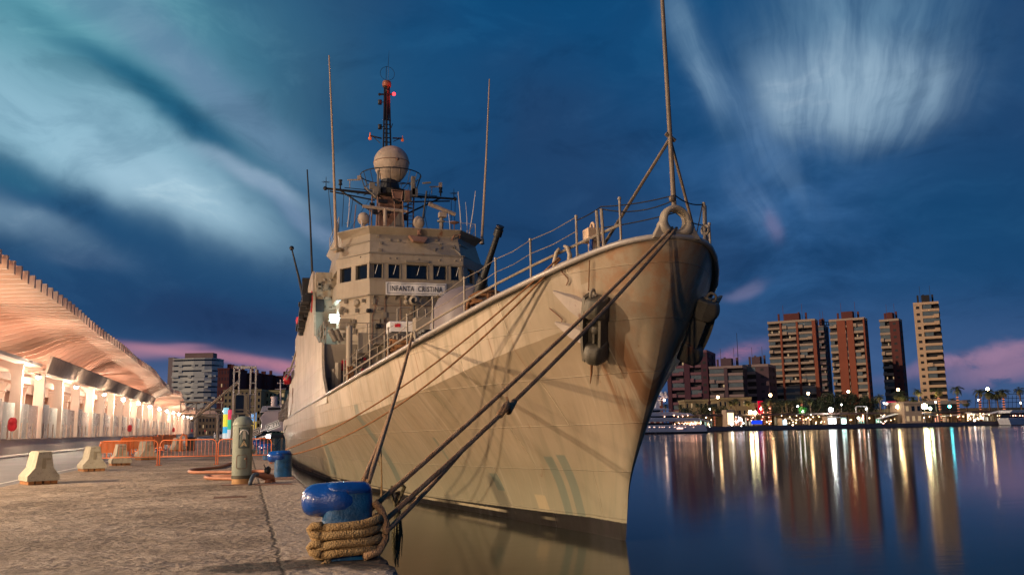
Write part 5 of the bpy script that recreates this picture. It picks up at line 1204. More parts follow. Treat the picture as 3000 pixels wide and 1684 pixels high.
panel(-7.55, 70.5, 2.4, 'long orange plastic barrier between two crowd barriers', rz=R(40), h=1.2); panel(-7.5, 79, 3.4, 'orange plastic barrier behind the middle crowd barrier', rz=R(60), h=1.2); panel(-7.3, 92, 3.0, 'farthest orange plastic barrier, above the dark bin', rz=R(60), h=1.3)

# ------------------------------------------------------------ boarding tower, gangway and boards
BT = V3((-.2, 80, 0)); bt_ = thing('boarding_tower', 'white steel boarding tower with a dark cabin behind the pedestal', 'boarding tower', BT)
def T(px, py, Y=80): return atY(px, py, Y)
fr_ = MB(); xL, xR = T(690, 1200).x, T(739, 1200).x; zt = T(700, 1076).z
for x_ in (xL-.22, xL+.22, xR-.22, xR+.22):
    fr_.obox((x_, 80, zt/2), (.14, .2, zt)); 
for x_ in (xL, xR):
    for i in range(7): fr_.obox((x_, 80, .6+i*1.0), (.44, .08, .08))
fr_.box(xL-.25, xR+.25, 79.9, 80.1, zt-.12, zt+.12); fr_.box(xL-.2, xR+.2, 79.95, 80.1, T(700, 1208).z-.15, T(700, 1208).z)
fr_.build('frame', mat('white_painted_steel', (.48, .44, .42), .5, var=.15, scale=3, rust=.2), bt_, bevel=.01)
cbn = MB(); a, b = T(700, 1158), T(723, 1208); cbn.box(a.x-.35, b.x+.1, 79.2, 80.6, b.z-.1, a.z+.1); cbo = cbn.build('cabin', m_grey, bt_, bevel=.02)
MB().box(a.x-.25, b.x-.28, 79.15, 79.2, b.z, a.z).build('cabin_window', m_glassdk, cbo)
sr = MB(); 
for px in (686, 724): sr.bar(T(px, 1160, 79.0), T(px, 1212, 79.0), .03, n=4)
for py in (1200, 1212): sr.bar(T(688, py, 79), T(735, py, 79), .05, n=5)
sr.bar(T(560, 1232, 85), T(699, 1118, 82), .14, n=6); sr.bar(T(699, 1118, 82), T(699, 1140, 82), .05); sr.bar(T(668, 1150, 82), T(699, 1122, 82), .05); sr.path([T(680, 1215, 79), T(678, 1270, 79), T(674, 1300, 79), T(676, 1325, 79)], .06, 5)
split(sr, 'stair_strut', m_rail, bt_)
gw = thing('gangway', 'white gangway rising to the warship with lettered side boards', 'gangway', T(770, 1290, 84))
gb = MB(); gb.bar(T(738, 1292, 84), T(792, 1270, 84), .09); gb.bar(T(738, 1275, 84), T(815, 1240, 84), .05)
gb.obox(T(765, 1281, 84.3), (1.9, 1.0, .1), (T(792, 1270, 84)-T(738, 1292, 84)), (0, 1, 0), (0, 0, 1)); gb.build('walkway', m_white, gw)
def lboard(c4, txt, Y, hfrac):
    a, b, c, d = [T(x, y, Y) for x, y in c4]   # bl, br, tr, tl
    o_ = MB().loft([[a, b, c, d], [p+V3((0, .06, 0)) for p in (a, b, c, d)]]).build('side_board', m_white, gw)
    ctr = (a+b+c+d)/4; ex = (b-a).normalized(); ey = (d-a).normalized(); w_ = (b-a).length; h_ = (d-a).length
    f = MB()
    for s_ in (-1, 1):
        f.obox(ctr+ey*s_*h_*.36+V3((0, -.02, 0)), (w_*.88, .02, .05), ex, (0, 1, 0), ey); f.obox(ctr+ex*s_*w_*.44+V3((0, -.02, 0)), (.05, .02, h_*.72), ex, (0, 1, 0), ey)
    f.build('board_border', m_letter, o_); text_part('board_lettering', txt, ctr+V3((0, -.04, 0)), ex, ey, h_*hfrac, m_letter, o_, width=w_*.74, bold=.01)
lboard(((714, 1292), (766, 1269), (760, 1250), (708, 1273)), 'CRISTINA', 78.0, .42)
lboard(((783, 1264), (822, 1249), (816, 1229), (776, 1245)), 'P-77', 83.5, .40)
glp = T(786, 1278, 82.5); MB().ball(glp, .20, 12).build('gangway_lamp', glow('gangway_lamp_glow', (1, .95, .85), 14), gw, smooth=True); lamp_light(glp-V3((0, .4, 0)), 40, (1, .92, .8), gw)
# ------------------------------------------------------------ cruise pavilion on the left
PX = -16.4; PZ = 1.15
pv_ = thing('waterfront_pavilion', 'long open pavilion with a rippling slatted roof along the quay road', 'pavilion', (-20, 150, 0))
m_pav = mat('pavilion_render', (.62, .50, .42), .7, var=.08, scale=1.0, bump=.05, streak=.15)
m_slat = mat('roof_slat_render', (.66, .47, .37), .7, var=.08, scale=.8, bump=.04)
MB().box(-44, PX+.12, -12, 330, -.5, PZ).build('platform', m_pav, pv_)
MB().box(-44, PX+.22, -12, 330, PZ, PZ+.05).build('platform_edge', mat('edge_stone', (.36, .28, .24), .7, var=.15, scale=2), pv_)
def edgeZ(Y): return li(Y, [30, 52, 60, 72, 85, 100, 140, 180, 230, 262], [11.6, 11.1, 11.0, 10.95, 10.85, 10.6, 10.2, 9.6, 8.5, 6.9])
def roofZ(X, Y):
    t = (-13-X); e = edgeZ(Y)
    s = lambda q: max(0, min(1, q))**2*(3-2*max(0, min(1, q)))
    w1 = .5+.5*math.cos(2*math.pi*(Y-104)/58)
    dip = 2.1*w1*s((t-1.0+(Y-104)*.05)/5.0) if Y > 74 else 2.1*w1*s((t-2.0)/5.0)
    rise = .5*math.sin(t*.45+Y*.07)*s(t/4)
    base = -.9*s((t-3)/9)
    return e+base-dip+rise*.5-.6*s((t-8)/8)
ribs = MB(); y = 45.0; i_ = 0
while y < 262:
    xe = -13+.12*math.sin(y*.2)
    Xs = [xe-1.0*k for k in range(0, 26)]
    dpt = .78
    up = [V3((x, y, roofZ(x, y)+dpt*.5)) for x in Xs]; lo_ = [V3((x, y, roofZ(x, y)-dpt*.5)) for x in Xs]
    rows = [[lo_[k], up[k], up[k]+V3((0, .38, 0)), lo_[k]+V3((0, .38, 0))] for k in range(len(Xs))]
    ribs.loft(rows); y += 1.6
ribs.build('slatted_roof', m_slat, pv_)
rt = MB(); rows = []
for k in range(0, 94):
    Y_ = 45+k*2.33; rows.append([V3((x, Y_, roofZ(x, Y_)+.34)) for x in [-13.3-1.0*q for q in range(26)]])
rt.loft(rows, cap=False, closed=False); rt.build('roof_deck', m_slat, pv_)
# columns: blades with a rounded opening towards the inner beam
cY = [66.6, 74.9, 82.7, 90.7, 99.3, 108.0, 116, 124.3, 132.6, 141, 149.3, 157.5]; cY = [50.0, 58.3]+cY+[165.8+8.3*i for i in range(19)]
def col_poly():
    P = [(PX, PZ), (PX, 7.0), (-24.5, 7.4), (-24.5, 6.95), (-18.2, 6.7), (-17.45, 6.45), (-17.2, 6.0), (-17.13, 5.2), (-17.22, 3.8), (-17.42, 2.4), (-17.5, PZ)]
    return P
for n_, Y in enumerate(cY):
    c = MB(); P = [V3((x, Y, z)) for x, z in col_poly()]; c.prism(P, (0, 0, 0), (0, .42, 0)); 
    c.prism([V3((x, Y, z)) for x, z in ((-24.1, PZ), (-24.1, 6.72), (-23.0, 6.66), (-23.3, 5.8), (-23.4, PZ))], (0, 0, 0), (0, .42, 0)); c.build('column', m_pav, pv_)
bmb = MB(); bmb.box(-24.6, -24.1, 48, 320, 6.2, 7.4); bmb.box(-20.2, -19.9, 48, 320, 6.3, 6.9); split(bmb, 'inner_beam', m_pav, pv_)
# fascia canopy
m_zinc = mat('ribbed_zinc', (.42, .29, .22), .5, metal=.0, var=.2, scale=1.2, bump=.06, streak=.6)
fz = MB(); fz.loft([[V3((-15.55, y_, 6.35)), V3((-15.15, y_, 7.75)), V3((-15.35, y_, 7.80)), V3((-15.72, y_, 6.40))] for y_ in (79.0, 166)]); fz.box(-17.0, -15.72, 79.3, 166, 6.5, 6.62)
for k in range(170): fz.bar((-15.54, 79.2+k*.51, 6.38), (-15.15, 79.2+k*.51, 7.74), .022, n=4)
fzo = fz.build('fascia', m_zinc, pv_)
MB().box(-16.9, -15.9, 46, 79, 6.85, 7.1).build('canopy_slab', m_pav, pv_)
sf = MB()
for k in range(60): sf.box(-16.6, -16.3, 79.6+k*1.4, 79.6+k*1.4+.25, 6.47, 6.498)
split(sf, 'soffit_slot', mat('soffit_slot_cream', (.75, .55, .4), .5, var=0, bump=0), fzo)
# glass panels between columns
m_pglass = mat('frosted_glass', (.62, .60, .54), .25, var=.12, scale=1, bump=0, alpha=.55, spec=.6)
for n_ in range(1, 21):
    a, b = cY[n_]+.6, cY[n_+1]-.25
    g = MB(); m_ = (a+b)/2; g.box(-16.75, -16.70, a, m_-.05, PZ+.05, 4.05-(n_ % 2)*.15); g.box(-16.75, -16.70, m_+.05, b, PZ+.05, 3.85); split(g, 'glass_panel', m_pglass, pv_)
ps_ = MB()
for n_ in range(1, 21):
    for q in (.25, .5, .75): y = cY[n_]+(cY[n_+1]-cY[n_])*q; ps_.box(-16.70, -16.62, y, y+.06, PZ, 2.4)
split(ps_, 'glass_post', m_zinc, pv_)
# lamps on every second column, brackets and shades
m_lamp = glow('cool_white_lamp', (1.0, .97, .86), 60)
lit = [cY[i] for i in range(1, len(cY)) if (i % 2) == 0]
for k, Y in enumerate([Y for i, Y in enumerate(cY) if i % 2 == 1]):
    c = V3((-15.3, Y, 5.9)); o_ = MB().lathe(c, [(.04, .18), (.16, .14), (.22, 0), (.2, -.02)], 12).bar(c+V3((0, 0, .12)), V3((PX, Y+.2, 6.25)), .035).build('lamp_bracket', m_zinc, pv_)
    MB().ball(c-V3((0, 0, .05)), .19 if Y < 120 else .24, 10).build('lamp', m_lamp, o_, smooth=True)
    if Y < 260: lamp_light(c-V3((-.05, .0, .32)), 1500, (1.0, .88, .68), pv_, .2)
# warm uplights inside washing the slats
for k in range(16):
    Y = 52+k*13.5
    c = V3((-18.6, Y, 5.2)); lamp_light(c, 1500, (1.0, .61, .44), pv_, .35, name='uplight')
    lamp_light(V3((-21.5, Y+5, 3.2)), 260, (1.0, .80, .60), pv_, .35, name='interior_light')
    MB().obox(c-V3((0, 0, .25)), (.4, .4, .12)).build('uplight_housing', m_zinc, pv_)
MB().box(-30.2, -30, 46, 320, PZ, 7.3).build('back_wall', mat('terracotta_screen', (.30, .15, .085), .7, var=.3, scale=.6), pv_)
kio = MB()
for k in range(12): kio.box(-29, -26.5, 56+k*17, 62+k*17, PZ, 4.4)
split(kio, 'kiosk', mat('kiosk_wood', (.30, .14, .06), .6, var=.3, scale=2), pv_)
# red life-ring cabinets on posts
lz = None
for k, (px, py, Y, lab) in enumerate(((33, 1252, 0, 'red life ring case on the pavilion ledge at the far left edge'), (378, 1268, 0, 'red life ring case above the left orange crowd barrier'), (507, 1276, 0, 'red life ring case just above the middle orange crowd barrier'),
                      (561, 1277, 0, 'small red life ring case second from the pavilion end'), (600, 1278, 0, 'tiny red life ring case nearest the pavilion end'))):
    c = atX(px, py, -16.05)
    if lz is None:
        lz = thing('life_ring_case', lab, 'life ring case', (c.x, c.y, PZ), 'red life ring cases along the pavilion ledge'); ORG[lz.name] = V3((0, 0, 0))
        MB().lathe((0, -.08, .95), [(.0, 0), (.30, 0), (.36, .05), (.36, .16), (.3, .2), (0, .2)], 20, axis=V3((.5, .86, 0))).lathe((0, -.08, 1.25), [(.0, 0), (.28, 0), (.34, .05), (.34, .16), (.28, .2), (0, .2)], 20, axis=V3((.5, .86, 0))).build('case', m_red, lz, smooth=True, auto=50)
        MB().box(-.04, .04, -.03, .03, 0, .75).build('post', m_zinc, lz)
    else:
        o = copy_tree(lz); o.location = (c.x, c.y, PZ); o['label'] = lab
# steel footbridge at the pavilion end
fb_ = MB(); y0 = 170
def F(px, py, Y=170): return atY(px, py, Y)
fb_.bar(F(527, 1177), F(655, 1178), .18); fb_.bar(F(527, 1215), F(690, 1214), .22); fb_.bar(F(540, 1200), F(660, 1201), .10)
for px in (530, 575, 615, 650): fb_.bar(F(px, 1177), F(px, 1215), .12)
fb_.bar(F(532, 1207), F(573, 1180), .10); fb_.bar(F(577, 1207), F(612, 1180), .1)
for px in (575, 690, 640): p = F(px, 1215); fb_.bar(p, V3((p.x, p.y, 0)), .35)
solo(fb_, 'footbridge', m_rail, 'steel truss footbridge crossing at the far end of the pavilion', 'footbridge', (F(600, 1280).x, 170, 0))
# second small canopy roof past the end
sc_ = MB()
for k in range(26):
    y = 264+k*2.2; zc = 7.4-.02*k; sc_.loft([[V3((x, y, zc+1.8*math.exp(-((x+19)/4.5)**2)-.05*(x+13)**2*.08-.25)), V3((x, y, zc+1.8*math.exp(-((x+19)/4.5)**2)+.25)), V3((x, y+.3, zc+1.8*math.exp(-((x+19)/4.5)**2)+.25)), V3((x, y+.3, zc+1.8*math.exp(-((x+19)/4.5)**2)-.25))] for x in [-8.5-1.2*q for q in range(18)]])
solo(sc_, 'end_canopy', m_slat, 'small pale slatted canopy beyond the footbridge', 'canopy', (-18, 290, 0))
lamp_light((-16, 275, 4.5), 1500, (1, .7, .5), None, .4, 'canopy_light')

# ------------------------------------------------------------ city blocks behind, left
m_wwhite = mat('cream_facade', (.72, .70, .60), .7, var=.08, scale=.15, bump=0)
m_brick = mat('dark_red_brick', (.155, .035, .032), .8, var=.2, scale=.12, bump=0)
m_ochre = mat('ochre_facade', (.36, .27, .14), .8, var=.15, scale=.12, bump=0)
def frame_at(pxl, pxr, D, zb=0.0):
    """facade frame: left & right ground points at view depth D"""
    a = atD(pxl, 1262, D); b = atD(pxr, 1256, D); return V3((a.x, a.y, zb)), V3((b.x, b.y, zb))
def zpx(px, py, D): return atD(px, py, D).z
# curved white office block
D = 640; a, b = frame_at(497, 628, D); e = (b-a).normalized(); nb = V3((-e.y, e.x, 0)); Wd = (b-a).length; top = zpx(560, 1053, D)
for Yl in (-8.0, 8.6, 25.2, 41.8):  # the two hindmost posts are unseen, added as warm fill
    rl_ = thing('lamp_post', {-8.0: 'added fill lamp post on the pavilion ledge behind the camera', 8.6: 'added fill lamp post on the pavilion ledge far outside the left edge', 25.2: 'plain lamp post on the pavilion ledge left of the concrete blocks', 41.8: 'plain lamp post on the ledge just before the pavilion starts'}[Yl], 'lamp post', (-15.75, Yl, .1))
    MB().bar((-15.75, Yl, .1), (-15.75, Yl, 6.2), .08, .05).build('pole', m_zinc, rl_); MB().ball((-15.6, Yl, 6.0), .2, 10).build('lamp', m_lamp, rl_, smooth=True); lamp_light((-15.4, Yl, 5.8), {-8.0: 9000, 8.6: 4500, 25.2: 14000, 41.8: 3000}[Yl], (1, .70, .42), rl_, .2)
wb_ = thing('office_block', 'white rounded office block with dark ribbon windows, far left', 'office building', a+e*Wd/2)
def plan(o, ins=0.0):
    pts = []
    for t, dpt in ((0, 0), (.25, -.6), (.5, -2.2), (.75, -2.2), (.9, -.9), (.97, 2), (1.0, 6), (1.0, 16), (0, 16)):
        pts.append(o+e*Wd*(t+(ins/Wd if t < .5 else -ins/Wd))+nb*(dpt+ins))
    return pts
nf = 14; fh = top/nf; bd_ = MB(); gl = MB()
for i in range(nf):
    z0 = i*fh; bd_.loft([[p+V3((0, 0, z0)) for p in plan(a)], [p+V3((0, 0, z0+fh*.70)) for p in plan(a)]])
    gl.loft([[p+V3((0, 0, z0+fh*.68)) for p in plan(a, .35)], [p+V3((0, 0, z0+fh*1.02)) for p in plan(a, .35)]])
bd_.loft([[p+V3((0, 0, top)) for p in plan(a)], [p+V3((0, 0, top+.9)) for p in plan(a)]])
bd_.build('wall', m_wwhite, wb_); split(gl, 'ribbon_window', m_glassdk, wb_)
rg2 = random.Random(11); blk = MB()
for i in range(nf):
    for j in range(13):
        if rg2.random() < .33:
            t0 = j/13; blk.obox(a+e*Wd*(t0+.035)+nb*(-.2 if t0 < .3 or t0 > .85 else -1.6)+V3((0, 0, i*fh+fh*.8)), (Wd/13, 1.6, fh*.34), e, nb)
split(blk, 'blind', m_wwhite, wb_)
a2, b2_ = frame_at(484, 502, D); MB().prism([a2, b2_, b2_+nb*14, a2+nb*14], (0, 0, 0), (0, 0, zpx(490, 1047, D))).build('stair_tower', mat('pink_beige_render', (.40, .30, .26), .8, var=.08), wb_)
c1_, c2_ = frame_at(528, 612, D); MB().prism([c1_+nb*3, c2_+nb*3, c2_+nb*12, c1_+nb*12], (0, 0, top), (0, 0, top+5.0)).build('penthouse', mat('penthouse_render', (.30, .18, .15), .8, var=.1), wb_)
def block(name, lab, cat, pxl, pxr, D, ytop, m, rows, cols, wm, depth=14, wmat=None, parts=True, lit=0, roofbits=0, seed=1, balc=None, zb=0):
    """building with real recessed window openings drawn as separate panes; returns root and frame"""
    r_ = random.Random(seed); a, b = frame_at(pxl, pxr, D, zb); e = (b-a).normalized(); nb = V3((-e.y, e.x, 0)); Wd = (b-a).length; top = zpx((pxl+pxr)/2, ytop, D)-zb
    root = thing(name, lab, cat, a+e*Wd/2)
    w_ = MB(); w_.prism([a, b, b+nb*depth, a+nb*depth], (0, 0, 0), (0, 0, top)); wo = w_.build('wall', m, root)
    fh = top/rows; cw = Wd/cols; g = MB(); lg = MB(); bb = MB()
    for i in range(rows):
        for j in range(cols):
            c = a+e*cw*(j+.5)+V3((0, 0, fh*(i+.55)))
            t = lg if r_.random() < lit else g
            t.obox(c-nb*.02, (cw*wm, .12, fh*.5), e, nb)
            if balc and r_.random() < balc: bb.obox(c-nb*.6-V3((0, 0, fh*.28)), (cw*.9, 1.1, fh*.3), e, nb)
        if i % 1 == 0 and name != 'x': pass
    if g.v: split(g, 'window', wmat or m_glassdk, root)
    if lg.v: split(lg, 'lit_window', m_litwin, root)
    if bb.v: bb.build('balcony', m, root)
    cop = MB(); cop.prism([a-e*.3-nb*.3, b+e*.3-nb*.3, b+e*.3+nb*depth, a-e*.3+nb*depth], (0, 0, top), (0, 0, top+.9)); ro = cop.build('roof', m, root)
    rbm = MB()
    for k in range(roofbits):
        t = r_.random(); rbm.obox(a+e*Wd*t+nb*depth*.4+V3((0, 0, top+2)), (1.2+r_.random()*1.5, 1.5, 2.5+r_.random()*2.2), e, nb)
    if roofbits: split(rbm, 'chimney', m, ro)
    return root, a, b, e, nb, top
m_litwin = glow('lit_window_glow', (1.0, .66, .36), .45)
def px_t(a, e, px):
    r_ = ray(px, 1250); cr = e.x*r_.y-e.y*r_.x; o = a-CAM; return (r_.x*o.y-r_.y*o.x)/cr
for i, (xl, xr, yt, D, lab, sd_) in enumerate(((632, 666, 1082, 560, 'dark red brick block left of the boarding tower, beside the white office block', 2), (664, 700, 1086, 575, 'dark red brick block seen through the left of the boarding tower', 3),
                                  (700, 752, 1096, 590, 'dark red brick block right behind the boarding tower', 4), (752, 786, 1100, 600, 'dark red brick block right of the boarding tower', 5), (784, 850, 1104, 610, 'dark red brick block touching the stern of the warship', 6))):
    block('brick_block', lab, 'apartment block', xl, xr, D, yt, m_brick, 10, 4, .38, lit=.10, roofbits=3, seed=sd_, wmat=mat('dull_window', (.10, .05, .05), .3, var=0, bump=0))
block('ochre_block', 'ochre apartment block with a curved front behind the boarding tower', 'apartment block', 652, 762, 430, 1146, m_ochre, 7, 9, .4, lit=.05, seed=8)
block('yellow_block', 'bright yellow apartment block between the boarding tower and the warship', 'apartment block', 774, 832, 440, 1148, mat('yellow_facade', (.52, .42, .19), .8, var=.1, scale=.2), 6, 5, .45, lit=.12, seed=9)
block('low_block', 'low brown building at the end of the quay road', 'building', 560, 690, 400, 1203, mat('brown_facade', (.22, .15, .09), .8, var=.2, scale=.2), 4, 13, .3, lit=.06, seed=12)
# coloured banner columns
for i, (px, y0_, y1_, cols_, lab) in enumerate(((660, 1194, 1266, ((.25, .55, .65), (.65, .6, .05), (.65, .6, .05), (.04, .35, .6), (.5, .6, .6)), 'banner column striped yellow and blue, left of the boarding tower'),
                                 (671, 1200, 1262, ((.6, .05, .1), (.05, .4, .2), (.5, .5, .5)), 'red and green banner column close to the boarding tower'),
                                 (742, 1208, 1258, ((.1, .3, .6), (.65, .45, .05), (.1, .4, .6)), 'blue and yellow banner column right of the boarding tower'))):
    base = T(px, 1275, 150); root = thing('banner_column', lab, 'banner column', (base.x, base.y, 0)); n_ = len(cols_)
    zt_, zb_ = T(px, y0_, 150).z, .3
    MB().bar((base.x, base.y, 0), (base.x, base.y, zb_+.1), .25).build('post', m_zinc, root)
    for k, c_ in enumerate(cols_):
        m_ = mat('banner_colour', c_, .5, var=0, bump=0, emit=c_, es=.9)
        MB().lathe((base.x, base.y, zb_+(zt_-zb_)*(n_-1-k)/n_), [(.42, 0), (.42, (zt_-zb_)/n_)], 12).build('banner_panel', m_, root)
# motor boat / ferry behind at left of the hull
fer = thing('harbour_ferry', 'pale pink and white ferry moored beyond the gangway', 'ferry', (T(795, 1270, 150).x, 152, ZW)); Fp = lambda x, y: atY(x, y, 150)
m_boat = mat('boat_white', (.60, .50, .50), .4, var=.08, scale=.3)
MB().prism([Fp(770, 1240), Fp(850, 1240), Fp(850, 1202), Fp(778, 1203), Fp(763, 1222)], (0, 0, 0), (0, 7, 0)).build('hull', m_boat, fer)
MB().prism([Fp(764, 1206), Fp(850, 1200), Fp(850, 1186), Fp(770, 1189)], (0, 0, 0), (0, 6, 0)).build('upper_deck', mat('boat_blue_grey', (.36, .36, .42), .4, var=.08), fer)
MB().prism([Fp(785, 1200), Fp(830, 1199), Fp(830, 1193), Fp(785, 1194)], (0, -.1, 0), (0, 0, 0)).build('window', m_glassdk, fer)
MB().bar(Fp(822, 1188), Fp(822, 1112), .12).bar(Fp(805, 1140), Fp(838, 1138), .06).bar(Fp(812, 1122), Fp(832, 1122), .08).lathe(Fp(803, 1190), [(.5, 0), (.5, 1.6)], 12).build('mast', m_boat, fer)
MB().prism([Fp(764, 1262), Fp(850, 1262), Fp(850, 1240), Fp(768, 1240)], (0, .1, 0), (0, 7, 0)).build('lower_hull', m_boat, fer)
# parked vehicles & traffic lights glow beyond the pavilion end
def car(loc, m, lab, rz=0):
    root = thing('parked_car', lab, 'car', loc, 'cars parked at the far end of the quay'); ORG[root.name] = V3((0, 0, 0))
    P = [(-2.1, .35), (-2.15, .8), (-1.5, .95), (-.8, 1.45), (.9, 1.45), (1.5, .98), (2.1, .85), (2.15, .4)]
    MB().prism([V3((0, x, z)) for x, z in P], (-.85, 0, 0), (.85, 0, 0)).build('body', m, root, bevel=.08)
    for sx in (-.8, .8):
        for sy in (-1.3, 1.3): MB().lathe((sx-.1, sy, .33), [(0, 0), (.33, 0), (.33, .2), (0, .2)], 14, axis=V3((1, 0, 0))).build('wheel', m_dark, root)
    MB().obox((0, -1.17, 1.2), (1.4, .5, .35), (1, 0, 0), V3((0, .72, .69))).build('windscreen', m_glassdk, root)
    return root
c0_ = T(640, 1285, 190); car((c0_.x, 190, 0), m_white, 'white car parked at the far end of the quay, left one'); c0_ = T(658, 1285, 200); car((c0_.x, 200, 0), m_dark, 'dark car parked beside the white one at the quay end')
c0_ = T(672, 1287, 160); car((c0_.x, 160, 0), mat('silver_car_paint', (.4, .4, .42), .3, metal=.4, var=.05), 'silver car at the quay end nearest the boarding tower')
sp_ = T(658, 1203, 240); ro = thing('street_lamp', 'single tall street lamp shining over the banner columns', 'street lamp', (sp_.x, sp_.y, 0))
MB().bar((sp_.x, sp_.y, 0), sp_, .12).build('pole', m_zinc, ro); MB().ball(sp_, .45, 10).build('lamp', glow('teal_white_lamp', (.75, 1, .9), 25), ro, smooth=True)
# ------------------------------------------------------------ right bank
def bankY(x): return 290.5+(x-138)*.085
QF = .35
bk = MB(); bk.loft([[V3((40, bankY(40), z0)), V3((900, bankY(900), z0)), V3((900, 1900, z0)), V3((40, 1900, z0))] for z0 in (-3, QF)]); m_bank = mat('bank_paving', (.16, .13, .11), .8, var=.2, scale=.2)
struct(bk, 'far_quay', m_bank)
kb = MB(); e0, e1 = V3((60, bankY(60), 0)), V3((600, bankY(600), 0)); ed = (e1-e0).normalized(); en = V3((-ed.y, ed.x, 0))
kb.obox((e0+e1)/2-en*.1+V3((0, 0, -.35)), ((e1-e0).length, .5, 1.55), ed, en); struct(kb, 'far_quay_edge', mat('far_quay_stone', (.22, .16, .16), .7, var=.25, scale=.15))
def G(px, py=1240, off=0.0):
    """ground point on the far bank under a pixel column, off metres behind the quay edge"""
    d = ray(px, py); t = 100.0
    # intersect x*.085 line
    # y = 290.5+(x-138)*.085+off
    t = (290.5-138*.085+off)/(d.y-.085*d.x); p = CAM+d*t; return V3((p.x, p.y, QF))
def GZ(px, py, off=0.0):
    d = ray(px, py); t = (290.5-138*.085+off)/(d.y-.085*d.x); return CAM+d*t
# promenade roof, long and thin, on posts, with shop units below
pr = thing('promenade_gallery', 'long low shopping gallery with a thin flat roof on the far quay', 'shopping gallery', G(2300, 1240, 14))
a, b = G(2050, off=10), G(2950, off=10); e = (b-a).normalized(); nb = V3((-e.y, e.x, 0)); zr = GZ(2400, 1212, 10).z
MB().prism([a-nb*1.5, b-nb*1.5, b+nb*12, a+nb*12], (0, 0, zr-QF-.3), (0, 0, zr-QF+.35)).build('roof', mat('gallery_roof', (.12, .07, .06), .7, var=.1), pr)
po = MB(); L_ = (b-a).length
for i in range(46): po.bar(a+e*L_*i/45, a+e*L_*i/45+V3((0, 0, zr-QF)), .12, n=5)
split(po, 'roof_post', m_rail, pr)
rq = random.Random(21)
shopcols = [(1, .8, .5), (.7, 1, .8), (1, .6, .35), (1, .9, .7), (.5, .9, .7), (1, .45, .3)]
m_shops = [glow('shop_glow', c, .22+.2*i_) for i_, c in enumerate(shopcols)]
for i in range(34):
    t0 = (i+.1)/34; t1 = (i+.9)/34
    wm_ = MB().prism([a+e*L_*t0+nb*5, a+e*L_*t1+nb*5, a+e*L_*t1+nb*10, a+e*L_*t0+nb*10], (0, 0, 0), (0, 0, zr-QF-.6)).build('shop_unit', m_ochre, pr)
    if rq.random() < .5:
        g = MB()
        for q in range(3):
            c = a+e*L_*(t0+(t1-t0)*(q+.5)/3)+nb*4.9; h = 1.2+rq.random()*1.8
            g.obox(c+V3((0, 0, h/2+.4)), (L_/34*rq.uniform(.05, .2), .1, h), e, nb)
        split(g, 'shop_window', rq.choice(m_shops), wm_)
# lamps hung all along under the gallery roof
hb = MB()
for i in range(62):
    t = rq.random(); p_ = a+e*L_*t+nb*rq.uniform(-1, 3)+V3((0, 0, zr-QF-rq.uniform(.6, 3.6))); hb.ball(p_, rq.uniform(.10, .22), 6)
split(hb, 'hanging_lamp', glow('hanging_lamp_glow', (1, .62, .30), 22), pr)
# parapet wall of the upper street
a2, b2_ = G(1990, off=40), G(3150, off=40); z2 = GZ(2800, 1195, 40).z
solo(MB().prism([a2, b2_, b2_+nb*3, a2+nb*3], (0, 0, 0), (0, 0, z2-QF)), 'street_wall', m_ochre, 'long pale street wall behind the palms on the far bank', 'wall', a2)
# lattice sail canopies on the quay
for i, (x0, x1, y0, y1, yg, lab) in enumerate(((2440, 2480, 1220, 1224, 1240, 'white tilted awning left of the red lit kiosk'), (2585, 2635, 1226, 1212, 1236, 'white awning pointing up at the red lit kiosk'), (2708, 2752, 1210, 1218, 1232, 'white awning sloping down right of the red lit kiosk'), (2770, 2820, 1219, 1215, 1230, 'low flat awning between two palms with lit trunks'),
                                  (2845, 2885, 1209, 1216, 1230, 'white awning sloping down left of the tall palm pair'), (2900, 2944, 1214, 1203, 1228, 'white awning rising towards the far right lit palm'), (2050, 2088, 1226, 1237, 1250, 'white awning by the stern of the big yacht'), (2320, 2350, 1226, 1232, 1248, 'small white awning over the quay restaurant tables'))):
    A_, B_ = GZ(x0, y0, 5), GZ(x1, y1, 5); o = thing('awning', lab, 'awning', G((x0+x1)/2, off=5), 'white awnings along the far quay')
    MB().loft([[A_, B_, B_+nb*3, A_+nb*3], [A_+V3((0, 0, .25)), B_+V3((0, 0, .25)), B_+nb*3+V3((0, 0, .25)), A_+nb*3+V3((0, 0, .25))]]).build('awning_cloth', m_white, o)
    MB().bar(V3((A_.x, A_.y, QF)), A_, .1, n=5).bar(V3((B_.x, B_.y, QF)), B_, .1, n=5).build('awning_post', m_rail, o)
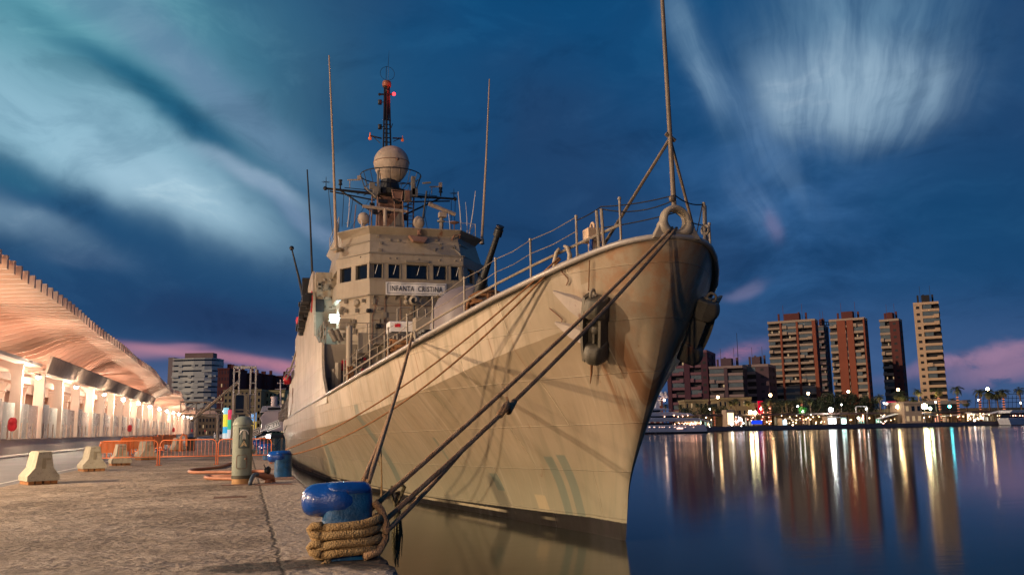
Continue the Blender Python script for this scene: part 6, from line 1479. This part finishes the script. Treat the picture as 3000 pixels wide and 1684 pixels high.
# ------------------------------------------------------------ towers
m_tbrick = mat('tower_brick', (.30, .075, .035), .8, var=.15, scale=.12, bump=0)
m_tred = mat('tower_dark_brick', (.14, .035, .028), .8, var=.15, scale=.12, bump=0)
m_tslab = mat('tower_cream_slab', (.47, .34, .24), .8, var=.08, scale=.15, bump=0)
m_tgrey = mat('tower_grey_slab', (.30, .21, .19), .8, var=.1, scale=.15, bump=0)
m_tan = mat('tower_tan', (.66, .43, .26), .8, var=.06, scale=.1, bump=0)
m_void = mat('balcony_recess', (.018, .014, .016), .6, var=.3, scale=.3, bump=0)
m_enc = mat('glazed_enclosure', (.13, .16, .17), .25, var=.2, scale=.4, bump=0)
def tower(name, lab, pxl, pxr, D, ytop, floors, bays, seed, slab, piers, depth=22, yaw=0, sidem=None, topm=None, stair=None):
    """bays: list of (t0, t1, kind); kind 'b' balconies, 'w' punched windows, 's' solid strip"""
    r_ = random.Random(seed); a, b = frame_at(pxl, pxr, D, QF); rr_d = ray(pxl, 1250); an = math.atan2(rr_d.x, rr_d.y)+R(12+yaw); e = V3((math.cos(an), -math.sin(an), 0)); Wd = px_t(a, e, pxr); nb = V3((-e.y, e.x, 0)); top = zpx((pxl+pxr)/2, ytop, D)-QF; fh = top/floors
    root = thing(name, lab, 'apartment tower', a+e*Wd/2)
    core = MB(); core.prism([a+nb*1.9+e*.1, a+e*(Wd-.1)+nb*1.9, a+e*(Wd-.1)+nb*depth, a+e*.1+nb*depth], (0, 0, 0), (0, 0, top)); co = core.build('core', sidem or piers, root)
    P = lambda t, d, z: a+e*Wd*t+nb*d+V3((0, 0, z))
    for (t0, t1, kind) in bays:
        if kind == 'b':
            SL = []
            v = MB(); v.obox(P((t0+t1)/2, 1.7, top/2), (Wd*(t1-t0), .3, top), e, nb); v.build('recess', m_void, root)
            g = MB(); lw = MB()
            for i in range(floors):
                z = fh*i; s = MB(); SL.append(s); s.obox(P((t0+t1)/2, .9, z+.02), (Wd*(t1-t0), 1.9, .28), e, nb)
                s.obox(P((t0+t1)/2, .02, z+fh*.17), (Wd*(t1-t0), .14, fh*.34), e, nb)
                if r_.random() < .5: t = t0+(t1-t0)*(.2 if r_.random() < .5 else .8); s.obox(P(t, -.35, z+fh*.25), (Wd*(t1-t0)*.3, .8, fh*.5), e, nb)
                q = r_.random()
                if q < .28:
                    g.obox(P((t0+t1)/2, .25, z+fh*.67), (Wd*(t1-t0)*.96, .1, fh*.6), e, nb)
                elif q < .45: g.obox(P(t0+(t1-t0)*.3, .3, z+fh*.67), (Wd*(t1-t0)*.5, .1, fh*.6), e, nb)
                for k_ in range(5):
                    if r_.random() < .03: lw.obox(P(t0+(t1-t0)*(k_+.5)/5, 1.5, z+fh*.6), (Wd*(t1-t0)*.1, .1, fh*.35), e, nb)
            for s in SL: s.build('balcony', slab, root)
            if g.v:
                split(g, 'enclosed_balcony', m_enc, root)
            if lw.v: split(lw, 'lit_window', m_litwin, root)
        elif kind == 's':
            MB().obox(P((t0+t1)/2, .8, top/2), (Wd*(t1-t0), 2.4, top+.6), e, nb).build('pier', piers, root)
        elif kind == 'w':
            MB().obox(P((t0+t1)/2, 1.0, top/2), (Wd*(t1-t0), 2.0, top), e, nb).build('wall_bay', topm or piers, root)
            w_ = MB()
            for i in range(floors):
                n_ = max(1, int((t1-t0)*Wd/5))
                for k_ in range(n_): w_.obox(P(t0+(t1-t0)*(k_+.5)/n_, -.03, fh*(i+.6)), (1.5, .08, 1.25), e, nb)
            split(w_, 'window', m_void, root)
    # side wall fittings
    sv = MB()
    for i in range(floors): sv.obox(a+e*(Wd+.05)+nb*(depth*.25)+V3((0, 0, fh*(i+.6))), (.3, depth*.3, fh*.42), e, nb); sv.obox(a+e*(Wd+.05)+nb*(depth*.7)+V3((0, 0, fh*(i+.6))), (.3, depth*.2, fh*.42), e, nb)
    split(sv, 'side_window', m_void, root)
    tp = MB(); tp.prism([P(0, -.2, 0), P(1, -.2, 0), P(1, depth, 0), P(0, depth, 0)], (0, 0, top), (0, 0, top+1.2)); ro = tp.build('roof_parapet', slab, root)
    ph = MB(); ph.obox(P(.5, 4.5, top+3.0), (Wd*.32, 5, 3.8), e, nb)
    for t in (.2, .42, .63, .78): ph.obox(P(t, 6, top+2.8), (.9, .9, 4.0+r_.random()*2), e, nb)
    for t in (.3, .7): ph.bar(P(t, 6, top), P(t, 6, top+10), .10, n=4)
    ph.build('rooftop_plant', sidem or piers, ro); return root
tower('apartment_tower', 'wide apartment tower with three brick piers and cream balconies', 2268, 2410, 455, 948, 17,
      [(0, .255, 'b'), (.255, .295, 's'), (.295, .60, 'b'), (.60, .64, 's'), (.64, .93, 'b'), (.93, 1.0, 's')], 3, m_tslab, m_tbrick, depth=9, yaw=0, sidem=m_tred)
tower('apartment_tower', 'brick apartment tower with a broad windowless central shaft', 2452, 2557, 445, 942, 16,
      [(0, .22, 'b'), (.22, .46, 's'), (.46, .50, 'b'), (.50, .68, 's'), (.68, .96, 'b'), (.96, 1.0, 's')], 5, m_tslab, m_tbrick, depth=9, sidem=m_tred)
tower('apartment_tower', 'narrow apartment tower, white balconies left and dark red wall right', 2602, 2660, 480, 942, 15,
      [(0, .52, 'b'), (.52, 1.0, 'w')], 9, m_tslab, m_tred, depth=9, topm=m_tred, sidem=m_tred)
tower('apartment_tower', 'tall tan apartment tower standing rightmost on the skyline', 2708, 2784, 430, 893, 17,
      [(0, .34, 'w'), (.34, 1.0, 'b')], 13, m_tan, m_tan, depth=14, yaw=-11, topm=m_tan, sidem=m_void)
tower('apartment_tower', 'dim purple red apartment tower with curved balconies right behind the bow', 1962, 2082, 430, 1036, 10,
      [(0, .10, 's'), (.10, .42, 'b'), (.42, .56, 's'), (.56, .84, 'b'), (.84, 1.0, 'w')], 17, mat('dim_pink_slab', (.20, .09, .11), .8, var=.1, scale=.15), mat('dim_red_brick', (.075, .02, .035), .8, var=.1, scale=.15), depth=26)
tower('apartment_block', 'long six storey purple grey apartment block behind the palms', 2086, 2185, 420, 1080, 8, [(0, .45, 'b'), (.45, .55, 's'), (.55, 1, 'b')], 19, m_tgrey, mat('dim_grey_brick', (.10, .055, .065), .8, var=.1), depth=20)
tower('apartment_block', 'purple grey apartment block joining the wide tower, on its left side', 2186, 2262, 425, 1075, 8, [(0, .5, 'b'), (.5, 1, 'w')], 23, m_tgrey, MATS['dim_grey_brick'], depth=20)
tower('apartment_tower', 'thin dark tower glimpsed between the two brick towers', 2414, 2434, 520, 958, 18, [(0, 1, 'b')], 29, m_tgrey, m_tred, depth=14)
gl_b = MB(); 
for dy in (0, 9):
    gl_b.bar(atD(2402, 944+dy, 470), atD(2442, 943+dy, 470), .25)
for k in range(7): gl_b.bar(atD(2402+k*6.4, 944, 470), atD(2402+k*6.4, 953, 470), .2)
solo(gl_b, 'roof_walkway', m_dark, 'lattice walkway joining the tops of the two brick towers', 'walkway', atD(2420, 950, 470))
mm = MB(); q0 = atD(2163, 1068, 430); mm.bar(V3((q0.x, q0.y, 20)), atD(2158, 975, 430), .22, .10); solo(mm, 'radio_mast', m_dark, 'thin radio mast above the purple grey block', 'mast', (q0.x, q0.y, 20))
# podium by the tan tower, villa-like old buildings by the yacht
a, b = frame_at(2690, 2815, 400, QF)
pdm = thing('podium_building', 'low podium building with a flat roof under the tan tower', 'building', a); zt = zpx(2740, 1164, 400)
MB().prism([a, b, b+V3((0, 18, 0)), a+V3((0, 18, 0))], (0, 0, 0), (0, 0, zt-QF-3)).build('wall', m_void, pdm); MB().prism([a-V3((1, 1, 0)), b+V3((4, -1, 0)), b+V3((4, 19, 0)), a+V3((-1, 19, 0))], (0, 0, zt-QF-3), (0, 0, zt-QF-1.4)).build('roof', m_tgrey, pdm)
block('waterfront_villa', 'dark roofed villa with cream walls behind the yacht stern', 'villa', 2010, 2078, 380, 1176, m_ochre, 3, 5, .3, lit=.15, seed=31)
block('waterfront_villa', 'cream villa with dim lit windows behind the central palms', 'villa', 2108, 2205, 380, 1170, m_ochre, 3, 7, .3, lit=.2, seed=33)
for k, (xl, xr, yt, lab) in enumerate(((2003, 2085, 1160, 'dark hipped roof'), (2100, 2212, 1150, 'dark hipped roof'))):
    pass
block('red_house', 'orange red house with white trim partly hidden by the bow', 'house', 1895, 1945, 370, 1168, m_tbrick, 3, 3, .35, lit=.1, seed=35, wmat=m_white)
block('promenade_building', 'low cream building with small lit windows below the wide tower', 'building', 2215, 2330, 375, 1185, m_ochre, 2, 10, .35, lit=.25, seed=37)
block('kiosk_building', 'low cream building with a square doorway right of the red lit kiosk', 'building', 2655, 2705, 365, 1183, m_tslab, 2, 3, .5, lit=.4, seed=39)
# red lit panels
for (px0, px1, y0, y1, off, s_, c_, nm, lab, cat) in (
        (2222, 2236, 1174, 1212, 30, 1.0, (.75, .0, .03), 'red_banner', 'tall red glowing banner between palms below the wide tower', 'banner'),
        (2600, 2624, 1176, 1184, 60, 1.4, (1, .0, .09), 'neon_sign', 'bright pink red neon sign at the foot of the narrow tower', 'neon sign'),
        (2202, 2232, 1231, 1242, 4, .9, (.02, .08, 1.0), 'blue_screen', 'glowing blue screen low on the far quay', 'screen'),
        (2085, 2092, 1092, 1152, 80, .7, (1, .03, .12), 'red_sign', 'thin vertical red light strip beside the purple grey block', 'light strip')):
    A_, B_ = GZ(px0, y1, off), GZ(px1, y1, off); hh_ = GZ(px0, y0, off).z-A_.z
    root = thing(nm, lab, cat, (A_.x, A_.y, QF)); MB().box(A_.x, B_.x, A_.y, A_.y+.3, A_.z, A_.z+hh_).build('lit_panel', glow('sign_glow', c_, s_), root)
    MB().bar((A_.x, A_.y+.3, QF), (A_.x, A_.y+.3, A_.z+hh_), .12).build('support', m_rail, root)
# kiosks with lit fronts on the quay
for (px0, px1, y0, col_, s_, lab) in ((2130, 2152, 1203, (1, .72, .42), 2.2, 'tall glowing kiosk with a white side, left of the twin round lamps'), (2424, 2452, 1222, (.9, 1, 1), 4.5, 'dazzling white stall under the starlike lamp'),
                               (2464, 2480, 1224, (.6, 1, .92), 6, 'small greenish white stall right of the dazzling one'), (2654, 2700, 1206, (.5, .02, .02), .35, 'dark red kiosk carrying four columns of white lights'),
                               (2292, 2306, 1228, (.6, .85, 1), 2.0, 'pale blue lit cabinet on the quay near the round shrub')):
    A_, B_ = G(px0, off=6), G(px1, off=6); zt_ = GZ(px0, y0, 6).z-QF; zb_ = .3
    root = thing('lit_kiosk', lab, 'kiosk', A_); MB().prism([A_, B_, B_+nb*3, A_+nb*3], (0, 0, 0), (0, 0, zt_+.4)).build('kiosk_body', m_tslab, root)
    w_ = (B_-A_).length; ee = (B_-A_).normalized()
    MB().obox((A_+B_)/2-nb*.1+V3((0, 0, zt_*.5)), (w_*.8, .1, zt_*.75), ee, nb).build('lit_front', glow('kiosk_glow', col_, s_), root)
strg = thing('string_lights', 'four vertical rows of white bulbs on the dark red kiosk', 'string lights', G(2675, off=5)); 
bm_ = glow('bulb_glow', (1, .92, .95), 24)
for px in (2657, 2671, 2684, 2697):
    b_ = MB()
    for py in range(1206, 1238, 4):
        if rq.random() < .85: b_.ball(GZ(px-(py-1206)*.07, py, 5), .20+rq.random()*.22, 6)
    split(b_, 'bulb', bm_, strg)
# ------------------------------------------------------------ palms
m_frond = mat('palm_frond', (.075, .085, .028), .6, var=.5, scale=.6, bump=0)
m_trunk = mat('palm_trunk', (.17, .10, .06), .8, var=.3, scale=.8, bump=0)
m_dryf = mat('dry_frond', (.26, .20, .06), .7, var=.3, scale=.8, bump=0)
def palm_proto(h, R_, seed, lit=False, nfr=30):
    r_ = random.Random(seed); root = thing('palm_tree', 'x', 'palm tree', (0, 0, 0), 'palm trees on the far promenade'); ORG[root.name] = V3((0, 0, 0))
    bend = r_.uniform(-.4, .4); P = [V3((bend*(i/8)**2, 0, h*i/8)) for i in range(9)]
    MB().path(P, [.34-.12*i/8 for i in range(9)], 8).build('trunk', m_trunk, root, smooth=True)
    top = P[-1]; f = MB(); d_ = MB()
    for i in range(nfr):
        az = r_.random()*6.28; el = r_.uniform(-.7, 1.25); L_ = R_*r_.uniform(.8, 1.1); t_ = f if el > -.2 else d_
        pts = []; p = top+V3((0, 0, .1)); a_ = el
        for k in range(6):
            pts.append(p.copy()); p = p+V3((math.cos(az)*math.cos(a_), math.sin(az)*math.cos(a_), math.sin(a_)))*L_/5; a_ -= .36
        side = V3((-math.sin(az), math.cos(az), 0))
        for k in range(1, 6):
            w_ = L_*.20*(1-abs(k-3.2)/4)
            for s_ in (-1, 1):
                for q in (0, .5):
                    b0 = pts[k-1].lerp(pts[k], q); b1 = pts[k-1].lerp(pts[k], q+.42); fwd = (pts[k]-pts[k-1])*.5
                    tipp = b0.lerp(b1, .5)+side*s_*w_*1.5+fwd-V3((0, 0, w_*.55)); t_.add([b0, b1, tipp], [(0, 1, 2)])
    f.build('crown', m_frond, root); d_.build('dry_skirt', m_dryf, root)
    if lit:
        l = MB()
        for i in range(9):
            z = h*(.08+.085*i); l.torus(P[min(8, int(i*.85))].lerp(P[min(8, int(i*.85)+1)], .2)*V3((1, 1, 0)).x*V3((0, 0, 0)) if False else V3((bend*(z/h)**2, 0, z)), .40, .07, n=10, m=4)
        split(l, 'trunk_light', glow('trunk_rope_light', (1, .26, .12), 1.6), root)
    return root
protos = [palm_proto(12, 2.6, 1), palm_proto(12, 2.9, 2, True), palm_proto(12, 2.3, 3), palm_proto(12, 3.4, 4, nfr=40)]
used = set()
# (px, crown centre y, distance behind edge, prototype, scale of crown, label)
palms = [(1952, 1187, 14, 2, 'small palm showing just above the yacht mast'), (1996, 1188, 12, 2, 'yellow lit small palm right behind the yacht, second from the left'), (2046, 1184, 14, 2, 'slim palm over the stern of the yacht'),
         (2094, 1190, 10, 1, 'palm with lit trunk left of the glowing tall kiosk'), (2144, 1178, 14, 2, 'palm directly above the tall glowing kiosk'), (2160, 1172, 20, 0, 'taller palm just right of the tall glowing kiosk'), (2192, 1176, 14, 0, 'palm above the twin round lamps'),
         (2240, 1180, 14, 1, 'left palm of the lit pair under the leftmost big street lamp'), (2258, 1172, 10, 1, 'right palm of the lit pair under the leftmost big street lamp'), (2294, 1182, 12, 2, 'short palm in front of the wide tower, left side'), (2308, 1176, 16, 2, 'second short palm in front of the wide tower'),
         (2352, 1164, 14, 1, 'palm under the lamp at the foot of the wide tower'), (2378, 1172, 16, 0, 'palm right of the lamp at the foot of the wide tower'), (2584, 1160, 14, 0, 'palm at the lower left corner of the narrow tower'),
         (2636, 1156, 16, 0, 'left palm of the pair in front of the dark red wall'), (2644, 1154, 22, 3, 'right palm of the pair in front of the dark red wall'), (2698, 1144, 14, 0, 'palm at the lower left corner of the tan tower'),
         (2758, 1142, 10, 1, 'tall palm with brightly lit trunk in front of the tan tower'), (2812, 1138, 12, 1, 'leaning palm standing alone right of the tan tower'), (2876, 1146, 12, 1, 'palm with red glowing trunk under the far right street lamp'),
         (2904, 1148, 18, 3, 'bushy palm right behind the far right street lamp'), (2946, 1146, 10, 1, 'palm with red glowing trunk beside the motor yacht'), (2930, 1152, 24, 3, 'dark palm left of the motor yacht palm'), (2998, 1140, 16, 0, 'palm cut off by the right edge of the picture'),
         (2680, 1168, 26, 3, 'low wide palm between the narrow and the tan towers'), (2838, 1176, 30, 3, 'low feathery palm behind the flat awning'), (2796, 1172, 34, 3, 'dim low palm in front of the podium building')]
for i, (px, py, off, k, lab) in enumerate(palms):
    g_ = G(px, off=off); top = GZ(px, py, off)
    o = protos[k] if k not in used else copy_tree(protos[k]); used.add(k)
    o.location = g_; s_ = max(.3, (top.z-QF)/12.3); o.scale = (min(1.25, s_*1.15),)*2+(s_,); o.rotation_euler.z = rq.random()*6.28; o['label'] = lab
# broadleaf trees
m_leaf = mat('dark_foliage', (.030, .040, .014), .7, var=.6, scale=.5, bump=0)
def tree_proto(seed):
    r_ = random.Random(seed); root = thing('street_tree', 'x', 'tree', (0, 0, 0), 'dark street trees on the far bank'); ORG[root.name] = V3((0, 0, 0))
    t = MB().path([V3((0, 0, 0)), V3((.1, 0, 2)), V3((0, .1, 4.5))], [.35, .28, .2], 7)
    for k in range(5): a = k*1.25; t.bar((0, 0, 3.3+.2*k), (2.2*math.cos(a), 2.2*math.sin(a), 5.6+.3*k), .14, .05, 5)
    t.build('trunk', m_trunk, root)
    c = MB(); cl_ = [(V3((r_.uniform(-2.8, 2.8), r_.uniform(-2.4, 2.4), r_.uniform(4.2, 8.2))), r_.uniform(.9, 1.7)) for _ in range(16)]
    for cc_, rr in cl_:
        for _ in range(75):
            d = V3((r_.gauss(0, 1), r_.gauss(0, 1), r_.gauss(0, 1))).normalized()*rr*r_.uniform(.55, 1.1); p = cc_+d
            u_ = V3((r_.gauss(0, 1), r_.gauss(0, 1), r_.gauss(0, 1))).normalized(); v_ = u_.cross(V3((r_.gauss(0, 1), r_.gauss(0, 1), r_.gauss(0, 1)))).normalized(); s_ = r_.uniform(.16, .34)
            c.add([p-u_*s_, p+v_*s_*.6, p+u_*s_, p-v_*s_*.6], [(0, 1, 2, 3)])
    c.build('crown', m_leaf, root); return root
tp_ = [tree_proto(5), tree_proto(6), tree_proto(7)]; tu = set()
trs = [(2010, 1205, 24, 'dark tree left behind the yacht awning'), (2072, 1196, 26, 'dark tree between the yacht and the lit palm'), (2118, 1200, 28, 'dark round tree behind the tall glowing kiosk'), (2275, 1185, 24, 'dark tree right of the leftmost big street lamp'), (2325, 1184, 26, 'dark tree in front of the wide tower, middle'),
       (2392, 1182, 24, 'dark tree under the right corner of the wide tower'), (2425, 1178, 28, 'dark tree above the dazzling white stall'), (2455, 1166, 26, 'large dark tree left below the broad brick tower'), (2490, 1168, 24, 'large dark tree centred below the broad brick tower'), (2525, 1172, 26, 'dark tree right below the broad brick tower'),
       (2552, 1178, 28, 'dark tree at the right foot of the broad brick tower'), (2345, 1205, 20, 'low bushy tree above the quay restaurant'), (2718, 1180, 34, 'dim bushy tree left of the podium building')]
for i, (px, py, off, lab) in enumerate(trs):
    k = i % 3; o = tp_[k] if k not in tu else copy_tree(tp_[k]); tu.add(k); o.location = G(px, off=off); s_ = (GZ(px, py, off).z-QF)/7.2; s_ = max(.5, s_); o.scale = (s_, s_, s_); o.rotation_euler.z = rq.random()*6.28; o['label'] = lab
# ------------------------------------------------------------ lamps
def slamp(px, py, off, r_, col_, s_, lab, head='ball', group='street lamps on the far bank'):
    c = GZ(px, py, off); root = thing('street_lamp', lab, 'street lamp', (c.x, c.y, QF), group)
    MB().bar((c.x, c.y, QF), (c.x, c.y, c.z), .12, .07, 6).build('pole', m_rail, root)
    MB().ball(c, r_, 10).build('lamp', glow('lamp_glow', col_, s_), root, smooth=True); return root
W_, O_, Y_, T_ = (1, .93, .82), (1, .62, .28), (1, .85, .45), (.55, 1, .9)
slamp(2103, 1163, 30, .55, O_, 45, 'tall orange street lamp leftmost on the far bank'); slamp(2257, 1157, 30, .6, O_, 51, 'tall orange street lamp at the left edge of the wide tower'); slamp(2368, 1152, 30, .55, O_, 45, 'tall orange street lamp at the right foot of the wide tower')
slamp(2485, 1147, 30, .6, O_, 48, 'tall orange street lamp in front of the broad brick shaft'); slamp(2631, 1141, 30, .6, O_, 48, 'tall orange street lamp in front of the narrow tower'); slamp(2893, 1140, 30, .8, O_, 60, 'tall orange street lamp among the far right palms')
slamp(2434, 1200, 6, .85, (1, 1, .92), 135, 'starlike brilliant white floodlight above the white stall'); slamp(2198, 1207, 8, .7, Y_, 63, 'left globe of the twin round lamps on the far bank'); slamp(2212, 1208, 8, .65, Y_, 63, 'right globe of the twin round lamps on the far bank')
slamp(2630, 1191, 8, .7, Y_, 60, 'left globe of the yellow lamp pair beside the red kiosk'); slamp(2639, 1195, 8, .6, Y_, 60, 'right globe of the yellow lamp pair beside the red kiosk'); slamp(2708, 1190, 8, 1.15, Y_, 90, 'biggest glowing yellow lamp right of the red kiosk'); slamp(2725, 1196, 8, .6, (.8, 1, .6), 51, 'greenish lamp just right of the biggest yellow lamp')
slamp(2782, 1190, 12, .6, (.1, .9, 1.0), 30, 'turquoise lamp before the podium building')
for px, py, off, lab in ((2080, 1198, 10, 'thin white lamp post near the yacht awning'), (2229, 1196, 10, 'small white lamp in front of the tall red banner'), (2337, 1190, 10, 'white lamp post left of the green lit tree'), (2352, 1205, 8, 'short white lamp right of the green lit tree'), (2465, 1185, 10, 'white lamp post right of the starlike floodlight'),
                         (2590, 1180, 10, 'white lamp post left of the pink neon sign'), (2598, 1182, 12, 'second white lamp post beside the pink neon sign'), (2741, 1177, 10, 'white lamp post in front of the tan tower'), (2866, 1171, 10, 'white lamp post left of the red glowing palm pair'), (2990, 1180, 10, 'white lamp post near the right picture edge'), (2538, 1197, 8, 'white lamp post right of the arched sign frame')):
    slamp(px, py, off, .30, W_, 33, lab, group='small lamp posts on the far quay')
for px, py, s_, c_, lab in ((2079, 1252, 26, W_, 'bollard light beside the stern of the yacht'), (2172, 1250, 30, W_, 'white quay light in front of the tall kiosk'), (2323, 1246, 24, (1, .6, .4), 'orange quay light below the restaurant'), (2514, 1224, 26, W_, 'white round light right of the small stall'), (2588, 1241, 14, (1, .45, .3), 'tiny red quay light left of the red kiosk'),
                        (2855, 1231, 30, (1, .75, .6), 'pink quay light in front of the restaurant at right'), (2947, 1228, 34, (1, .65, .45), 'bright quay light left of the motor yacht'), (2144, 1243, 40, W_, 'bright white floor light at the kiosk base'), (2837, 1215, 16, (1, .5, .3), 'orange restaurant light left of the red glowing palms')):
    c = GZ(px, py, 1.2); root = thing('quay_light', lab, 'quay light', (c.x, c.y, QF), 'low lights along the far quay edge'); MB().bar((c.x, c.y, QF), c, .15, n=6).build('post', m_rail, root); MB().ball(c, .36, 8).build('lamp', glow('quay_lamp_glow', c_, s_), root, smooth=True)
# restaurant fairy lights
for nm, x0, x1, y0, y1, n_, col_, lab in (('a', 2150, 2180, 1220, 1244, 16, (1, .93, 1), 'cluster of white bulbs right of the tall kiosk'), ('b', 2515, 2532, 1216, 1232, 16, (1, .35, .2), 'cluster of orange bulbs by the arched sign'), ('c', 2835, 2885, 1210, 1228, 34, (1, .75, .5), 'cluster of warm bulbs over the right hand restaurant'), ('d', 2190, 2260, 1186, 1240, 20, (1, .3, .2), 'scattered red bulbs on the palms below the wide tower'),
                                   ('e', 2280, 2420, 1214, 1240, 20, (1, .7, .4), 'sparse warm bulbs over the quay restaurant'), ('f', 2560, 2600, 1214, 1238, 10, (1, .8, .6), 'few bulbs under the gallery left of the red kiosk'), ('g', 2960, 3000, 1205, 1218, 8, (1, .6, .4), 'warm bulbs behind the motor yacht')):
    b_ = MB()
    for i in range(n_): b_.ball(GZ(rq.uniform(x0, x1), rq.uniform(y0, y1), rq.uniform(4, 9)), rq.uniform(.08, .22), 6)
    bt2 = thing('bulb_cluster', lab, 'light bulbs', G((x0+x1)/2, off=6)); split(b_, 'bulb', glow('cluster_glow', col_, 10), bt2)
gr2 = MB(); 
for i in range(140):
    p = GZ(2350+rq.gauss(0, 5), 1203+rq.gauss(0, 5), 9+rq.random()*3); u_ = V3((rq.gauss(0, 1), rq.gauss(0, 1), rq.gauss(0, 1))).normalized()*.35; v_ = V3((rq.gauss(0, 1), rq.gauss(0, 1), rq.gauss(0, 1))).normalized()*.35; gr2.add([p-u_, p+v_, p+u_, p-v_], [(0, 1, 2, 3)])
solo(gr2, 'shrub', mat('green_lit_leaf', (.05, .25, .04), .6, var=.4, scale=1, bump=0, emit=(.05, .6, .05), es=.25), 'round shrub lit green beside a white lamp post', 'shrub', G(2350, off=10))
sgf = MB().path([GZ(2508, 1215, 9), GZ(2508, 1192, 9), GZ(2510, 1190, 9), GZ(2538, 1190, 9), GZ(2540, 1192, 9), GZ(2540, 1234, 9)], .18, 6)
solo(sgf, 'arch_frame', m_white, 'white arched frame on the promenade right of the small stall', 'frame', G(2524, off=9))
ct_ = MB()
for px in range(2858, 3000, 12): ct_.bar(G(px, off=60), GZ(px, 1158, 60), .14, n=4)
for py in (1156, 1168, 1180): ct_.bar(GZ(2858, py, 60), GZ(3010, py-3, 60), .12, n=4)
solo(ct_, 'sports_fence', m_dark, 'tall mesh fence frame behind the right hand palms', 'fence', G(2930, off=60))

# ------------------------------------------------------------ superyacht and motor yacht
m_yacht = mat('yacht_paint', (.56, .56, .64), .28, var=.05, scale=.2, bump=0, spec=.6)
m_ywin = mat('yacht_window', (.008, .008, .012), .1, var=0, bump=0)
yq = 240.0
def Y(px, py, Yd=yq): return atY(px, py, Yd)
ya = thing('superyacht', 'large grey blue superyacht lying stern on to the far quay', 'yacht', (Y(1960, 1265).x, yq, ZW)); zw_ = ZW-.3
wl0, wl1 = Y(1700, 1267), Y(2072, 1262)
def deck(P, name, m, d0=0, d1=9): return MB().prism([Y(*p) for p in P], (0, d0, 0), (0, d1, 0)).build(name, m, ya, bevel=.1)
hullP = [(1700, 1272), (2070, 1268), (2072, 1258), (2066, 1243), (1880, 1245), (1700, 1246)]
deck(hullP, 'hull', m_yacht); MB().prism([Y(1700, 1268, yq-.1), Y(2073, 1263, yq-.1), Y(2073, 1268, yq-.1), Y(1700, 1273, yq-.1)], (0, 0, 0), (0, .2, 0)).build('waterline_stripe', m_dark, ya)
deck([(1700, 1246), (2060, 1244), (2055, 1238), (1700, 1238)], 'main_deck_windows', m_ywin, .5, 8.5)
deck([(1700, 1239), (2044, 1233), (2058, 1230), (2046, 1224), (1900, 1223), (1700, 1226)], 'upper_deck', m_yacht)
deck([(1880, 1226), (2000, 1222), (1990, 1217), (1880, 1219)], 'upper_deck_windows', m_ywin, .6, 8.4)
deck([(1880, 1221), (1985, 1217), (2038, 1216), (2028, 1210), (1975, 1206), (1890, 1208)], 'sun_deck', m_yacht, .8, 8)
deck([(1908, 1208), (1945, 1206), (1940, 1200), (1912, 1201)], 'bridge_window', m_ywin, 1.4, 7.4)
deck([(1906, 1202), (1950, 1201), (1975, 1200), (1960, 1196), (1925, 1194)], 'top_deck', m_yacht, 1.5, 7)
deck([(1934, 1196), (1946, 1196), (1944, 1160), (1938, 1160)], 'mast', m_yacht, 3, 5)
dm = MB()
for px, py, r_ in ((1938, 1153, .75), (1950, 1153, .75), (1933, 1169, .62), (1953, 1162, .6)): dm.ball(Y(px, py, yq+4), r_, 12)
split(dm, 'satellite_dome', m_yacht, ya, smooth=True); MB().bar(Y(1943, 1160, yq+4), Y(1944, 1165, yq+4), .3).bar(Y(1930, 1166, yq+4), Y(1956, 1160, yq+4), .2).build('mast_arm', m_yacht, ya)
pl_ = MB()
for px in (1903, 1917, 1932, 1940, 1946, 1962, 1977, 1990, 2008, 2032): pl_.obox(Y(px, 1250.5, yq-.06), (.5 if px % 2 else .3, .1, .13))
pl_.obox(Y(1992, 1254, yq-.1), (2.0, .1, .35)); split(pl_, 'porthole', glow('porthole_glow', (1, .60, .45), 2.5), ya)
dl = MB()
for i in range(22): dl.ball(Y(1975+rq.random()*80, 1240+rq.uniform(-3, 3), yq-.1), .07+rq.random()*.1, 6)
for px in (1947, 1975, 1987, 2000, 2015): dl.ball(Y(px, 1214+rq.random()*6, yq+.4), .13, 6)
split(dl, 'deck_light', glow('deck_light_glow', (1, .5, .3), 12), ya); MB().obox(Y(2030, 1239, yq+.3), (4.2, .1, .5)).build('saloon_glow', glow('saloon_light', (1, .45, .25), 2.2), ya)
MB().ball(Y(1946, 1171, yq+2.5), .35, 8).build('mast_lamp', glow('mast_lamp_glow', (1, .62, .4), 24), ya, smooth=True)
my = thing('motor_yacht', 'white motor yacht cut off by the right picture edge', 'yacht', (GZ(2980, 1243, -3).x, GZ(2980, 1243, -3).y, ZW)); Q = lambda x, y: GZ(x, y, -8)
def dk2(P, name, m, d=6, d0=0): return MB().prism([Q(*p) for p in P], (0, d0, 0), (0, d, 0)).build(name, m, my, bevel=.08)
dk2([(2962, 1244), (3060, 1242), (3060, 1222), (2954, 1224)], 'hull', m_yacht); dk2([(2958, 1224), (3060, 1222), (3060, 1206), (2964, 1208)], 'cabin', m_ywin, 5, .6); dk2([(2958, 1209), (3060, 1206), (3060, 1199), (2966, 1201)], 'flybridge', m_white, 6)
yl_ = MB()
for px in (2968, 2975, 2988, 2996): yl_.ball(Q(px, 1217), .25, 6)
split(yl_, 'cabin_light', glow('cabin_light_glow', (1, .45, .3), 6), my)
# unused prototypes guard
for o in list(protos)+list(tp_):
    if o.get('label') == 'x':
        for c in list(o.children): bpy.data.objects.remove(c)
        bpy.data.objects.remove(o)
